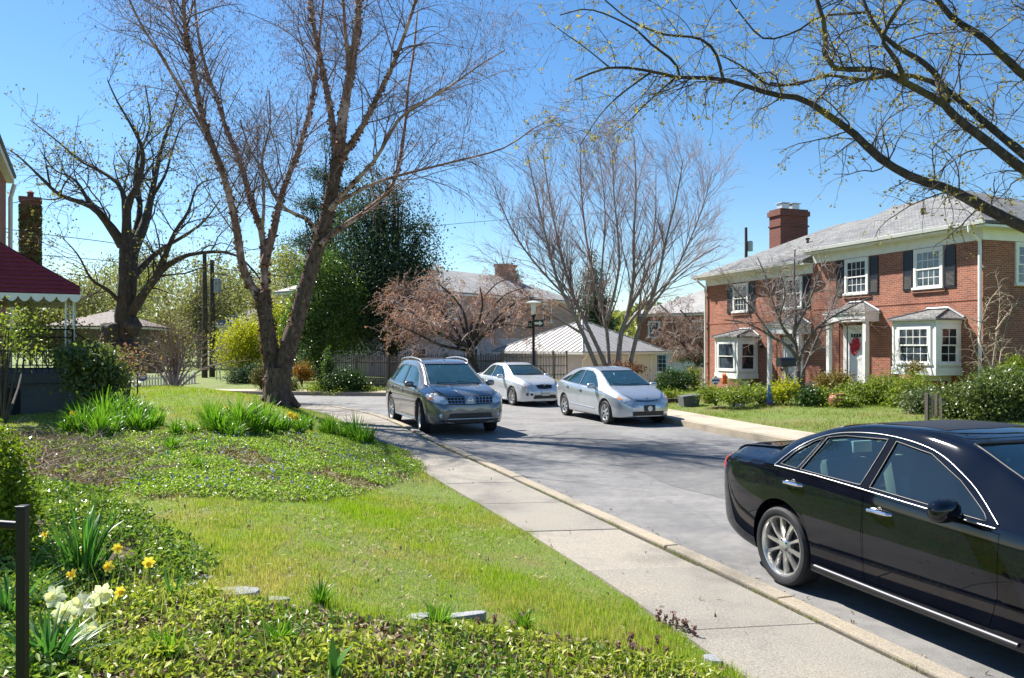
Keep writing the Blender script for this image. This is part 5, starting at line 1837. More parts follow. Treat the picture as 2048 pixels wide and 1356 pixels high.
def overhanging_maple():
    D = 12.0
    base = (9.9, 12.2, hz(9.9, 12.2))
    root = tree_root('maple_tree', base, 'maple at the right edge whose long mossy limbs with yellow buds hang over the street')
    rng = np.random.default_rng(21)
    trunk = [(catmull([(9.9, 12.2, -.1), (9.75, 12.2, 1.5), (9.6, 12.1, 3.2), (9.5, 12.0, 5.0), (9.3, 12.0, 6.6), (9.0, 12.0, 8.6)], 18), np.linspace(0.36, 0.13, 18))]
    L = [limb([(2275, 520), (2150, 492), (2048, 453), (1977, 420), (1904, 381), (1832, 357), (1784, 333), (1750, 309), (1711, 270), (1658, 232), (1605, 198), (1542, 188), (1446, 159), (1349, 154), (1301, 142), (1219, 135), (1150, 160)], D, D + .8, 38, 4, 36),
         limb([(2268, 470), (2150, 400), (2048, 338), (1977, 285), (1909, 232), (1880, 203), (1808, 164), (1755, 140), (1663, 135), (1652, 90), (1648, 48), (1634, 0), (1620, -50)], D, D - .6, 34, 8, 28),
         limb([(2100, 352), (2048, 309), (1977, 251), (1890, 178), (1812, 150), (1720, 160), (1660, 150), (1590, 170), (1540, 165)], D - .1, D + 1.2, 24, 4, 22),
         limb([(1895, 203), (1875, 154), (1841, 121), (1784, 87), (1745, 43), (1726, 0), (1700, -60)], D - .2, D + .6, 17, 7, 16),
         limb([(1812, 166), (1790, 116), (1766, 82), (1784, 34), (1808, 0), (1830, -60)], D - .4, D - 1.2, 13, 6, 12),
         limb([(2258, 300), (2150, 220), (2048, 150), (2010, 116), (1962, 72), (1909, 39), (1875, 0), (1830, -60)], D, D + .5, 30, 10, 20),
         limb([(2230, 160), (2120, 60), (2060, -20), (2000, -90)], D, D - .5, 26, 10, 12),
         limb([(1359, 154), (1349, 125), (1301, 87), (1263, 53), (1180, 19), (1120, 30)], D + .6, D + 1.4, 7, 2.5, 14),
         limb([(1446, 157), (1431, 106), (1398, 77), (1325, 68), (1260, 40), (1210, 0)], D + .6, D - .2, 8, 3, 14),
         limb([(1742, 24), (1690, 28), (1639, 34), (1591, 63), (1530, 78), (1490, 40), (1460, 0)], D + .4, D + 1, 7, 3, 14),
         limb([(1660, 150), (1600, 165), (1540, 170), (1480, 130), (1440, 110)], D + 1, D + 1.6, 8, 3, 12),
         limb([(1301, 145), (1240, 190), (1200, 230), (1160, 290)], D + .7, D + .2, 5, 2, 10),
         limb([(1219, 135), (1170, 95), (1120, 60), (1100, 45)], D + .8, D + 1.2, 4, 1.6, 10),
         limb([(1349, 157), (1300, 200), (1255, 245), (1225, 270)], D + .7, D + 1.2, 5, 1.8, 10)]
    limb_parts(root, trunk, base, BK_DARK, 14)
    limb_parts(root, L, base, BK_MOSS, 10, 'limbs')
    LP = np.stack([P[np.linspace(0, len(P) - 1, 20).astype(int)] for P, w in L]); LW = np.stack([w[np.linspace(0, len(w) - 1, 20).astype(int)] for P, w in L])
    tw = Bag()
    b1, r1 = spawn(rng, LP, LW, 4.6, 0.25, 1.0, (35, 80), (0.5, 1.7), 8, 0.05, 0.12, 0.22, 0.4, 0.014, 0.004, tfall=0.35)
    b2, r2 = spawn(rng, b1, r1, 5.6, 0.12, 1.0, (30, 70), (0.25, 1.1), 6, 0.02, 0.3, 0.2, 0.6, 0.006, 0.0028)
    b3, r3 = spawn(rng, b2, r2, 3.4, 0.2, 1.0, (30, 60), (0.12, 0.45), 4, 0.05, 0.15, 0.18, 0.7, 0.004, 0.0024)
    for b, r, n in ((b1, r1, 5), (b2, r2, 4), (b3, r3, 3)): tw.add(tubes(b, r, n))
    crown = tw.build('crown', TW_DARK, root, True, base)
    tips = np.concatenate([b3[:, -1], b2[:, -1]])
    tips = tips[rng.random(len(tips)) < 0.5]
    c = np.repeat(tips, 4, 0) + rng.normal(size=(len(tips) * 4, 3)) * 0.03
    bud = Bag().add(cards(rng, c, 0.056, 0.55))
    # flower tufts along the limbs too
    k = []
    for P, w in L:
        for i in range(len(P) - 1):
            if rng.random() < 0.33 and w[i] < 0.12:
                q = P[i] + rng.normal(size=3) * 0.03 + [0, 0, w[i]]
                k += [q + rng.normal(size=3) * 0.04 for _ in range(9)]
    bud.add(cards(rng, np.array(k), 0.05, 0.6))
    print('overhang', len(b1), len(b2), len(b3))
    bud.build('buds', BUD_Y, crown, False, base)


overhanging_maple()


def garage_birch():
    D = 37.0
    base = at(1228, 770, D)
    root = tree_root('birch_tree', base, 'bare multi-stemmed grey birch fanning out in front of the metal roofed garage')
    rng = np.random.default_rng(8)
    L = [limb([(1203, 765), (1193, 733), (1166, 668), (1144, 621), (1120, 575), (1098, 500), (1075, 400), (1055, 310)], D, D - 1, 17, 3, 20),
         limb([(1215, 765), (1211, 733), (1184, 671), (1152, 606), (1134, 552), (1118, 490), (1100, 400), (1085, 300)], D, D + 1, 17, 3, 20),
         limb([(1222, 765), (1218, 729), (1213, 661), (1199, 599), (1184, 534), (1173, 480), (1163, 390), (1160, 290)], D, D + 2, 16, 3, 20),
         limb([(1234, 765), (1236, 729), (1242, 668), (1256, 625), (1267, 552), (1267, 480), (1272, 380), (1268, 275)], D, D, 20, 3, 20),
         limb([(1255, 765), (1260, 729), (1271, 682), (1284, 639), (1307, 588), (1321, 534), (1332, 480), (1352, 400), (1366, 320)], D, D - 1.5, 17, 3, 20),
         limb([(1242, 668), (1275, 625), (1310, 590), (1345, 555), (1390, 520), (1440, 490)], D, D + 1.5, 12, 2.5, 20),
         limb([(1213, 640), (1228, 590), (1238, 530), (1236, 470), (1228, 390), (1225, 300)], D, D - 2, 11, 2.5, 20),
         limb([(1166, 668), (1120, 640), (1075, 610), (1030, 570), (990, 520)], D, D + 1, 9, 2, 20),
         limb([(1150, 610), (1100, 560), (1050, 500), (1010, 430), (985, 360)], D, D + 2, 9, 2, 20),
         limb([(1284, 639), (1340, 560), (1380, 480), (1410, 400), (1425, 340)], D, D - 1, 9, 2, 20),
         limb([(1199, 599), (1205, 520), (1210, 420), (1200, 320)], D, D - 1, 9, 2, 20),
         limb([(1256, 625), (1295, 540), (1310, 440), (1312, 330)], D, D + 1, 10, 2, 20)]
    L = [(P, w * .78) for P, w in L]
    limb_parts(root, L, base, BK_GREY, 8)
    LP = np.stack([P for P, w in L]); LW = np.stack([w for P, w in L])
    tw = Bag()
    b1, r1 = spawn(rng, LP, LW, 3.2, 0.2, 1.0, (18, 48), (1.5, 4.4), 8, 0.25, 0.0, 0.09, 0.4, 0.04, 0.009)
    b2, r2 = spawn(rng, b1, r1, 3.2, 0.12, 1.0, (18, 45), (0.7, 2.2), 6, 0.2, 0.03, 0.1, 0.5, 0.011, 0.006)
    b3, r3 = spawn(rng, b2, r2, 3.6, 0.15, 1.0, (18, 45), (0.4, 1.2), 4, 0.1, 0.08, 0.1, 0.6, 0.008, 0.0045)
    for b, r, n in ((b1, r1, 4), (b2, r2, 3), (b3, r3, 3)): tw.add(tubes(b, r, n))
    print('garage birch', len(b1), len(b2), len(b3))
    tw.build('crown', mat('rusty birch twig', (0.27, 0.19, 0.17), 0.8), root, True, base)


garage_birch()


def weeping_cherry(base_px, D, label, scale, seed, twigm, budm, limbs_px, bud=0.08, dens=.85):
    base = at(*base_px, D)
    root = tree_root('cherry_tree', base, label)
    rng = np.random.default_rng(seed)
    L = [limb(px, D, D + dd, a * .85, b * .8, 14) for px, dd, a, b in limbs_px]
    limb_parts(root, L, base, BK_DARK if seed % 2 else BK_GREY, 8)
    LP = np.stack([P for P, w in L]); LW = np.stack([w for P, w in L])
    tw = Bag()
    b1, r1 = spawn(rng, LP, LW, 4.2 * dens, 0.25, 1.0, (30, 75), (1.0, 2.4), 8, 0.45, 0.42, 0.2, 0.45, 0.04, 0.011)
    b2, r2 = spawn(rng, b1, r1, 3.6 * dens, 0.12, 1.0, (25, 70), (0.5, 1.4), 7, 0.15, 0.55, 0.22, 0.55, 0.018, 0.007)
    b3, r3 = spawn(rng, b2, r2, 3.6, 0.1, 1.0, (25, 60), (0.25, 0.8), 4, 0.0, 0.3, 0.2, 0.6, 0.010, 0.0075)
    for b, r, n in ((b1, r1, 5), (b2, r2, 4), (b3, r3, 3)): tw.add(tubes(b, r, n))
    crown = tw.build('crown', twigm, root, True, base)
    pts = np.concatenate([b3[:, k] for k in range(1, 4)] + [b2[:, k] for k in range(2, 7)])
    pts = pts + rng.normal(size=pts.shape) * 0.05
    print('cherry', len(b2), len(b3), len(pts))
    Bag().add(cards(rng, pts, bud, 0.55)).build('buds', budm, crown, False, base)


weeping_cherry((962, 775), 36.5, 'weeping cherry full of rusty red buds spreading behind the picket screen fence', 1, 31, TW_RED, BUD_R,
               [([(962, 790), (952, 740), (930, 690), (890, 672), (855, 650), (820, 625), (785, 620)], -1.5, 22, 6),
                ([(955, 750), (945, 697), (975, 660), (1005, 640), (1040, 625), (1075, 615)], 1, 18, 5),
                ([(945, 710), (935, 680), (920, 640), (905, 605), (890, 580)], 1.5, 14, 4),
                ([(940, 690), (955, 650), (965, 610), (960, 575)], -1, 13, 4),
                ([(925, 690), (890, 660), (850, 610), (800, 590)], 2, 12, 4),
                ([(935, 700), (880, 690), (830, 665), (790, 650)], -2.5, 12, 4),
                ([(965, 672), (1000, 650), (1030, 650), (1060, 655)], -2, 10, 4),
                ([(930, 690), (890, 630), (840, 590), (800, 572)], 1.5, 11, 3), ([(945, 690), (975, 630), (1010, 590), (1050, 575)], .5, 11, 3), ([(938, 690), (925, 620), (880, 570), (850, 560)], -2, 11, 3),
                ([(950, 690), (990, 640), (1040, 600), (1085, 600)], -1.5, 11, 3), ([(920, 692), (860, 650), (800, 610), (765, 600)], 0, 11, 3), ([(940, 680), (950, 620), (990, 570), (1010, 560)], 2, 10, 3)])
PINKB = leaf_mat('pale cherry bud', [(0.26, 0.13, 0.10), (0.36, 0.21, 0.16), (0.30, 0.22, 0.18)], 0.3, 0.7)
weeping_cherry((1392, 745), 48.0, 'dark leaning cherry with pale pinkish twigs between the garage and the brick duplex', 1, 33, TW_GREY, PINKB,
               [([(1402, 760), (1385, 710), (1355, 680), (1325, 662), (1300, 655)], -2, 14, 4),
                ([(1395, 735), (1400, 700), (1390, 665), (1380, 640), (1360, 620)], 1, 10, 4),
                ([(1375, 700), (1350, 660), (1340, 630), (1320, 610)], 2, 10, 4),
                ([(1415, 740), (1410, 705), (1400, 680), (1420, 640)], -1, 9, 3)], 0.08, 1.1)


def dogwood():
    D = 27.5
    base = at(1598, 800, D)
    base = (base[0], base[1], hz(base[0], base[1]) - 0.03)
    root = tree_root('dogwood_tree', base, 'small bare dogwood in the flower bed before the brick duplex')
    rng = np.random.default_rng(17)
    L = [limb([(1596, 812), (1595, 760), (1596, 715), (1588, 673), (1592, 630), (1588, 570), (1590, 500)], D, D + .5, 17, 3, 16),
         limb([(1597, 722), (1579, 695), (1546, 675), (1521, 660), (1488, 645), (1450, 640)], D, D - 1, 9, 2.5, 16),
         limb([(1598, 722), (1610, 690), (1628, 663), (1654, 640), (1700, 615), (1750, 590)], D, D - .8, 9, 2.5, 16),
         limb([(1595, 790), (1583, 760), (1574, 745), (1562, 738)], D, D - .4, 9, 5, 16),
         limb([(1602, 792), (1606, 750), (1613, 728), (1636, 672), (1665, 610), (1680, 560)], D, D + .5, 8, 2.5, 16),
         limb([(1594, 690), (1565, 655), (1545, 600), (1530, 550), (1515, 515)], D, D + .8, 8, 2, 16),
         limb([(1590, 660), (1615, 610), (1635, 560), (1650, 520)], D, D - 1.2, 8, 2, 16),
         limb([(1546, 675), (1510, 625), (1480, 590), (1455, 560)], D - .5, D, 6, 2, 16),
         limb([(1640, 655), (1690, 640), (1730, 640)], D - .4, D + .6, 5, 2, 16),
         limb([(1585, 680), (1560, 640), (1570, 590), (1560, 540)], D, D - 1.5, 7, 2, 16)]
    limb_parts(root, L, base, BK_DOG, 8)
    LP = np.stack([P for P, w in L]); LW = np.stack([w for P, w in L])
    tw = Bag()
    b1, r1 = spawn(rng, LP, LW, 4.6, 0.25, 1.0, (35, 75), (0.6, 1.6), 7, 0.1, 0.0, 0.22, 0.45, 0.02, 0.007)
    b2, r2 = spawn(rng, b1, r1, 5.2, 0.15, 1.0, (35, 70), (0.3, 0.9), 5, 0.15, -0.05, 0.2, 0.55, 0.011, 0.0065)
    b3, r3 = spawn(rng, b2, r2, 4.0, 0.2, 1.0, (30, 60), (0.12, 0.45), 4, 0.2, -0.1, 0.2, 0.6, 0.007, 0.005)
    for b, r, n in ((b1, r1, 5), (b2, r2, 4), (b3, r3, 3)): tw.add(tubes(b, r, n))
    crown = tw.build('crown', TW_GREY, root, True, base)
    Bag().add(cards(rng, b3[:, -1], 0.035, 0.8)).build('buds', PINKB, crown, False, base)


dogwood()


# ---- leafy crowns built from clumps
def clump_points(rng, blobs, n, shell=0.5, clump=0.25, per=14):
    """points gathered in small clumps inside ellipsoids (cx,cy,cz,rx,ry,rz)"""
    blobs = np.array(blobs, float)
    vol = blobs[:, 3] * blobs[:, 4] * blobs[:, 5]
    nc = max(1, n // per)
    pick = rng.choice(len(blobs), nc, p=vol ** 0.75 / (vol ** 0.75).sum())
    u = rng.normal(size=(nc, 3)); u /= np.linalg.norm(u, axis=1, keepdims=True)
    rad = shell + (1 - shell) * rng.random(nc) ** 0.7
    rad *= 1 + 0.16 * rng.normal(size=nc)
    C = blobs[pick, :3] + u * rad[:, None] * blobs[pick, 3:]
    sz = clump * rng.uniform(0.5, 1.4, nc)
    P = np.repeat(C, per, 0) + rng.normal(size=(nc * per, 3)) * np.repeat(sz, per)[:, None] * [1, 1, 0.7]
    return P


def px_blob(px, py, D, rx, ry, dz=None):
    c = at(px, py, D)
    return (c[0], c[1], c[2], rx / F * D, (dz or rx * 0.9) / F * D, ry / F * D)


def leafy(name, cat, label, base, trunk, blobs, m, n, size, asp=0.6, clump=0.3, shell=0.45, seed=1, bark=None, up=(0, 0, 0.6), group=None, limbs=None, per=14):
    rng = np.random.default_rng(seed)
    root = empty(name, base, 0, label, cat, group)
    bg = Bag()
    b = np.array(base)
    if trunk:
        P = catmull([b + [0, 0, -0.2], b + np.array([0.03 * trunk[0], 0, trunk[0] * 0.5]), b + np.array([0, 0.02, trunk[0]])], 10)
        bg.add(tubes(P[None], np.linspace(trunk[1], trunk[1] * 0.35, 10)[None], 8))
    bl = np.array(blobs)
    h = trunk[0] if trunk else 0.15
    nl = limbs or max(4, len(blobs) * 3)
    starts = b + np.column_stack([np.zeros(nl), np.zeros(nl), rng.uniform(0.25, 0.95, nl) * h])
    k = rng.integers(0, len(bl), nl)
    u = rng.normal(size=(nl, 3)); u /= np.linalg.norm(u, axis=1, keepdims=True)
    ends = bl[k, :3] + u * bl[k, 3:] * 0.75
    mids = (starts + ends) / 2 + rng.normal(size=(nl, 3)) * 0.06 * np.linalg.norm(ends - starts, axis=1, keepdims=True)
    t = np.linspace(0, 1, 7)[None, :, None]
    P = (1 - t) ** 2 * starts[:, None] + 2 * t * (1 - t) * mids[:, None] + t ** 2 * ends[:, None]
    r0 = (trunk[1] * 0.35 if trunk else 0.03)
    bg.add(tubes(P, np.broadcast_to(r0 * np.linspace(1, 0.2, 7), (nl, 7)).copy(), 5))
    c2, q2 = spawn(rng, P, np.broadcast_to(r0 * np.linspace(1, 0.2, 7), (nl, 7)), 5, 0.3, 1, (30, 70), (0.15 * bl[:, 3].mean(), 0.5 * bl[:, 3].mean()), 5, 0.1, 0, 0.15, 0.5, 0.02, 0.004, by_len=False)
    bg.add(tubes(c2, q2, 3))
    bg.build('trunk' if trunk else 'stems', bark or BK_DARK, root, True, base)
    pts = clump_points(rng, blobs, n, shell, clump, per)
    Bag().add(cards(rng, pts, size, asp, up)).build('crown' if trunk else 'foliage', m, root, False, base)
    return root


L_CYP = leaf_mat('cypress leaf', [(0.022, 0.056, 0.036), (0.055, 0.105, 0.055), (0.12, 0.17, 0.065)], 0.3, 0.55)
L_PINE = leaf_mat('pine leaf', [(0.02, 0.05, 0.022), (0.045, 0.085, 0.035), (0.09, 0.13, 0.05)], 0.25, 0.55)
L_HOLLY = leaf_mat('holly leaf', [(0.035, 0.09, 0.02), (0.085, 0.165, 0.03), (0.21, 0.29, 0.055)], 0.4, 0.3, spec=0.5)
L_SPRING = leaf_mat('spring leaf', [(0.20, 0.22, 0.06), (0.28, 0.29, 0.09), (0.35, 0.33, 0.14)], 0.4, 0.6)
L_SPRING2 = leaf_mat('pale spring leaf', [(0.26, 0.25, 0.11), (0.34, 0.32, 0.16), (0.28, 0.29, 0.11)], 0.4, 0.6)
L_FORS = leaf_mat('yellow green leaf', [(0.30, 0.33, 0.015), (0.44, 0.44, 0.02), (0.56, 0.53, 0.05)], 0.55, 0.5)
L_BOX = leaf_mat('box leaf', [(0.02, 0.055, 0.012), (0.04, 0.09, 0.018), (0.075, 0.14, 0.03)], 0.3, 0.35)
L_BOXY = leaf_mat('bright box leaf', [(0.10, 0.17, 0.012), (0.19, 0.26, 0.018), (0.28, 0.33, 0.03)], 0.5, 0.28)
L_SHRUB = leaf_mat('spring shrub leaf', [(0.11, 0.17, 0.02), (0.22, 0.29, 0.04), (0.36, 0.39, 0.08)], 0.5, 0.4)
L_ORANGE = leaf_mat('orange shrub leaf', [(0.25, 0.09, 0.012), (0.33, 0.15, 0.02), (0.24, 0.16, 0.02)], 0.35, 0.5)
L_BRONZE = leaf_mat('bronze shrub leaf', [(0.20, 0.12, 0.03), (0.26, 0.18, 0.04), (0.17, 0.17, 0.04)], 0.4, 0.5)
L_ROSE = leaf_mat('rose leaf', [(0.06, 0.10, 0.025), (0.13, 0.18, 0.045), (0.22, 0.25, 0.09)], 0.4, 0.3, spec=0.6)

# evergreens behind the fence
leafy('cypress_tree', 'tree', 'broad dark cypress towering behind the picket screen fence', at(780, 790, 42), (7.0, 0.35),
      [px_blob(775, 420, 42, 36, 75), px_blob(740, 460, 42, 50, 90), px_blob(815, 500, 42, 48, 85), px_blob(770, 560, 41, 80, 90), px_blob(720, 580, 41, 50, 90), px_blob(825, 580, 42, 45, 70), px_blob(765, 650, 41, 85, 60), px_blob(700, 655, 41, 40, 60), px_blob(660, 560, 41, 40, 60), px_blob(690, 500, 42, 36, 60), px_blob(745, 370, 42, 18, 40), px_blob(800, 385, 42, 16, 30), px_blob(850, 540, 42, 26, 26), px_blob(700, 420, 42, 28, 30), px_blob(845, 460, 42, 20, 26), px_blob(865, 610, 41, 20, 30)],
      L_CYP, 42000, 0.18, 0.4, 0.5, 0.35, 41, per=26, limbs=60)
leafy('pine_tree', 'tree', 'thin pine with sparse tufts rising left of the dark cypress', at(655, 790, 46), (13.0, 0.22),
      [px_blob(655, 290, 46, 14, 28), px_blob(640, 350, 46, 34, 22), px_blob(672, 385, 46, 30, 24), px_blob(622, 410, 46, 36, 20), px_blob(665, 440, 46, 42, 26), px_blob(610, 480, 46, 40, 22), px_blob(655, 510, 46, 46, 30), px_blob(625, 555, 46, 46, 30), px_blob(690, 330, 46, 16, 24)],
      L_PINE, 15000, 0.15, 0.3, 0.28, 0.2, 42, limbs=46)
leafy('holly_tree', 'tree', 'glossy green holly beside the right fork of the big birch', at(640, 790, 39), (4.5, 0.2),
      [px_blob(640, 600, 39, 46, 70), px_blob(670, 660, 39, 52, 60), px_blob(600, 640, 39, 38, 60), px_blob(650, 540, 39, 34, 44), px_blob(700, 610, 39, 34, 60), px_blob(625, 690, 39, 42, 40)],
      L_HOLLY, 20000, 0.13, 0.55, 0.25, 0.45, 43)
leafy('fir_tree', 'tree', 'pointed dark fir behind the garage roof', at(1187, 770, 66), (9.5, 0.25),
      [px_blob(1186, 525, 66, 9, 22), px_blob(1186, 565, 66, 22, 28), px_blob(1186, 610, 66, 34, 32), px_blob(1187, 655, 66, 44, 36)], L_CYP, 9000, 0.24, 0.4, 0.35, 0.4, 44)
leafy('fir_tree', 'tree', 'small dark fir top showing above the pale hipped roof by its chimney', at(1020, 770, 85), (9.0, 0.3),
      [px_blob(1020, 540, 85, 8, 16), px_blob(1020, 562, 85, 17, 18), px_blob(1020, 600, 85, 24, 34)], L_PINE, 4000, 0.3, 0.4, 0.4, 0.4, 45)

# budding trees in the distance
far = [(165, 660, 66, 70, 110, 'pale'), (330, 640, 70, 75, 100, 'green'), (395, 620, 62, 62, 120, 'pale'), (455, 610, 74, 60, 90, 'green'), (520, 600, 80, 56, 75, 'pale'), (585, 570, 72, 46, 80, 'green'), (240, 600, 78, 60, 70, 'green'), (60, 640, 74, 90, 110, 'green'), (300, 560, 90, 70, 60, 'pale'), (560, 640, 60, 40, 70, 'pale'), (880, 600, 95, 60, 40, 'green'), (-60, 600, 60, 90, 140, 'pale')]
lab = ['pale budding tree behind the brown shed roof', 'green budding tree behind the bare shrub on the lawn', 'pale tall tree behind the two utility poles', 'loose green tree between the poles and the birch', 'pale feathery tree behind the yellow green bush', 'light green tree seen through the fork of the birch', 'far green tree behind the old maple trunk', 'green tree behind the burgundy porch awning', 'faint pale tree between the old maple and the poles', 'pale low tree behind the birch trunk', 'far green tree behind the weeping cherry', 'pale tree behind the porch at the left edge']
for i, (px, py, D, rx, ry, k) in enumerate(far):
    rng_ = np.random.default_rng(60 + i)
    bl = [px_blob(px + rng_.uniform(-.5, .5) * rx, py + rng_.uniform(-.7, .5) * ry, D + rng_.uniform(-2, 2), rx * rng_.uniform(.5, .85), ry * rng_.uniform(.35, .55)) for _ in range(10)]
    b = at(px, 705, D)
    leafy('budding_tree', 'tree', lab[i], (b[0], b[1], -0.3), ((HY + 80 - py) / F * D * 0.8 + 1, 0.2), bl, L_SPRING2 if k == 'pale' else L_SPRING, 6200, 0.22, 0.75, 0.9, 0.05, 70 + i, group='budding trees in the distance', limbs=44, bark=BK_GREY)
# ------------------------------------------------------------------ other buildings, fences, street furniture
METALR = bpy.data.materials.new('standing seam metal')
_t = NT(METALR)
_c = _t.ramp(_t.noise(_t.coord('Object'), 1.3, 6, 0.65), [(0.3, (0.29, 0.28, 0.265)), (0.6, (0.38, 0.37, 0.355)), (0.8, (0.26, 0.22, 0.19))])
_t.bsdf(_c, 0.5, None, Metallic=0.15)
STUCCO_SHADE = mat('shaded stucco', (0.50, 0.485, 0.50), 0.85, var=0.08, vscale=2, bump=0.3)  # greyer copy of the wall stucco, shade put into the colour
STUCCOW = mat('cream stucco', (0.72, 0.685, 0.63), 0.85, var=0.06, vscale=2, bump=0.3)
WOODG = bark_mat('weathered wood', [(0.055, 0.046, 0.04), (0.12, 0.10, 0.088), (0.2, 0.17, 0.15)], (14, 14, 1.0), 0.5, 0.01)
WOODL = bark_mat('pale weathered wood', [(0.16, 0.14, 0.12), (0.28, 0.25, 0.21), (0.4, 0.36, 0.31)], (14, 14, 1.0), 0.5, 0.01)


def frame_from(a, b):
    """origin and heading of a wall that runs from plan point a to b"""
    return math.atan2(b[1] - a[1], b[0] - a[0]), math.hypot(b[0] - a[0], b[1] - a[1])


# garage
GC = (4.07, 45.0)
hd, gl = frame_from(GC, (9.75, 50.0))
GAR = empty('garage', (GC[0], GC[1], -0.48), hd, 'low cream garage with a pale standing seam metal hip roof', 'garage')
GW, GD, GE = gl - 0.7, 7.2, 2.2
b = MB().bb(0.002, GW, 0.0, GD, -0.3, GE).build('wall', STUCCOW, GAR)
b = MB().bb(-0.003, 0.0, 0.0, GD, -0.3, GE - 0.01).build('side_wall_shade', STUCCO_SHADE, GAR)  # thin overlay that paints the shaded side of the garage
d = MB().bb(3.6, 6.1, -0.02, -0.001, -0.2, 1.95)
for i in range(4):
    d.bb(3.62, 6.08, -0.032, -0.021, -0.18 + i * 0.53, -0.18 + i * 0.53 + 0.5)
do = d.build('garage_door', CREAM, GAR)
MB().bb(3.42, 3.59, -0.05, -0.001, -0.2, 2.12).bb(6.11, 6.28, -0.05, -0.001, -0.2, 2.12).bb(3.42, 6.28, -0.05, -0.001, 1.96, 2.12).build('door_frame', WHITE, GAR)
V = [(-0.45, -0.45, GE), (GW + 0.45, -0.45, GE), (GW + 0.45, GD + 0.45, GE), (-0.45, GD + 0.45, GE), (GW / 2, GD / 2 - 0.3, GE + 1.95)]
rb = MB().add(V + [(x, y, z - 0.1) for x, y, z in V[:4]], [[0, 1, 4], [1, 2, 4], [2, 3, 4], [3, 0, 4], [0, 5, 6, 1], [1, 6, 7, 2], [2, 7, 8, 3], [3, 8, 5, 0], [5, 8, 7, 6]])
ap = Vector(V[4])
for (p, q) in ((0, 1), (1, 2), (2, 3), (3, 0)):
    A, B = Vector(V[p]), Vector(V[q])
    n = int((B - A).length / 0.42)
    for i in range(1, n):
        s = A + (B - A) * i / n
        t = min(i / n, 1 - i / n) * 2
        mid = (A + B) / 2
        e = s + (ap - mid) * t
        e.z = GE + (ap.z - GE) * t
        rb.tube([s + Vector((0, 0, 0.015)), e + Vector((0, 0, 0.015))], 0.021, 4)
    rb.tube([A + Vector((0, 0, 0.02)), ap + Vector((0, 0, 0.02))], 0.045, 5)
rb.build('roof', METALR, GAR)
MB().tube([(-0.1, -0.5, GE - 0.1), (-0.06, -0.3, GE - 0.35), (-0.06, -0.06, GE - 0.5), (-0.06, -0.06, 0.0)], 0.04, 6).build('downspout', WHITE, GAR)
MB().bb(-0.5, -0.44, -0.45, GD + 0.45, GE - 0.16, GE - 0.06).bb(-0.5, GW + 0.45, -0.5, -0.44, GE - 0.16, GE - 0.06).build('gutter', WHITE, GAR)


BRICKP = brick_mat('faded pink brick', (0.50, 0.34, 0.28), (0.43, 0.28, 0.23), (0.5, 0.45, 0.4))


def row_house(name, label, a, b, depth, eave, rise, wallm, roofm, base=-0.5, wins=(), bands=None, chim=(), cat='house', porch_w=None):
    h, L = frame_from(a, b)
    o = empty(name, (a[0], a[1], base), h, label, cat)
    w = MB().bb(0, L, 0, depth, -0.5, eave - base).build('wall', wallm, o)
    if bands:
        MB().bb(-0.02, L + 0.02, -0.02, -0.001, bands[0], bands[1]).bb(L + 0.001, L + 0.02, 0, depth, bands[0], bands[1]).build('wall_band', bands[2], o)
    r = hip_roof(o, 'roof', -0.45, L + 0.45, -0.45, depth + 0.45, eave - base + 0.1, rise, True, True, roofm)
    MB().bb(-0.4, L + 0.4, -0.4, depth + 0.4, eave - base - 0.12, eave - base - 0.002).build('soffit', WHITE, o)
    for (x, z0, z1, ww) in wins:
        window(o, x, z0, z1, ww, 0.0 if not bands else -0.02, cols=3)
    for (x, y, zt, sx, sy, m) in chim:
        MB().bb(x - sx / 2, x + sx / 2, y - sy / 2, y + sy / 2, eave - base, zt - base).bb(x - sx / 2 - 0.08, x + sx / 2 + 0.08, y - sy / 2 - 0.08, y + sy / 2 + 0.08, zt - base + 0.001, zt - base + 0.2).build('chimney', m, r)
    return o


H2 = row_house('row_house', 'white and pinkish brick house with a pale grey hip roof behind the weeping cherry', (-8.4, 46.0), (4.9, 62.5), 8.6, 5.5, 2.0, BRICKW, SLATE2, -0.6,
               [(2.2, 4.4, 5.9, 1.2), (7.2, 4.4, 5.9, 1.2), (12.4, 4.4, 5.9, 1.2), (17.6, 4.4, 5.9, 1.2), (4.0, 0.9, 2.6, 1.4), (9.0, 0.9, 2.6, 1.4), (13.0, 0.9, 2.6, 1.4)],
               (3.2, 6.0, BRICKP), [(17.5, 4.0, 8.3, 1.5, 0.9, BRICKO)])
H3 = row_house('row_house', 'brick house with white ground floor and dark chimney left of the brick duplex', (10.6, 66.0), (17.5, 60.5), 8.5, 4.6, 2.2, BRICK, SLATE2, -0.9,
               [(1.6, 3.6, 5.0, 1.1), (5.4, 3.6, 5.0, 1.1), (2.2, 0.7, 2.3, 1.3), (6.0, 0.7, 2.3, 1.3)], (0.0, 2.6, WHITE), [(6.3, 3.4, 7.7, 1.7, 0.9, BRICKD)])
H4 = row_house('row_house', 'low brown shed like house seen between the porch and the old maple', (-30.6, 52.0), (-25.2, 53.0), 6, 3.3, 1.2, mat('brown siding', (0.12, 0.09, 0.075), 0.8, var=0.2), shingle_mat('brown shingle', (0.16, 0.12, 0.10), (0.12, 0.09, 0.08), (0.05, 0.04, 0.04)), -0.5,
               [(3.6, 0.9, 2.2, 1.0)])
H5 = row_house('row_house', 'grey roofed house with cream walls behind the yellow green bush', (-22.5, 60.0), (-11.5, 62.0), 7, 3.6, 2.0, CREAM, SLATE, -0.5, [(2.0, 0.9, 2.3, 1.2), (8.5, 0.9, 2.3, 1.2)])
MB_ = MB()
lw = empty('garden_wall', (11.2, 46.8, -0.6), frame_from((11.2, 46.8), (12.9, 45.2))[0], 'low pale brick garden wall left of the brick duplex', 'wall')
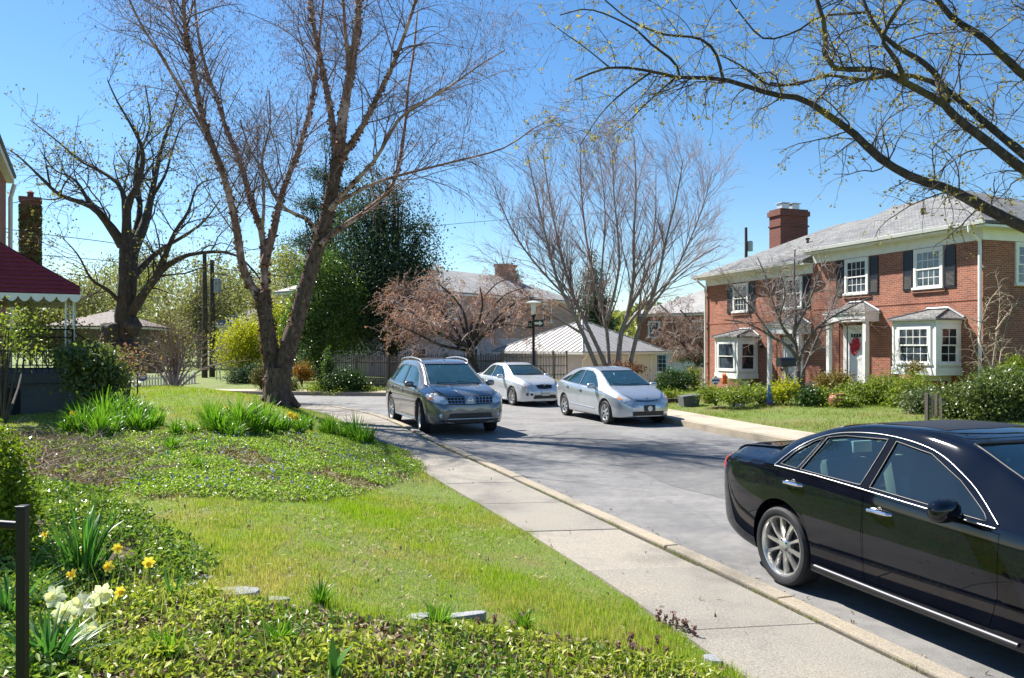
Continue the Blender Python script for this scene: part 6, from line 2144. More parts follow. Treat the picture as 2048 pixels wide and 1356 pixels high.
MB().bb(-0.8, 2.6, 0, 0.25, -0.2, 1.35).build('wall', BRICKW, lw)
MB().bb(-0.85, 2.65, -0.03, 0.28, 1.351, 1.43).build('coping', CONCG, lw)

# picket screen fence behind the crossover
def screen_fence():
    pts = [at(648, 790, 33.8)[:2], at(770, 790, 34.6)[:2], at(900, 790, 35.6)[:2], at(1003, 790, 36.6)[:2]]
    root = empty('screen_fence', (pts[0][0], pts[0][1], 0.05), 0, 'tall weathered fence of thin vertical pickets behind the grey crossover', 'fence')
    rng = random.Random(2)
    P = np.array(pts) - np.array(pts[0])
    cum = np.concatenate([[0], np.cumsum(np.linalg.norm(np.diff(P, axis=0), axis=1))])
    n = int(cum[-1] / 0.085)
    pk = MB()
    for i in range(n):
        s = (i + 0.5) / n * cum[-1]
        x, y = np.interp(s, cum, P[:, 0]), np.interp(s, cum, P[:, 1])
        k = int(np.searchsorted(cum, s)) - 1
        a = math.atan2(P[k + 1][1] - P[k][1], P[k + 1][0] - P[k][0])
        h = 1.62 + rng.uniform(-0.07, 0.05)
        pk.box((x, y, h / 2), (0.05, 0.018, h), a + rng.uniform(-.05, .05), 0, Matrix.Rotation(rng.uniform(-.012, .012), 3, 'Y'))
    o = pk.build('picket_screen', WOODG, root)
    for z in (0.35, 1.3):
        r = MB()
        for k in range(len(P) - 1):
            r.tube([(P[k][0], P[k][1] + 0.05, z), (P[k + 1][0], P[k + 1][1] + 0.05, z)], 0.035, 4)
        r.build('rail', WOODG, root)
    for s in np.linspace(0.02, cum[-1] - 0.02, 7):
        x, y = np.interp(s, cum, P[:, 0]), np.interp(s, cum, P[:, 1])
        MB().box((x, y + 0.11, 0.84), (0.11, 0.11, 1.7)).build('post', WOODL, root, bevel=0.01)


screen_fence()


def trellis_fence():
    a, b_ = at(1004, 790, 36.8)[:2], at(1136, 790, 38.6)[:2]
    h, L = frame_from(a, b_)
    root = empty('trellis_fence', (a[0], a[1], -0.1), h, 'open wooden trellis fence with crossing rails beside the lamp post', 'fence')
    rng = random.Random(6)
    m = MB()
    n = 22
    for i in range(n):
        x = (i + 0.5) / n * L
        m.box((x, 0, 0.95), (0.04, 0.022, 1.75 + rng.uniform(-.1, .08)), 0, 0, Matrix.Rotation(rng.uniform(-.05, .05), 3, 'Y'))
    m.build('picket_screen', WOODL, root)
    for z in (0.3, 0.75, 1.2, 1.62):
        MB().box((L / 2, 0.035, z), (L, 0.03, 0.05), 0, 0, Matrix.Rotation(rng.uniform(-.01, .01), 3, 'Y')).build('rail', WOODL, root)
    for x in (0.05, L * 0.5, L * 0.78, L - 0.05):
        MB().box((x, 0.08, 0.95), (0.1, 0.1, 1.95)).build('post', WOODL, root, bevel=0.008)
    MB().box((L * 0.7, 0.06, 0.7), (1.5, 0.03, 0.07), 0, 0, Matrix.Rotation(0.75, 3, 'Y')).build('brace', WOODL, root)


trellis_fence()


def picket_fence():
    a, b_ = at(266, 790, 36.0)[:2], at(392, 790, 38.0)[:2]
    h, L = frame_from(a, b_)
    root = empty('picket_fence', (a[0], a[1], -0.05), h, 'low white picket fence at the far end of the lawn', 'fence')
    m = MB()
    n = int(L / 0.13)
    for i in range(n):
        x = (i + 0.5) / n * L
        m.prism([(x - 0.036, 0.05), (x + 0.036, 0.05), (x + 0.036, 0.72), (x, 0.79), (x - 0.036, 0.72)], -0.01, 0.01, 'y')
    m.build('pickets', WHITE, root)
    for z in (0.2, 0.55): MB().bb(0, L, 0.011, 0.05, z, z + 0.08).build('rail', WHITE, root)
    for x in (0.05, L / 2, L - 0.05): MB().bb(x - 0.05, x + 0.05, 0.051, 0.15, 0, 0.85).build('post', WHITE, root)
    s = empty('house_sign', (a[0] + 0.42 * math.cos(h), a[1] + 0.42 * math.sin(h), 0.5), h, 'small blue oval sign hung on the white picket fence', 'sign')
    MB().lathe([(0.001, -0.02), (0.2, -0.02), (0.2, -0.045), (0.001, -0.046)], 28, (0, 0, 0.12), 'y').build('plate', mat('sign blue', (0.03, 0.09, 0.32), 0.4), s)
    MB().bb(-0.1, 0.1, -0.05, -0.047, 0.05, 0.09).bb(-0.1, -0.06, -0.05, -0.047, 0.092, 0.19).bb(-0.02, 0.02, -0.05, -0.047, 0.092, 0.19).bb(0.06, 0.1, -0.05, -0.047, 0.092, 0.19).build('emblem', WHITE, s)


picket_fence()


def lamp_post():
    x, y, _ = at(1067, 700, 33)
    root = empty('lamp_post', (x, y, 0.1), 0, 'black street lamp post with a pale saucer cap and arrow signs', 'street lamp')
    p = MB().tube([(0, 0, 0), (0, 0, 0.35), (0, 0, 0.4), (0, 0, 3.2)], [0.11, 0.10, 0.065, 0.052], 14)
    p.lathe([(0.052, 3.18), (0.09, 3.22), (0.09, 3.27), (0.06, 3.3)], 14)
    p.build('pole', IRON, root, smooth=True)
    g = MB().lathe([(0.08, 3.3), (0.09, 3.32), (0.14, 3.74), (0.14, 3.76)], 18)
    gm = mat('frosted lamp glass', (0.72, 0.72, 0.68), 0.25)
    g.build('lantern', gm, root, smooth=True)
    MB().lathe([(0.14, 3.76), (0.36, 3.77), (0.37, 3.79), (0.2, 3.84), (0.08, 3.87), (0.001, 3.88)], 24).build('lamp_cap', mat('lamp cap', (0.62, 0.64, 0.66), 0.35, 0.3), root, smooth=True)
    aw = mat('arrow sign white', (0.72, 0.70, 0.55), 0.5)
    for (xx, yy, rz, z) in ((0.21, -0.06, 0.15, 2.92), (-0.12, -0.02, 1.05, 2.86)):
        M = Matrix.Translation((xx, yy, z)) @ Matrix.Rotation(rz, 4, 'Z')
        s = MB().bb(-0.22, 0.22, -0.008, 0.008, -0.15, 0.15)
        ar = [(-0.17, -0.05), (0.03, -0.05), (0.03, -0.11), (0.18, 0.0), (0.03, 0.11), (0.03, 0.05), (-0.17, 0.05)]
        s.prism(ar, -0.0105, -0.0085, 'y', 1)
        s.v = [tuple(M @ Vector(v)) for v in s.v]
        s.build('arrow_sign', [BLACKP, aw], root)
        MB().tube([tuple(M @ Vector((-0.2, 0.02, 0))), (0, 0, z)], 0.018, 6).build('sign_bracket', IRON, root)


lamp_post()


def utility_pole(px, top, D, label, arm=True, extra=False):
    x, y, zt = at(px, top, D)
    root = empty('utility_pole', (x, y, -0.4), 0, label, 'utility pole', None)
    h = zt + 0.4
    MB().tube([(0, 0, 0), (0.03, 0, h * 0.5), (0.0, 0, h)], [0.17, 0.15, 0.11], 12).build('pole', DARKWOOD, root, smooth=True)
    if arm:
        a = MB().box((0, 0.12, h - 0.5), (1.9, 0.1, 0.12), 0.5)
        for q in (-0.85, -0.3, 0.3, 0.85):
            a.lathe([(0.03, 0), (0.05, 0.05), (0.03, 0.1), (0.05, 0.14), (0.001, 0.17)], 8, (q * math.cos(0.5), 0.12 + q * math.sin(0.5), h - 0.44))
        a.build('crossarm', DARKWOOD, root)
    if extra:
        MB().lathe([(0.001, 0), (0.22, 0.02), (0.22, 0.75), (0.16, 0.82), (0.001, 0.84)], 14, (0.32, 0, h - 1.9)).build('transformer', mat('transformer grey', (0.36, 0.38, 0.4), 0.5, 0.3), root, smooth=True)
    return root


utility_pole(409, 505, 44, 'dark wooden utility pole behind the bare shrub, the left one of a close pair', False)
utility_pole(424, 520, 45, 'dark wooden utility pole beside the stop sign posts, the right one of a close pair', False, True)
utility_pole(1492, 455, 62, 'grey utility pole sticking up behind the slope of the duplex roof', False, True)


def wire(name, label, pts, r=0.014):
    P = [at(*p) for p in pts]
    Q = catmull(P, 40)
    b0 = Q[0]
    o = MB().tube([tuple(q - b0) for q in Q], r, 4).build(name, IRON)
    o.location = b0
    tag(o, label, 'wire', 'overhead wires')


wire('overhead_wire', 'overhead wire sagging in front of the old maple below the ivy chimney', [(-120, 430, 30), (40, 462, 33), (260, 492, 38), (424, 535, 45)], 0.016)
wire('overhead_wire', 'overhead wire running from the pole pair across the birch fork', [(424, 535, 45), (560, 552, 50), (700, 568, 56), (860, 580, 64), (1090, 592, 75)], 0.022)
wire('overhead_wire', 'lower overhead wire passing behind the birch trunk', [(-60, 500, 36), (200, 520, 40), (424, 545, 45), (600, 578, 52), (760, 590, 60)], 0.016)
wire('overhead_wire', 'thin overhead wire high between birch and garage birch', [(424, 512, 45), (700, 470, 60), (1000, 440, 80), (1300, 420, 100)], 0.02)


def sign_posts():
    x, y, _ = at(437, 760, 41)
    root = empty('street_sign', (x, y, -0.3), 0.1, 'back of an octagonal street sign on two pale leaning posts', 'sign')
    MB().tube([(-0.12, 0, 0), (-0.05, 0, 1.9)], 0.035, 6).build('post', WHITE, root)
    MB().tube([(0.14, 0.02, 0), (-0.02, 0.03, 1.95)], 0.035, 6).build('post', WHITE, root)
    oc = [(0.36 * math.cos(PI / 8 + k * PI / 4) - 0.04, 1.72 + 0.36 * math.sin(PI / 8 + k * PI / 4)) for k in range(8)]
    MB().prism(oc, -0.03, -0.01, 'y').build('sign_plate', mat('sign back', (0.12, 0.16, 0.17), 0.5, 0.4), root)


sign_posts()

# ---- neighbour house at the left edge: brick corner, awning, stoop
LA = math.atan2(5.8, -3.2)
NH = empty('brick_house', (-10.48, 14.9, 0), LA, 'red brick house corner with burgundy awning and concrete porch at the left edge', 'house')
# local x runs along the facade away from the camera, y to its left (into the house)
MB().bb(4.6, 9.6, 0.0, 8.0, 0.0, 6.95).build('wall', BRICK, NH)  # unseen near end left off so its shadow spares the lily row
MB().bb(4.3, 9.75, -0.2, 8.4, 6.96, 7.12).build('soffit', WHITE, NH)
hip_roof(NH, 'roof', 4.25, 9.8, -0.25, 8.5, 7.22, 2.2, True, True, SLATE)
MB().tube([(9.5, -0.22, 6.9), (9.5, -0.12, 6.5), (9.5, -0.1, 0.3)], 0.06, 8).build('downspout', WHITE, NH)
BURG = mat('burgundy awning', (0.17, 0.012, 0.03), 0.45, var=0.15)
BEIGE = mat('beige awning slats', (0.52, 0.46, 0.32), 0.6, var=0.08)
def facade_local(x, y):
    dx, dy = x + 10.48, y - 14.9
    return dx * math.cos(LA) + dy * math.sin(LA), -dx * math.sin(LA) + dy * math.cos(LA)
ax0, ay0 = facade_local(-8.86, 16.0)
ax1, ay1 = facade_local(-12.2, 22.2)
aw = MB()
# stepped slats form the sloping top
AX0, AX1, AY, ZF, ZB = ax0, ax0 + 5.6, ay0, 3.28, 4.45
ns = 14
for i in range(ns):
    y0 = AY + (0.0 - AY) * i / ns
    y1 = AY + (0.0 - AY) * (i + 1) / ns
    z0, z1 = ZF + (ZB - ZF) * i / ns, ZF + (ZB - ZF) * (i + 1) / ns
    aw.add([(AX0, y0, z0 + 0.02), (AX1, y0, z0 + 0.02), (AX1, y1, z1 + 0.02), (AX0, y1, z1 + 0.02), (AX0, y0, z0 - 0.03), (AX1, y0, z0 - 0.03)], [[0, 1, 2, 3], [4, 5, 1, 0]])
awo = aw.build('awning', BURG, NH)
nz = 16
for q, xx in ((0, AX0), (1, AX1)):
    sd_ = MB()
    f = lambda z: AY + (0 - AY) * max(0.0, min(1.0, (z - ZF) / (ZB - ZF)))
    dx = -0.03 if q == 0 else 0.03
    g = 0.03 if q == 0 else -0.03
    for i in range(nz):
        z0 = ZF - 0.2 + (ZB - ZF + 0.2) * i / nz
        z1 = z0 + (ZB - ZF + 0.2) / nz * 0.97
        sd_.add([(xx + dx, f(z0), z0), (xx + dx, 0, z0), (xx, 0, z1), (xx, f(z1), z1)], [[0, 1, 2, 3]], 0)
        sd_.add([(xx + dx + g, f(z0), z0), (xx + dx + g, 0, z0), (xx + g, 0, z1), (xx + g, f(z1), z1)], [[0, 1, 2, 3]], 1)
    sd_.build('awning_side', [BURG, BEIGE], NH)
und = MB()
for i in range(ns):
    y0 = AY + (0.0 - AY) * i / ns
    y1 = AY + (0.0 - AY) * (i + 0.9) / ns
    und.bb(AX0 + 0.05, AX1 - 0.05, y0, y1, ZF + (ZB - ZF) * i / ns - 0.06, ZF + (ZB - ZF) * i / ns - 0.045)
und.build('awning_lining', BEIGE, NH)
# scalloped white valance
va = MB()
def scallop(p, q, n):
    p, q = Vector(p), Vector(q)
    d = (q - p) / n
    nrm = Vector((d.y, -d.x, 0)).normalized() * 0.012
    for i in range(n):
        a = p + d * i
        top = [a + Vector((0, 0, 0.05)), a + d + Vector((0, 0, 0.05))]
        arc = [a + d * t + Vector((0, 0, -0.11 * math.sin(t * PI) ** 0.7)) for t in (1, .85, .65, .5, .35, .15, 0)]
        pl = [v for v in top + arc]
        k = len(pl)
        va.add([tuple(v + nrm) for v in pl] + [tuple(v - nrm) for v in pl], [list(range(k)), list(range(k, 2 * k))[::-1]] + [[j, (j + 1) % k, k + (j + 1) % k, k + j] for j in range(k)])
scallop((AX0 - 0.04, 0, ZF - 0.2), (AX0 - 0.04, AY - 0.02, ZF - 0.2), 9)
scallop((AX0 - 0.03, AY - 0.04, ZF - 0.1), (AX1, AY - 0.04, ZF - 0.1), 26)
va.build('valance', WHITE, NH)
for xx in (AX0 + 0.25, AX1 - 0.2):
    p = MB()
    for yy in (0, 0.14): p.tube([(xx, AY + 0.12 + yy, 1.5), (xx, AY + 0.12 + yy, 3.25)], 0.018, 6)
    for k in range(9): p.tube([(xx, AY + 0.12, 1.6 + k * 0.18), (xx, AY + 0.26, 1.68 + k * 0.18)], 0.009, 4)
    p.build('awning_post', WHITE, NH)
# porch slab on piers
po = MB()
PX0, PX1, PY = AX0 + 0.15, AX1 - 0.4, AY + 0.05
po.bb(PX0, PX1, PY, -0.001, 1.32, 1.52)
po.bb(PX0 + 0.05, PX0 + 0.3, PY + 0.05, -0.001, 0.3, 1.319)
po.bb(PX0 + 0.302, PX1 - 0.05, PY + 0.05, PY + 0.3, 0.3, 1.319)
po.build('porch_slab', concrete('shaded porch concrete', (0.07, 0.075, 0.08), (1.2, 1.2, 1.2), agg=0.1), NH, bevel=0.012)  # concrete colour darkened to carry the shadow on the porch
MB().bb(PX0 + 0.04, PX0 + 0.049, PY + 1.0, -0.1, 0.62, 1.24).build('porch_opening_shade', mat('opening shade', (0.006, 0.007, 0.008), 0.9), NH)  # near-black panel paints the shade inside the opening
sp = MB()
for i in range(4): sp.bb(PX1 - 1.9, PX1 - 0.5, PY - 0.3 * (i + 1), PY - 0.3 * i - 0.002, 0.2, 1.25 - 0.27 * i)
sp.build('porch_steps', CONCG, NH)
rl = MB()
def railing(p, q, n, z0, z1, dz=0.0):
    p, q = Vector(p), Vector(q)
    for i in range(n + 1):
        a = p + (q - p) * i / n
        rl.tube([(a.x, a.y, z0 + dz * i / n), (a.x, a.y, z1 + dz * i / n)], 0.009 if i % n else 0.02, 5)
    for zz in (z0 + 0.1, (z0 + z1) / 2, z1 - 0.16, z1):
        rl.tube([(p.x, p.y, zz), (q.x, q.y, zz + dz)], 0.013, 5)
railing((PX0 + 0.08, -0.1, 0), (PX0 + 0.08, PY + 0.08, 0), 16, 1.53, 2.42)
railing((PX0 + 0.08, PY + 0.08, 0), (PX1 - 2.0, PY + 0.08, 0), 24, 1.53, 2.42)
rl.tube([(PX1 - 1.9, PY + 0.05, 2.4), (PX1 - 1.9, PY - 1.3, 1.35)], 0.018, 6)
rl.tube([(PX1 - 1.9, PY - 1.3, 1.35), (PX1 - 1.9, PY - 1.3, 0.4)], 0.018, 6)
rl.build('porch_railing', IRON, NH)
# ivy clad chimney and roof further along
x, y, z = at(52, 520, 33)
h6 = math.atan2(5.8, -3.2)
H6 = empty('brick_house', (-25.2, 33.5, 0), h6, 'next house along with a pale roof and an ivy covered chimney', 'house')
MB().bb(0, 12, 0, 8, -0.4, 5.6).build('wall', BRICKW, H6)
MB().bb(-0.3, 12.3, -0.35, 8.3, 5.602, 5.75).build('soffit', WHITE, H6)
hip_roof(H6, 'roof', -0.4, 12.4, -0.45, 8.45, 5.85, 2.0, True, True, SLATE2)
cq = Vector(at(61, 500, 38.5)) - Vector((-25.2, 33.5, 0))
cl = Matrix.Rotation(-h6, 3, 'Z') @ cq
chb = MB().bb(cl.x - 0.4, cl.x + 0.4, cl.y - 0.4, cl.y + 0.4, 5.0, 9.15).bb(cl.x - 0.48, cl.x + 0.48, cl.y - 0.48, cl.y + 0.48, 9.151, 9.35)
chb.lathe([(0.14, 9.352), (0.14, 9.6), (0.2, 9.62), (0.001, 9.75)], 10, (cl.x, cl.y, 0))
cho = chb.build('chimney', BRICKD, H6)
rng = np.random.default_rng(77)
n = 2200
face = rng.integers(0, 4, n)
u = rng.uniform(-0.42, 0.42, n)
P = np.column_stack([np.where(face == 0, -0.43, np.where(face == 1, 0.43, u)), np.where(face == 2, -0.43, np.where(face == 3, 0.43, u)), rng.uniform(5.2, 9.0, n)]) + [cl.x, cl.y, 0]
iv = Bag().add(cards(rng, P, 0.17, 0.8)).build('chimney_ivy', leaf_mat('ivy leaf', [(0.05, 0.065, 0.02), (0.12, 0.13, 0.04), (0.18, 0.17, 0.06)], 0.25, 0.5), cho)
# ------------------------------------------------------------------ garden: grass, beds, shrubs, flowers, small things
L_GRASS = None


def grass_material(name, greens, straw):
    m = bpy.data.materials.new(name)
    t = NT(m)
    rnd = t.n('ShaderNodeNewGeometry').outputs['Random Per Island']
    v = t.coord('Object')
    big = t.noise(v, 0.55, 4, 0.6)
    mid = t.noise(v, 3.5, 5, 0.65)
    f = t.math('ADD', t.math('MULTIPLY', big, 0.6), t.math('MULTIPLY', mid, 0.4))
    f = t.math('ADD', f, t.math('MULTIPLY', t.math('SUBTRACT', rnd, 0.5), 0.22))
    g = t.ramp(rnd, [(i / (len(greens) - 1), c) for i, c in enumerate(greens)])
    s = t.ramp(rnd, [(0, straw[0]), (1, straw[1])])
    c = t.mix(t.ramp(f, [(0.45, (0, 0, 0)), (0.62, (1, 1, 1))]), g, s)
    b = t.n('ShaderNodeBsdfPrincipled', {'Base Color': c, 'Roughness': 0.5, 'Specular IOR Level': 0.25})
    tr = t.n('ShaderNodeBsdfTranslucent', {'Color': t.mix(0.5, c, (0.9, 1.0, 0.3, 1), 'MULTIPLY')})
    mx = t.n('ShaderNodeMixShader', {'Fac': 0.45})
    t.l(b.outputs[0], mx.inputs[1]); t.l(tr.outputs[0], mx.inputs[2]); t.l(mx.outputs[0], t.out.inputs['Surface'])
    return m


GRASSM = grass_material('grass blade', [(0.17, 0.31, 0.010), (0.31, 0.46, 0.016), (0.44, 0.56, 0.03)], ((0.44, 0.42, 0.07), (0.58, 0.50, 0.20)))
GRASSY = grass_material('dry grass blade', [(0.13, 0.22, 0.016), (0.21, 0.30, 0.03), (0.30, 0.35, 0.06)], ((0.38, 0.33, 0.10), (0.50, 0.42, 0.20)))


def poly_ground(px, z=None):
    return [on_ground(x, y)[:2] for x, y in px]


VINCA_PX = [(228, 985), (290, 1006), (400, 1000), (520, 1006), (640, 1006), (720, 990), (790, 965), (848, 942), (826, 912), (770, 886), (650, 872), (500, 878), (380, 892), (290, 925)]
PACHY_PX = [(150, 1420), (150, 1200), (300, 1165), (400, 1190), (470, 1222), (600, 1228), (700, 1246), (830, 1262), (960, 1268), (1100, 1276), (1210, 1296), (1330, 1330), (1420, 1352), (1500, 1420)]
DAFF_PX = [(-60, 985), (120, 975), (240, 1005), (330, 1075), (392, 1105), (420, 1150), (370, 1180), (290, 1170), (150, 1210), (150, 1420), (-60, 1420)]
BRUSH_PX = [(10, 868), (120, 862), (250, 890), (330, 930), (280, 975), (170, 1000), (40, 992)]
MULCH_PX = [(120, 855), (330, 868), (560, 866), (720, 872), (800, 900), (846, 942), (740, 930), (560, 912), (380, 915), (200, 905)]
V_P, P_P, D_P, B_P, M_P = [poly_ground(q) for q in (VINCA_PX, PACHY_PX, DAFF_PX, BRUSH_PX, MULCH_PX)]


def bed_sheet(name, poly, lift, m=None):
    xs = [p[0] for p in poly]; ys = [p[1] for p in poly]
    bm = bmesh.new()
    bm.faces.new([bm.verts.new((x, y, 0)) for x, y in poly])
    for q in np.arange(min(xs) + .15, max(xs), .2):
        bmesh.ops.bisect_plane(bm, geom=bm.verts[:] + bm.edges[:] + bm.faces[:], plane_co=(q, 0, 0), plane_no=(1, 0, 0))
    for q in np.arange(min(ys) + .15, max(ys), .2):
        bmesh.ops.bisect_plane(bm, geom=bm.verts[:] + bm.edges[:] + bm.faces[:], plane_co=(0, q, 0), plane_no=(0, 1, 0))
    bmesh.ops.triangulate(bm, faces=bm.faces)
    co = np.array([v.co[:] for v in bm.verts])
    z = height(co[:, 0], co[:, 1])
    for v, h in zip(bm.verts, z): v.co.z = h + lift
    bmesh.ops.recalc_face_normals(bm, faces=bm.faces)
    if sum(f.normal.z for f in bm.faces) < 0: bmesh.ops.reverse_faces(bm, faces=bm.faces[:])
    me = bpy.data.meshes.new(name)
    bm.to_mesh(me); bm.free()
    me.materials.append(m or MULCH)
    return tag(link(bpy.data.objects.new(name, me)), kind='structure')


for i, (p_, l_) in enumerate(((V_P, .018), (P_P, .018), (D_P, .022), (B_P, .022), (M_P, .026))):
    if i: bed_sheet('garden_bed', p_, l_)


bed_sheet('garage_bounce_sheet', [(-6.5, 40.2), (3.4, 40.2), (3.9, 44.8), (-1.2, 51.5), (-7, 46)], 0.03, FARC)  # neutral sheet added to keep green bounce light off the garage wall


def sample_poly(rng, poly, n):
    P = np.array(poly)
    lo, hi = P.min(0), P.max(0)
    out = np.zeros((0, 2))
    while len(out) < n:
        q = rng.uniform(lo, hi, (n * 2, 2))
        out = np.vstack([out, q[in_poly(poly, q[:, 0], q[:, 1])]])
    return out[:n]


def parea(poly):
    P = np.array(poly)
    return abs(np.sum(P[:, 0] * np.roll(P[:, 1], -1) - P[:, 1] * np.roll(P[:, 0], -1))) / 2


def vnoise(X, Y, s, seed=0):
    """cheap smooth noise"""
    r = np.random.default_rng(seed)
    o = np.zeros_like(X)
    for k in range(5):
        a, b, c = r.uniform(0.5, 1.6) * s, r.uniform(0, 2 * PI), r.uniform(0, 2 * PI)
        o += np.sin(a * (X * math.cos(b) + Y * math.sin(b)) + c)
    return o / 5


def blades(rng, X, Y, Z, h, w, lean=0.45):
    N = len(X)
    a = rng.uniform(0, 2 * PI, N)
    d = np.column_stack([np.cos(a), np.sin(a)]) * (w / 2)[:, None]
    b = rng.uniform(0, 2 * PI, N)
    t = np.column_stack([np.cos(b), np.sin(b)]) * (h * rng.uniform(0, lean, N))[:, None]
    p0 = np.column_stack([X - d[:, 0], Y - d[:, 1], Z - 0.012]); p1 = np.column_stack([X + d[:, 0], Y + d[:, 1], Z - 0.012])
    p2 = np.column_stack([X + t[:, 0], Y + t[:, 1], Z + h])
    V = np.stack([p0, p1, p2], 1).reshape(-1, 3)
    return V, np.arange(N)[:, None] * 3 + np.array([[0, 1, 2]])


def lawn(name, boxes, test, m, seed, hmul=1.0):
    rng = np.random.default_rng(seed)
    bg = Bag()
    for (x0, x1, y0, y1, dens, h, w) in boxes:
        n = int((x1 - x0) * (y1 - y0) * dens)
        X, Y = rng.uniform(x0, x1, n), rng.uniform(y0, y1, n)
        vis = (np.abs(X) < 0.72 * Y + 3.2)
        X, Y = X[vis], Y[vis]
        k = test(X, Y)
        X, Y = X[k], Y[k]
        nz = vnoise(X, Y, 3.0, 3) + 0.6 * vnoise(X, Y, 9.0, 4)
        keep = rng.random(len(X)) < np.clip(0.85 + 0.4 * nz, 0.55, 1)
        X, Y, nz = X[keep], Y[keep], nz[keep]
        hh = h * hmul * np.clip(1 + 0.9 * nz + 0.5 * vnoise(X, Y, 25, 6), 0.7, 2.4) * rng.uniform(0.4, 1.4, len(X))
        bg.add(blades(rng, X, Y, height(X, Y), hh, np.full(len(X), w) * rng.uniform(0.7, 1.3, len(X))))
    return tag(bg.build(name, m), kind='stuff')


def left_lawn(X, Y):
    k = sdist(SL, X, Y) > -0.03 + 0.05 * vnoise(X, Y, 6, 9)
    jr = np.random.default_rng(7)
    JX, JY = X + jr.normal(size=X.shape) * .05 + .09 * vnoise(X, Y, 9, 41), Y + jr.normal(size=X.shape) * .05 + .09 * vnoise(X, Y, 9, 42)
    for p, pr in ((V_P, .4), (P_P, .55), (D_P, .12), (B_P, .4), (M_P, .35)): k &= ~in_poly(p, JX, JY) | (jr.random(X.shape) < pr)
    return k


lawn('lawn_grass', [(-6.5, 4, 2.6, 6.5, 8600, .034, .0058), (-9, 2, 6.5, 10, 5600, .034, .0068), (-13, .5, 10, 16, 2000, .04, .008), (-15, -1.5, 16, 26, 700, .05, .013), (-26, -3, 26, 36, 160, .06, .022)], left_lawn, GRASSM, 1)
lawn('far_lawn_grass', [(4, 16, 12, 24, 520, .05, .012), (2, 18, 24, 40, 300, .06, .018)], lambda X, Y: (-sdist(F2, X, Y) > 0.02), GRASSY, 2)
# weeds in the crack along the kerb
rng = np.random.default_rng(44)
G = np.array(offset_line(K1, 0.2))
G = G[(G[:, 1] > 3) & (G[:, 1] < 20)]
ix = rng.integers(0, len(G) - 1, 2600)
uu = rng.random((2600, 1))
gp = G[ix] * (1 - uu) + G[ix + 1] * uu + rng.normal(size=(2600, 2)) * 0.022
kk = vnoise(gp[:, 0], gp[:, 1], 5, 8) > -0.15
gp = gp[kk]
tag(Bag().add(blades(rng, gp[:, 0], gp[:, 1], np.full(len(gp), 0.135), rng.uniform(.012, .04, len(gp)), np.full(len(gp), .006), 1.2)).build('kerb_weeds', GRASSY), kind='stuff')

L_VINCA = leaf_mat('vinca leaf', [(0.08, 0.17, 0.02), (0.19, 0.31, 0.035), (0.32, 0.44, 0.07), (0.50, 0.56, 0.22)], 0.5, 0.38, spec=0.5)
L_PACHY = leaf_mat('pachysandra leaf', [(0.13, 0.21, 0.02), (0.29, 0.36, 0.04), (0.45, 0.48, 0.08), (0.60, 0.58, 0.22)], 0.45, 0.4, spec=0.5)
L_DARKV = leaf_mat('dark periwinkle leaf', [(0.05, 0.12, 0.018), (0.14, 0.24, 0.03), (0.26, 0.36, 0.05), (0.40, 0.46, 0.12)], 0.4, 0.38, spec=0.5)
L_BLUE = leaf_mat('periwinkle flower', [(0.16, 0.18, 0.52), (0.26, 0.28, 0.65)], 0.3, 0.6)
L_LITTER = leaf_mat('leaf litter', [(0.12, 0.07, 0.04), (0.24, 0.16, 0.09), (0.38, 0.29, 0.19), (0.48, 0.40, 0.30)], 0.15, 0.8)
L_LILY = leaf_mat('strap leaf', [(0.07, 0.19, 0.014), (0.13, 0.29, 0.02), (0.22, 0.38, 0.035)], 0.5, 0.35)
L_DAFF = leaf_mat('daffodil leaf', [(0.035, 0.12, 0.03), (0.06, 0.18, 0.04), (0.11, 0.26, 0.05)], 0.45, 0.35)
P_YEL = leaf_mat('yellow petal', [(0.80, 0.62, 0.06), (0.88, 0.72, 0.12)], 0.4, 0.5)
P_WHI = leaf_mat('white petal', [(0.80, 0.80, 0.68), (0.86, 0.86, 0.76)], 0.4, 0.5)
P_ORA = leaf_mat('orange trumpet', [(0.80, 0.52, 0.04), (0.85, 0.58, 0.07)], 0.35, 0.5)
P_CRE = leaf_mat('cream trumpet', [(0.84, 0.80, 0.52), (0.86, 0.82, 0.58)], 0.35, 0.5)


def cover(name, poly, dens, size, hmean, m, seed, asp=0.5, clump=0.0, edge=True, up=(0, 0, 1.2), mask=None):
    rng = np.random.default_rng(seed)
    q = sample_poly(rng, poly, int(parea(poly) * dens))
    if mask is not None: q = q[mask(q[:, 0], q[:, 1])]
    q = q + rng.normal(size=q.shape) * 0.05
    X, Y = q[:, 0], q[:, 1]
    nz = vnoise(X, Y, 5, seed) + 0.6 * vnoise(X, Y, 14, seed + 1)
    d = np.abs(sdist(list(poly) + [poly[0]], X, Y))
    top = hmean * np.clip(1 + 0.55 * nz, 0.25, 2) * (0.45 + 0.55 * sstep(0, 0.25, d))
    z = height(X, Y) + 0.02 + top * rng.random(len(X)) ** 0.45
    return tag(Bag().add(cards(rng, np.column_stack([X, Y, z]), size, asp, up, 0.35, 0.14)).build(name, m), kind='stuff')


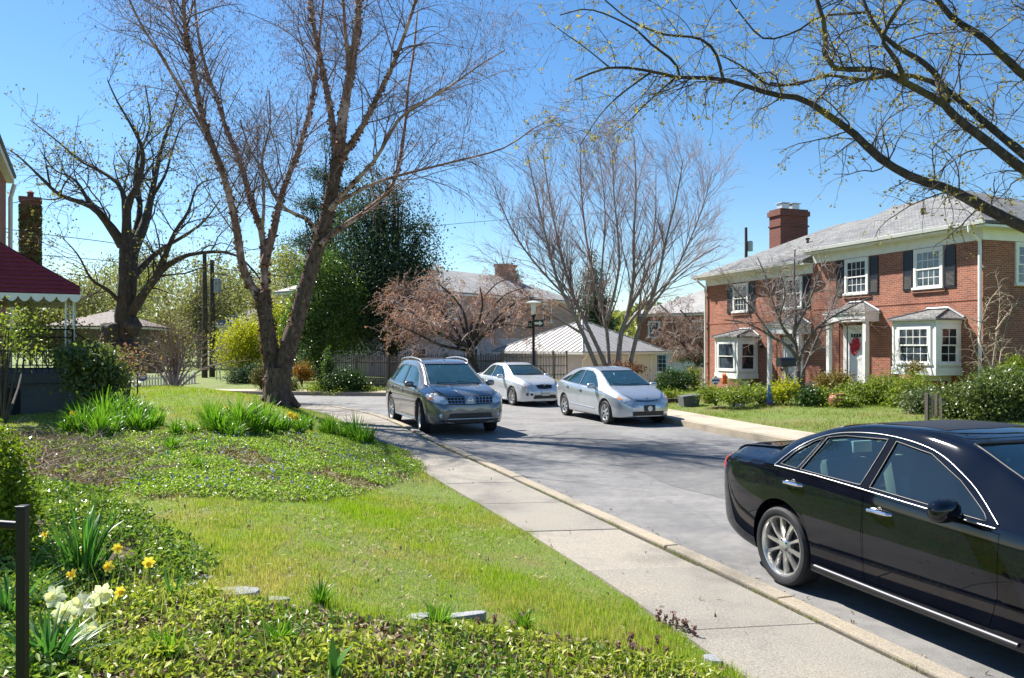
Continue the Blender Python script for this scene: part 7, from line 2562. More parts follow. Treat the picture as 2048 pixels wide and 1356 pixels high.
cover('periwinkle_cover', V_P, 2300, 0.038, 0.06, L_VINCA, 5, 0.55, mask=lambda X, Y: (vnoise(X, Y, 4, 31) + 0.5 * vnoise(X, Y, 11, 35) > -0.02 - 0.45 * (Y < 9.0)))
cover('pachysandra_cover', P_P, 1700, 0.045, 0.10, L_PACHY, 6, 0.42, mask=lambda X, Y: vnoise(X, Y, 4.5, 32) + 0.6 * vnoise(X, Y, 13, 36) > 0.02)
cover('low_ivy_cover', P_P, 1500, 0.038, 0.05, L_DARKV, 16, 0.6, mask=lambda X, Y: vnoise(X, Y, 6, 39) > -0.2)
rng = np.random.default_rng(18)
q = np.vstack([sample_poly(rng, P_P, 420), sample_poly(rng, D_P, 160)])
tag(Bag().add(blades(rng, q[:, 0], q[:, 1], height(q[:, 0], q[:, 1]), rng.uniform(.1, .32, len(q)), np.full(len(q), .005), .5)).build('tall_grass_stalks', GRASSM), kind='stuff')
cover('dark_ground_cover', D_P, 3400, 0.045, 0.12, L_DARKV, 7, 0.55, mask=lambda X, Y: vnoise(X, Y, 5, 37) + 0.5 * vnoise(X, Y, 13, 38) > -0.3)
cover('brush_ground_cover', B_P, 260, 0.05, 0.07, L_DARKV, 17, 0.5, mask=lambda X, Y: vnoise(X, Y, 4, 40) > -0.1)
cover('sparse_ground_cover', M_P, 420, 0.05, 0.05, L_VINCA, 8, 0.5)
cover('leaf_litter', P_P, 1600, 0.06, 0.012, L_LITTER, 9, 0.6, up=(0, 0, 3))
cover('leaf_litter', V_P, 500, 0.05, 0.012, L_LITTER, 14, 0.6, up=(0, 0, 3))
cover('leaf_litter', B_P, 700, 0.06, 0.02, L_LITTER, 10, 0.4, up=(0, 0, 2))
cover('leaf_litter', M_P, 300, 0.05, 0.012, L_LITTER, 12, 0.6, up=(0, 0, 3))
rng = np.random.default_rng(13)
q = sample_poly(rng, V_P, 420)
q = q[vnoise(q[:, 0], q[:, 1], 4, 33) > -0.1]
zz = height(q[:, 0], q[:, 1]) + rng.uniform(.10, .2, len(q))
tag(Bag().add(cards(rng, np.column_stack([q, zz]), 0.03, 1.0, (0, -1, 0.8))).build('periwinkle_flowers', L_BLUE), kind='stuff')
# dead leaves and straw lying about on lawn and walk
X = rng.uniform(-5, 2.5, 1100); Y = rng.uniform(3.2, 13, 1100)
k = sdist(SL, X, Y) > 0
X, Y = X[k], Y[k]
tag(Bag().add(cards(rng, np.column_stack([X, Y, height(X, Y) + 0.02]), 0.04, 0.5, (0, 0, 3))).build('fallen_leaves', L_LITTER), kind='stuff')

# bleached thatch lying between the blades
X = rng.uniform(-6, 3, 26000); Y = rng.uniform(3.2, 14, 26000)
k = (sdist(SL, X, Y) > 0) & (vnoise(X, Y, 2.2, 51) + .6 * vnoise(X, Y, 7, 52) > 0.0)
X, Y = X[k], Y[k]
tag(Bag().add(cards(rng, np.column_stack([X, Y, height(X, Y) + rng.uniform(.008, .03, len(X))]), 0.05, .12, (0, 0, 2), .6)).build('dry_thatch', leaf_mat('thatch', [(.36, .28, .13), (.48, .40, .21), (.56, .50, .30)], .2, .8)), kind='stuff')
# grit, twigs and old leaves in the gutter and on the walk
G2 = np.array(offset_line(K1, -0.12))
G2 = G2[(G2[:, 1] > 3) & (G2[:, 1] < 22)]
ix = rng.integers(0, len(G2) - 1, 700)
uu = rng.random((700, 1))
g2 = G2[ix] * (1 - uu) + G2[ix + 1] * uu + np.abs(rng.normal(size=(700, 2))) * [0.12, 0.02]
sw_ = np.array(offset_line(K1, 0.85)); sw_ = sw_[(sw_[:, 1] > 3) & (sw_[:, 1] < 20)]
jx = rng.integers(0, len(sw_) - 1, 90)
s2 = sw_[jx] + rng.normal(size=(90, 2)) * [.38, .3]
P = np.vstack([np.column_stack([g2, np.full(700, .012)]), np.column_stack([s2, np.full(90, .166)])])
tag(Bag().add(cards(rng, P, 0.035, .35, (0, 0, 4), .7)).build('gutter_litter', L_LITTER), kind='stuff')

# dry stalks heaped in the brush corner
def brush():
    rng = np.random.default_rng(15)
    q = sample_poly(rng, B_P, 230)
    z = height(q[:, 0], q[:, 1])
    q, z = q[::2], z[::2]
    s = np.column_stack([q, z + rng.uniform(0.01, 0.1, len(q))])
    a = rng.uniform(0, 2 * PI, len(q)); el = rng.uniform(-0.05, 0.6, len(q))
    ln = rng.uniform(.2, .9, len(q))
    d = np.column_stack([np.cos(a) * np.cos(el), np.sin(a) * np.cos(el), np.sin(el)])
    t = np.linspace(0, 1, 6)[None, :, None]
    P = s[:, None] + d[:, None] * t * ln[:, None, None] + rng.normal(size=(len(q), 6, 3)) * 0.012
    P[:, :, 2] -= (t[:, :, 0] ** 2) * 0.12 * ln[:, None]
    bg = Bag().add(tubes(P, np.broadcast_to(np.linspace(.006, .002, 6), (len(q), 6)).copy(), 4))
    c, r = spawn(rng, P, np.full((len(q), 6), .004), 3, .2, 1, (25, 60), (.1, .35), 4, 0, 0, .2, .6, .003, .0015, by_len=False)
    bg.add(tubes(c, r, 3))
    tag(bg.build('dry_brush', mat('dry stalk', (0.34, 0.27, 0.19), 0.85, var=0.4, vscale=3)), kind='stuff')


brush()


def strap_mesh(rng, n, h, spread, w, segs=6, droop=0.5):
    """fan of arching strap leaves"""
    a = rng.uniform(0, 2 * PI, n)
    H = h * rng.uniform(.55, 1.1, n)
    out = spread * rng.uniform(.15, 1, n)
    r0 = rng.uniform(0, spread * 0.35, n)
    t = np.linspace(0, 1, segs)
    rad = r0[:, None] + out[:, None] * t[None] ** 1.7
    z = H[:, None] * (t[None] - droop * (out / spread)[:, None] * t[None] ** 3)
    C = np.stack([np.cos(a)[:, None] * rad, np.sin(a)[:, None] * rad, z], -1)
    tw = a + PI / 2 + rng.normal(size=n) * 0.5
    ww = w * (1 - 0.85 * t ** 2.2)[None] * rng.uniform(.7, 1.3, n)[:, None] / 2
    S = np.stack([np.cos(tw)[:, None] * ww, np.sin(tw)[:, None] * ww, 0 * ww], -1)
    V = np.stack([C - S, C + S], 2).reshape(-1, 3)
    b = (np.arange(n) * segs * 2)[:, None] + (np.arange(segs - 1) * 2)[None]
    Fq = np.stack([b, b + 1, b + 3, b + 2], -1).reshape(-1, 4)
    return V, Fq


def strap_proto(name, rng, n, h, spread, w, m, droop=0.5):
    V, Fq = strap_mesh(rng, n, h, spread, w, 6, droop)
    return mesh_np(name, V, Fq, m, None, True)


rg = np.random.default_rng(50)
protos = [strap_proto('lily_clump', rg, 90, .40, .26, .018, L_LILY), strap_proto('lily_clump', rg, 70, .34, .3, .02, L_LILY), strap_proto('lily_clump', rg, 110, .46, .3, .016, L_LILY, .35)]
spots = [(150, 842, 1.0), (178, 850, 1.1), (208, 858, 1.2), (240, 864, 1.1), (228, 842, 1.0), (262, 852, 1.15), (288, 842, 1.0), (312, 852, 1.0), (200, 878, .9), (352, 872, .75), (385, 868, .7), (432, 866, 1.05), (462, 862, 1.1), (492, 862, 1.1), (524, 864, 1.1), (552, 862, 1.0), (585, 856, .8), (618, 858, .85), (648, 868, .8), (682, 878, 0.9), (712, 886, 1.0), (738, 890, .9), (410, 905, .55), (345, 905, .55), (398, 940, .5), (330, 925, .5), (600, 870, .7), (470, 880, .8), (130, 870, .9), (165, 868, 1.1), (190, 838, 1.1), (220, 872, 1.0), (250, 838, 1.0), (275, 866, 1.0), (300, 858, 1.1), (235, 852, 1.2), (265, 838, 1.0), (445, 872, 1.1), (478, 868, 1.2), (508, 870, 1.2), (538, 870, 1.1), (420, 860, 1.0), (566, 866, 1.0), (700, 876, 1.0), (660, 872, .9), (725, 892, .9)]
LB = 'clump of bright strap leaves in the lily row across the lawn'
for i, (px, py, s) in enumerate(spots):
    o = protos[i] if i < 3 else protos[i % 3].copy()
    if i >= 3: COL.objects.link(o)
    x, y, z = on_ground(px, py)
    o.location = (x, y, z - 0.01)
    o.rotation_euler = (0, 0, i * 1.9)
    s *= 1.3
    o.scale = (s, s, s * (1.0 + 0.12 * math.sin(i)))
    tag(o, LB, 'lily plant', 'lily clumps across the lawn')

# daffodil clumps by the railing
def daff_clump(px, py, n, h, spread, w, label, droop=0.3):
    x, y, z = on_ground(px, py)
    o = strap_proto('daffodil_clump', np.random.default_rng(int(px + py)), n, h, spread, w, L_DAFF, droop)
    o.location = (x, y, z)
    tag(o, label, 'daffodil plant')


daff_clump(165, 1170, 85, .60, .34, .021, 'tall thick clump of daffodil leaves right of the black rail post')
daff_clump(95, 1345, 80, .27, .3, .019, 'lower clump of daffodil leaves under the white blooms')
daff_clump(20, 1250, 50, .35, .26, .018, 'shaded clump of daffodil leaves left of the black rail post')
daff_clump(340, 1210, 16, .22, .16, .016, 'small tuft of narrow leaves by the flat stones')


def tulip(px, py, label):
    x, y, z = on_ground(px, py)
    o = strap_proto('tulip_plant', np.random.default_rng(int(px)), 6, .22, .10, .055, leaf_mat('tulip leaf', [(0.10, 0.24, 0.05), (0.16, 0.32, 0.07)], 0.4, 0.35), .25)
    o.location = (x, y, z)
    tag(o, label, 'tulip plant')


tulip(665, 1372, 'broad leaved tulip sprout at the bottom edge of the pachysandra bed')
for px, py, s in ((880, 1262, 1.0), (1050, 1262, .8), (640, 1215, .9), (560, 1300, .9), (340, 1330, 1)):
    o = protos[1].copy(); COL.objects.link(o)
    x, y, z = on_ground(px, py)
    o.location = (x, y, z); o.scale = (.55 * s, .55 * s, .62 * s); o.name = 'grass_tuft'
    o.rotation_euler = (0, 0, px)
    tag(o, 'loose tuft of long grass growing out of the pachysandra bed', 'grass tuft', 'grass tufts in the pachysandra bed')


def daffodil(petal, trumpet):
    root = empty('daffodil', (0, 0, 0))
    P = catmull([(0, 0, -.32), (0.005, 0, -.12), (0, 0, -0.02), (0, -0.02, 0.0)], 8)
    V, Fq = tubes(P[None], np.full((1, 8), .0035), 6)
    mesh_np('stem', V, Fq, L_DAFF, root, True)
    mb = MB()
    for k in range(6):
        a = k * PI / 3
        r = lambda q, wd, y: [(q * math.cos(a) - s * wd * math.sin(a), y, q * math.sin(a) + s * wd * math.cos(a)) for s in (-1, 0, 1)]
        rows = [r(.004, .004, -.02), r(.018, .012, -.024), r(.032, .012, -.026), r(.042, .001, -.022)]
        for j in range(4):
            rows[j][1] = (rows[j][1][0], rows[j][1][1] + .003, rows[j][1][2])
        vs = [p for row in rows for p in row]
        mb.add(vs, [[j * 3 + i, j * 3 + i + 1, j * 3 + i + 4, j * 3 + i + 3] for j in range(3) for i in range(2)])
    mb.build('petals', petal, root, smooth=True, normals=False)
    MB().lathe([(.006, -.02), (.010, -.032), (.012, -.046), (.018, -.053)], 12, axis='y', cap=False).build('trumpet', trumpet, root, smooth=True, normals=False)
    return root


dy, dw = daffodil(P_YEL, P_ORA), daffodil(P_WHI, P_CRE)
kid = {id(dy): children(dy), id(dw): children(dw)}
flowers = [(dw, 118, 1192, 4.1, 'white daffodil highest on the left of the white group'), (dw, 196, 1186, 4.2, 'white daffodil at the upper right of the white group'), (dw, 170, 1212, 4.1, 'white daffodil in the middle of the white group'),
           (dw, 202, 1216, 4.15, 'white daffodil below the upper right one'), (dw, 130, 1222, 4.0, 'white daffodil low on the left of the white group'), (dw, 176, 1272, 3.9, 'white daffodil hanging low under the group'), (dw, 232, 1296, 3.9, 'white daffodil lowest, near the bottom edge of the bed'),
           (dy, 152, 1150, 4.5, 'yellow daffodil half hidden low in the tall leaf clump'), (dy, 232, 1098, 4.7, 'yellow daffodil at the right side of the tall leaf clump'), (dy, 298, 1122, 4.6, 'yellow daffodil standing alone right of the tall clump'), (dy, 98, 1072, 4.9, 'yellow daffodil behind the tall leaf clump near the rail'), (dy, 222, 1132, 4.6, 'small yellow daffodil below the right side one'), (dy, 236, 1182, 4.3, 'yellow daffodil just above the white group'),
           (dy, 150, 831, 13.6, 'big pale yellow daffodil in the lily row near the stoop'), (dy, 160, 869, 12.6, 'nodding yellow daffodil over the brush corner'), (dy, 326, 832, 14.6, 'yellow daffodil in the lily row before the open lawn'), (dy, 577, 831, 14.6, 'yellow daffodil, left one of the two in front of the birch'), (dy, 595, 832, 14.6, 'yellow daffodil, right one of the two in front of the birch'), (dy, 1108 - 650, 818, 15.4, 'small yellow daffodil behind the lily row')]
seen = set()
for i, (pr, px, py, D, lb) in enumerate(flowers):
    if id(pr) in seen: o = copy_tree(pr, kid[id(pr)])
    else: o = pr; seen.add(id(pr))
    o.location = at(px, py, D)
    o.rotation_euler = (R(-12 + 20 * math.sin(i * 2.3)), 0, R(55 * math.sin(i * 1.7)))
    s = (1.55 if pr is dw else .88) if D < 6 else 1.9
    s *= 1.0 + 0.15 * math.sin(i * 3.1)
    o.scale = (s, s, s)
    o.name = 'daffodil'
    tag(o, lb, 'daffodil', 'daffodils')

# purple dead nettles
NETL = leaf_mat('nettle leaf', [(0.20, 0.09, 0.11), (0.30, 0.14, 0.17), (0.18, 0.22, 0.06)], 0.35, 0.6)


def nettle():
    rng = np.random.default_rng(3)
    bg = Bag()
    P = np.array([[(0, 0, 0), (0.004, 0, .06), (0, 0.003, .13)]], float)
    bg.add(tubes(P, np.full((1, 3), .002), 5))
    t = np.repeat(np.linspace(.05, .135, 7), 6)
    c = np.column_stack([rng.normal(size=len(t)) * .010, rng.normal(size=len(t)) * .010, t])
    bg.add(cards(rng, c, 0.026, .8, (0, 0, .8)))
    return bg.build('dead_nettle', NETL)


nt = nettle()
nsp = [(1040, 1240), (1050, 1248), (985, 1250), (960, 1258), (1315, 1240), (1330, 1244), (1344, 1246), (1352, 1252), (1362, 1258), (1376, 1262), (1388, 1268), (1258, 1292), (1268, 1300), (1262, 1314), (1310, 1290), (1284, 1318), (1300, 1322), (1330, 1310), (1234, 1312), (1020, 1262)]
for i, (px, py) in enumerate(nsp):
    o = nt if i == 0 else nt.copy()
    if i: COL.objects.link(o)
    x, y, z = on_ground(px, py + 10)
    o.location = (x, y, z - .005)
    o.rotation_euler = (0.15 * math.sin(i), 0.15 * math.cos(i * 2), i)
    k = 0.6 + 0.25 * abs(math.sin(i * 1.3))
    o.scale = (k, k, k)
    tag(o, 'purple topped dead nettle at the edge of bed and sidewalk', 'dead nettle', 'purple dead nettles')

# flat stones of the bed edging
STONE = concrete('slate stone', (0.30, 0.31, 0.33), (1.15, 1.15, 1.12), agg=0.15)
def stone(px, py, w, d, h, label, seed):
    x, y, z = on_ground(px, py)
    rng = random.Random(seed)
    n = 9
    pl = [(w / 2 * math.cos(k * 2 * PI / n) * rng.uniform(.75, 1.1), d / 2 * math.sin(k * 2 * PI / n) * rng.uniform(.75, 1.1)) for k in range(n)]
    o = MB().prism(pl, -0.05, h).build('stone', STONE, bevel=0.008, smooth=True)
    o.location = (x, y, z + 0.012)
    o.rotation_euler = (rng.uniform(-.1, .1), rng.uniform(-.1, .1), rng.uniform(-.3, .3))
    tag(o, label, 'stone', 'flat edging stones')


for i, (px, py, w, d, lb) in enumerate([(384, 1102, .16, .11, 'flat grey stone behind the yellow daffodils'), (394, 1124, .2, .13, 'second flat grey stone, at the tip of the dark ground cover'), (372, 1180, .19, .12, 'flat grey stone where bed meets lawn below the daffodils'), (412, 1162, .1, .08, 'smallest flat stone between its neighbours'), (474, 1190, .32, .12, 'widest flat grey stone with a cracked top at the lawn edge'), (548, 1206, .18, .08, 'thin grey stone right of the widest one'), (838, 1240, .17, .09, 'bluish slate stone in the middle of the bed edge'), (922, 1236, .36, .08, 'long slate stone behind the dead nettles'), (1432, 1322, .16, .12, 'slate stone beside the sidewalk at the bottom')]):
    stone(px, py, w * 1.1, d * 1.2, 0.014, lb, i)

# black iron hand rail at the lower left corner
x, y = at(45, 1200, 2.45)[:2]
hr = empty('hand_rail', (x, y, 0.3), 0, 'black square iron hand rail post at the lower left corner', 'railing')
zt = CAMH - (1016 - HY) / F * 2.45 - 0.3
MB().bb(-.014, .014, -.014, .014, 0, zt).build('post', IRON, hr, bevel=0.003)
MB().box((0, 0, zt + 0.004), (.032, .032, .008)).build('post_cap', IRON, hr, bevel=0.002)
MB().tube([(-.02, 0, zt - 0.055), (-.5, -.06, zt - 0.005)], 0.014, 10).build('rail', IRON, hr, smooth=True)

hp = [on_ground(468, 858)]
p = hp[0]
MBh = MB().tube([(math.cos(a) * .22, math.sin(a) * .16, .2 + .03 * math.sin(2 * a)) for a in np.linspace(.4, 5.2, 18)], .006, 6)
for a in (.4, 2.8, 5.2): MBh.tube([(math.cos(a) * .22, math.sin(a) * .16, .2), (math.cos(a) * .22, math.sin(a) * .16, -.05)], .005, 5)
o = MBh.build('plant_hoop', WHITE)
o.location = p
tag(o, 'white wire plant hoop standing in the lily row', 'plant support')


# ---- shrubs
def shrub(name, label, px, py_base, D, blobs, m, n, size, seed, cat='shrub', group=None, clump=0.12, shell=0.35, asp=0.6, z=None, limbs=None):
    b = at(px, py_base, D)
    zb = hz(b[0], b[1]) if z is None else z
    return leafy(name, cat, label, (b[0], b[1], zb), None, [px_blob(x, y, D + dd, rx, ry) for x, y, rx, ry, dd in blobs], m, n, size, asp, clump, shell, seed, BK_DARK, group=group, limbs=limbs)


shrub('box_shrub', 'bright yellow green box shrub at the left edge behind the rail post', 5, 1110, 5.3, [(0, 960, 55, 90, 0), (15, 1030, 60, 60, 0), (-40, 1020, 60, 100, .2), (-10, 900, 35, 45, .1), (35, 1065, 35, 40, -.1)], L_BOXY, 9000, 0.034, 81, 'shrub', clump=0.05)
shrub('rose_bush', 'glossy rose bush in front of the concrete stoop', 190, 800, 15.2, [(150, 715, 38, 22, 0), (200, 720, 42, 26, 0), (190, 760, 42, 36, 0), (225, 755, 22, 36, 0), (160, 750, 30, 30, .2)], L_ROSE, 5200, 0.085, 82, clump=0.12)
shrub('red_shrub', 'reddish twiggy shrub behind the rose bush', 255, 775, 17, [(250, 735, 24, 28, 0), (240, 715, 26, 18, 0)], leaf_mat('reddish leaf', [(0.28, 0.14, 0.10), (0.36, 0.22, 0.16), (0.22, 0.17, 0.07)], .35, .6), 900, 0.07, 83, clump=0.2)
shrub('porch_shrub', 'leafy light green shrub growing against the porch railing', 10, 730, 13.5, [(8, 660, 30, 40, 0), (30, 690, 26, 30, 0), (60, 650, 30, 50, 3)], L_SHRUB, 800, 0.07, 84, clump=0.2)
shrub('porch_shrub', 'pale shrub with reddish stems behind the porch railing', 110, 740, 19.5, [(105, 660, 40, 50, 0), (80, 690, 40, 40, 0), (150, 690, 34, 40, .5)], leaf_mat('budding porch leaf', [(0.25, 0.15, 0.07), (0.28, 0.26, 0.06), (0.22, 0.22, 0.08)], .4, .6), 1800, 0.08, 85, clump=0.25, z=.6)


def bare_shrub():
    D = 31.5
    b = at(348, 772, D)
    b = (b[0], b[1], hz(b[0], b[1]) - .05)
    root = empty('bare_shrub', b, 0, 'wide bare brown shrub fanning out of the lawn before the utility poles', 'shrub')
    rng = np.random.default_rng(19)
    tips = [(285, 690), (300, 660), (320, 640), (340, 625), (360, 635), (380, 645), (400, 655), (425, 670), (450, 690), (470, 720), (275, 720), (335, 655), (365, 660), (390, 680), (310, 680)]
    L = []
    for i, (tx, ty) in enumerate(tips):
        mx, my = 348 + (tx - 348) * .45, 772 + (ty - 772) * .62
        L.append(limb([(348 + rng.uniform(-5, 5), 785), (mx, my), (tx, ty)], D, D + rng.uniform(-1.2, 1.2), 6, 1.6, 10))
    bg = Bag()
    LP = np.stack([p for p, w in L]); LW = np.stack([w for p, w in L])
    bg.add(tubes(LP, LW, 6))
    bg.build('stems', BK_GREY, root, True, b)
    b1, r1 = spawn(rng, LP, LW, 5, .2, 1, (15, 50), (.5, 1.4), 6, .15, 0, .15, .5, .02, .006)
    b2, r2 = spawn(rng, b1, r1, 5, .15, 1, (20, 55), (.2, .7), 5, .15, 0, .15, .6, .01, .0045)
    t = Bag().add(tubes(b1, r1, 4)).add(tubes(b2, r2, 3)).build('twigs', mat('brown twig', (0.22, 0.15, 0.11), .8), root, True, b)
    Bag().add(cards(rng, np.concatenate([b2[:, -1], b2[:, 2]]), .06, .6)).build('buds', leaf_mat('brown bud', [(0.2, .13, .08), (.28, .22, .11), (.22, .22, .08)], .3, .7), t, False, b)


bare_shrub()
# small front-yard shrubs further back on the left
S = shrub
S('yellow_bush', 'big round yellow green bush left of the birch trunk', 485, 770, 40, [(490, 690, 52, 48, 0), (470, 705, 42, 44, 0), (520, 700, 40, 50, .5), (490, 660, 36, 26, 0)], L_FORS, 12000, 0.10, 90, clump=0.2)
S('yellow_bush', 'yellow green bush glimpsed in the fork of the birch', 575, 770, 43, [(560, 650, 30, 50, 0), (585, 640, 26, 40, 0)], L_FORS, 3500, 0.11, 91, clump=0.2)
S('dark_hedge', 'dark clipped hedge under the yellow green bush', 500, 775, 38, [(475, 752, 28, 18, 0), (515, 748, 32, 22, 0), (545, 752, 26, 22, 0)], L_CYP, 6000, 0.09, 92, clump=0.12)
S('round_bush', 'small olive round bush left of the birch base', 522, 775, 34, [(520, 752, 18, 20, 0), (535, 763, 16, 15, 0)], leaf_mat('olive bush leaf', [(.07, .08, .02), (.13, .13, .03), (.19, .17, .05)], .3, .5), 2600, 0.07, 93, clump=0.09)
S('orange_bush', 'orange brown bush right of the birch base', 604, 770, 35, [(604, 742, 18, 17, 0), (612, 752, 14, 12, 0)], L_ORANGE, 2400, 0.07, 94, clump=0.1)
S('round_bush', 'little olive bush close to the road bend right of the birch', 588, 782, 33.3, [(586, 772, 14, 13, 0)], _M['olive bush leaf'], 1300, 0.06, 95, clump=0.08)
S('laurel_bush', 'dark laurel bush at the left end of the picket screen fence', 695, 785, 33.0, [(690, 762, 34, 24, 0), (720, 770, 22, 16, 0), (660, 770, 22, 14, 0)], L_BOX, 5200, 0.09, 96, clump=0.12)
S('ground_ivy', 'low green ivy patch on the bank by the road bend', 650, 786, 33.0, [(640, 776, 34, 9, 0), (680, 782, 30, 7, -.2), (735, 783, 26, 8, 0)], L_SHRUB, 3400, 0.08, 97, clump=0.12)
S('dark_hedge', 'tall dark hedge behind the hedge of the yellow bush', 600, 775, 41, [(575, 735, 40, 30, 0), (640, 730, 40, 36, 0)], L_HOLLY, 5000, 0.11, 98, clump=0.16)
S('ivy_post', 'ivy covered post at the corner of the picket screen fence', 655, 785, 33.6, [(655, 740, 11, 40, 0)], L_HOLLY, 1500, 0.08, 99, clump=0.08)
# street side of the duplex
S('box_bush', 'round dark green box bush beside the grey stone planter', 1346, 786, 30, [(1346, 762, 33, 23, 0), (1340, 768, 30, 18, .1), (1358, 764, 26, 20, 0)], L_BOX, 9000, 0.055, 100, clump=0.07, shell=.75)
S('light_shrub', 'loose yellow green shrub right of the round box bush', 1388, 786, 30.5, [(1390, 760, 15, 22, 0), (1382, 748, 12, 12, 0)], L_SHRUB, 1600, 0.07, 101, clump=0.12)
S('flower_patch', 'low green perennials in front of the round box bush', 1352, 804, 27, [(1350, 794, 22, 11, 0), (1335, 790, 14, 10, 0)], L_SHRUB, 1500, 0.06, 102, clump=0.1)
HGRP = 'garden shrubs before the duplex'
row = [('yellow tinted shrub by the left downspout of the duplex', 1432, 805, 31, [(1425, 788, 20, 15, 0), (1410, 778, 8, 14, 0)], L_SHRUB, 1500),
       ('green shrub under the left bay window', 1468, 808, 31, [(1465, 790, 28, 16, 0), (1490, 786, 22, 16, 0)], L_SHRUB, 2600),
       ('low shrub behind the blue garden stake', 1520, 806, 30.5, [(1515, 784, 30, 14, 0), (1545, 792, 18, 14, 0)], L_SHRUB, 2400),
       ('pale green shrub left of the dogwood trunk', 1566, 808, 29, [(1566, 786, 24, 20, 0), (1575, 772, 16, 14, 0)], L_FORS, 2400),
       ('dark low shrub at the foot of the dogwood', 1620, 812, 28.5, [(1622, 796, 24, 18, 0), (1640, 800, 20, 14, 0)], L_BOX, 2600),
       ('bronze leaved shrub between the two doors', 1668, 806, 29, [(1668, 766, 30, 22, 0), (1660, 780, 30, 18, 0), (1690, 772, 16, 16, 0)], L_BRONZE, 3600),
       ('light green shrub right of the dogwood', 1650, 812, 28, [(1652, 798, 28, 16, 0)], L_SHRUB, 1800),
       ('green shrub in front of the door with the red wreath', 1712, 812, 27.5, [(1712, 790, 34, 24, 0), (1730, 800, 26, 18, 0)], L_SHRUB, 3600),
       ('tall light green shrub right of the wreath door', 1765, 812, 26.5, [(1765, 780, 32, 30, 0), (1750, 795, 26, 22, 0), (1790, 790, 26, 26, 0)], L_SHRUB, 4200),
       ('leafy shrub under the front of the right bay window', 1825, 818, 25.5, [(1825, 784, 34, 34, 0), (1800, 800, 26, 24, 0), (1848, 800, 24, 24, 0)], L_SHRUB, 4600),
       ('grey green shrub before the corner of the right bay window', 1850, 830, 23.5, [(1838, 808, 26, 26, 0), (1862, 804, 24, 24, 0)], leaf_mat('grey green leaf', [(.10, .14, .06), (.17, .21, .10), (.24, .27, .14)], .35, .5), 2600),
       ('dark holly like shrub behind the grey picket stub', 1915, 838, 22.5, [(1915, 804, 36, 34, 0), (1895, 820, 26, 24, 0)], L_ROSE, 5200),
       ('big glossy shrub at the corner of the duplex', 1975, 845, 21.5, [(1970, 800, 44, 50, 0), (2010, 810, 40, 50, .4), (1990, 765, 34, 30, .6), (2040, 800, 40, 60, 0)], L_ROSE, 11000),
       ('small bronze sapling in front of the right bay window', 1832, 800, 25.0, [(1832, 735, 15, 10, 0), (1828, 752, 6, 16, 0)], L_BRONZE, 420),
       ('bright yellow green rhododendron at the right edge', 2035, 800, 22.5, [(2035, 738, 26, 26, 0), (2055, 760, 26, 30, 0)], L_BOXY, 2400),
       ('green plants in front of the bronze shrub', 1680, 816, 27.5, [(1690, 802, 22, 12, 0)], L_SHRUB, 1200)]
for i, (lb, px, pb, D, bl, mm, n) in enumerate(row):
    D = min(D, 2830 / (pb + 4 - 690))
    S('garden_shrub', lb, px, pb, D, [(a, b + 2, c, d * (.8 if a < 1600 else 1.0), e) for a, b, c, d, e in bl], mm, int(n * (.75 if px < 1600 else 1.5)), 0.07, 110 + i, group=HGRP, clump=0.14)
S('red_hedge', 'low reddish hedge under the garage birch', 1235, 760, 36.2, [(1210, 742, 26, 10, 0), (1255, 738, 36, 12, 0), (1180, 745, 20, 8, 0)], leaf_mat('red hedge leaf', [(.26, .09, .06), (.34, .14, .09), (.3, .2, .1)], .35, .6), 2600, 0.09, 130, clump=0.14)
S('yellow_bush', 'small yellow bush peeping out between the two silver cars', 1112, 800, 31, [(1112, 776, 17, 14, 0)], leaf_mat('yellow blossom', [(.55, .42, .05), (.62, .5, .09)], .4, .6), 1600, 0.06, 131, clump=0.08)
S('dark_hedge', 'dark clipped hedge by the door of the far brick house', 1385, 740, 57, [(1365, 712, 26, 10, 0), (1395, 715, 20, 9, 0)], L_CYP, 2600, .14, 132, clump=.16, z=-.9)


def vine():
    D = 24.3
    b = at(1990, 800, D)
    root = empty('climbing_vine', (b[0], b[1], hz(b[0], b[1])), 0, 'bare tan climbing vine spilling over the corner downspout of the duplex', 'vine')
    o = np.array([b[0], b[1], hz(b[0], b[1])])
    rng = np.random.default_rng(23)
    L = [limb(px, D, D + dd, 5, 1.6, 12) for px, dd in [([(1985, 815), (1985, 740), (1995, 660), (2000, 590), (1990, 540)], .3), ([(1990, 815), (2000, 720), (2015, 640), (2040, 590)], .6), ([(1980, 815), (1975, 760), (1950, 700), (1940, 660)], -.3), ([(1995, 815), (2020, 740), (2060, 690)], 0), ([(1987, 740), (1960, 680), (1975, 610), (2005, 570)], .2), ([(2000, 700), (1970, 650), (1945, 640)], -.4), ([(1992, 660), (2030, 610), (2060, 600)], .2)]]
    LP = np.stack([p for p, w in L]); LW = np.stack([w for p, w in L])
    bg = Bag().add(tubes(LP, LW, 6))
    b1, r1 = spawn(rng, LP, LW, 7, .15, 1, (25, 75), (.4, 1.1), 7, .1, .3, .25, .5, .012, .005)
    b2, r2 = spawn(rng, b1, r1, 4, .15, 1, (25, 70), (.15, .5), 5, .1, .3, .25, .6, .008, .004)
    bg.add(tubes(b1, r1, 4)).add(tubes(b2, r2, 3))
    bg.build('stems', mat('tan stem', (0.34, 0.27, 0.19), .8, var=.3), root, True, o)
    Bag().add(cards(rng, b2[::3, -1], .05, .7)).build('leaves', L_SHRUB, root, False, o)


vine()


# ---- small things in front of the duplex
def place(px, py, D):
    return on_ground(px, py, 12)


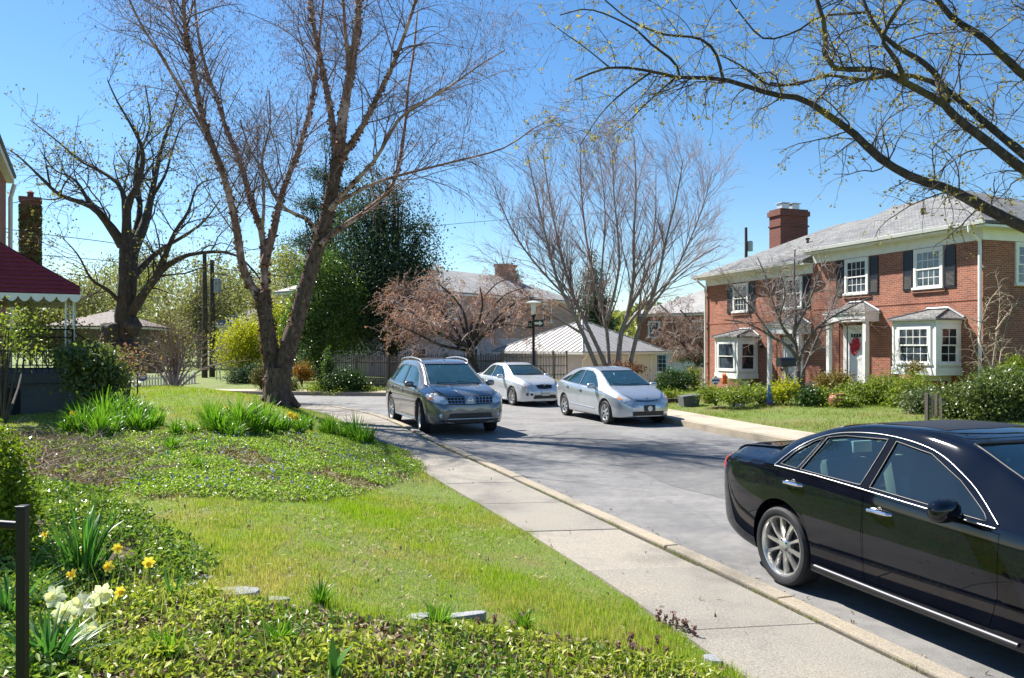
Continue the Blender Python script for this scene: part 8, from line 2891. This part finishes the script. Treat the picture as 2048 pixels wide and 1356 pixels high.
TERRA = mat('terracotta', (0.34, 0.13, 0.075), .7, var=.25, vscale=8)
x, y, z = place(1675, 814, 27.0)
pt = MB().lathe([(.10, 0), (.17, .02), (.24, .14), (.24, .26), (.18, .33), (.19, .37), (.16, .38), (.14, .30), (.001, .28)], 22, cap=False).build('terracotta_pot', TERRA, smooth=True)
pt.location = (x, y, z); tag(pt, 'round terracotta pot on the grass in front of the bronze shrub', 'pot')
x, y, z = place(1415, 806, 30)
pt = MB().lathe([(.09, 0), (.15, .03), (.16, .18), (.12, .25), (.13, .28), (.10, .27), (.001, .2)], 18, cap=False).build('terracotta_pot', TERRA, smooth=True)
pt.location = (x, y, z); tag(pt, 'small orange pot in the bed under the left bay window', 'pot')
x, y, z = place(1470, 806, 29.5)
pt = MB().lathe([(.16, 0), (.2, .03), (.23, .3), (.25, .34), (.22, .34), (.2, .24), (.001, .22)], 18, cap=False).build('planter_tub', DARKWOOD, smooth=True)
pt.location = (x, y, z); tag(pt, 'dark brown planter tub among the shrubs under the left bay window', 'planter')
# stone planter trough and timber edging
x, y, z = place(1379, 812, 26.5)
o = MB().prism([(-.27, 0), (.2, 0), (.3, .40), (-.31, .34)], -.25, .25, 'y').build('stone_planter', CONCG, bevel=.02)
o.location = (x, y, z - .02); o.rotation_euler = (0, 0, .15); tag(o, 'grey stone planter with slanted sides near the far kerb', 'planter')
x, y, z = place(1345, 806, 26.8)
o = MB().box((0, 0, .08), (1.5, .14, .16)).build('edging_timber', DARKWOOD, bevel=.01)
o.location = (x, y, z - .01); o.rotation_euler = (0, 0, -.1); tag(o, 'dark timber edging the bed left of the stone planter', 'timber')
# blue garden stake
x, y, z = place(1539, 812, 28.3)
g = empty('garden_stake', (x, y, z), .4, 'narrow blue pennant on a stake in the bed left of the dogwood', 'garden ornament')
BLU = mat('blue cloth', (0.10, 0.20, 0.60), .6, var=.25)
MB().prism([(-.11, .1), (.12, .06), (.06, .45), (-.05, .68)], -.012, .012, 'y').build('pennant', BLU, g)
MB().tube([(-.05, .02, -.1), (-.05, .02, .72)], .012, 6).build('stake', WHITE, g)
MB().prism([(-.11, .07), (.125, .03), (.125, .11), (-.10, .15)], -.016, .016, 'y').build('pennant_hem', mat('purple cloth', (0.22, 0.08, 0.42), .6), g)
# orange cloth hung under the left bay
o = MB()
n = 8
for s in (0, 1):
    pass
V, Fc = [], []
for j in range(5):
    for i in range(n):
        u = i / (n - 1) - .5
        V.append((u * (.26 + .12 * j / 4), .03 * math.sin(i * 2.1) + .012 * j, -.5 * j / 4))
for j in range(4):
    for i in range(n - 1): Fc.append([j * n + i, j * n + i + 1, (j + 1) * n + i + 1, (j + 1) * n + i])
oc = MB().add(V, Fc).build('orange_cloth', mat('orange cloth', (0.72, 0.16, 0.04), .7, var=.1), smooth=True)
md = oc.modifiers.new('t', 'SOLIDIFY'); md.thickness = .012
lx = DUP.matrix_basis @ Vector((3.35, -1.23, .78))
oc.location = lx; oc.rotation_euler = (0, 0, HA); tag(oc, 'orange cloth hanging from the sill of the left bay window', 'cloth')
# small diamond yard sign, house number stake
x, y, z = place(1431, 800, 31.5)
g = empty('yard_sign', (x, y, z), .2, 'small diamond shaped yard sign by the left downspout', 'sign')
MB().tube([(0, .01, -.1), (0, .01, .55)], .01, 6).build('stake', IRON, g)
MB().prism([(0, .46), (.17, .64), (0, .82), (-.17, .64)], -.012, 0, 'y').build('sign_plate', WHITE, g)
MB().prism([(-.15, .62), (.15, .62), (.14, .68), (-.14, .68)], -.016, -.013, 'y').bb(-.06, .06, -.016, -.013, .53, .57).build('sign_stripe', mat('sign ink', (0.05, 0.08, 0.3), .5), g)
x, y, z = place(1475, 816, 27.5)
o = MB()
for k, dx in enumerate((-.16, 0.0, .17)):
    o.lathe([(.001, 0), (.06, .02), (.075, .08), (.04, .15), (.001, .17)], 10, (dx, .03 * k, .02))
o = o.build('garden_ornament', WHITE, smooth=True)
o.location = (x, y, z); tag(o, 'low white garden ornament on the grass left of the blue pennant', 'garden ornament')
# mailbox by the left door
x, y, z = place(1572, 800, 29.5)
g = empty('mailbox', (x, y, z), HA, 'black mailbox on a post behind the dogwood', 'mailbox')
MB().bb(-.05, .05, -.05, .05, -.1, 1.05).build('post', WOODL, g)
MB().prism([(-.13, 1.05), (.13, 1.05), (.13, 1.22)] + [(.13 * math.cos(a), 1.22 + .12 * math.sin(a)) for a in np.linspace(.2, PI - .2, 8)] + [(-.13, 1.22)], -.28, .28, 'y').build('box', BLACKP, g)
# stub of an old picket fence
x, y, z = place(1880, 842, 20.8)
g = empty('picket_stub', (x, y, z), HA + .2, 'stub of a weathered grey picket fence above the black car roof', 'fence')
MB().bb(-.35, -.27, -.04, .04, -.1, .62).build('post', WOODG, g)
pk = MB()
for k in range(3): pk.box((-.2 + k * .11, 0, .32 + .03 * math.sin(k * 2)), (.06, .02, .55), 0, 0, Matrix.Rotation(.05 * math.sin(k * 3), 3, 'Y'))
pk.build('pickets', WOODG, g)
MB().bb(-.3, .1, .012, .05, .40, .46).build('rail', WOODL, g)

# a wooded rise closes the view far behind
rng = np.random.default_rng(90)
n = 16000
px = rng.uniform(-500, 2600, n)
D = rng.uniform(125, 165, n)
topy = 690 - 40 - 26 * np.abs(np.sin(px * .011)) - 18 * np.abs(np.sin(px * .027 + 1))
t_ = rng.random(n) ** .7
zy = 700 + (topy - 700) * t_
P = np.column_stack([(px - CX) / F * D, D, CAMH - (zy - HY) / F * D])
tag(Bag().add(cards(rng, P, 1.5, .8, None, .5)).build('far_woods', L_SPRING), kind='stuff')
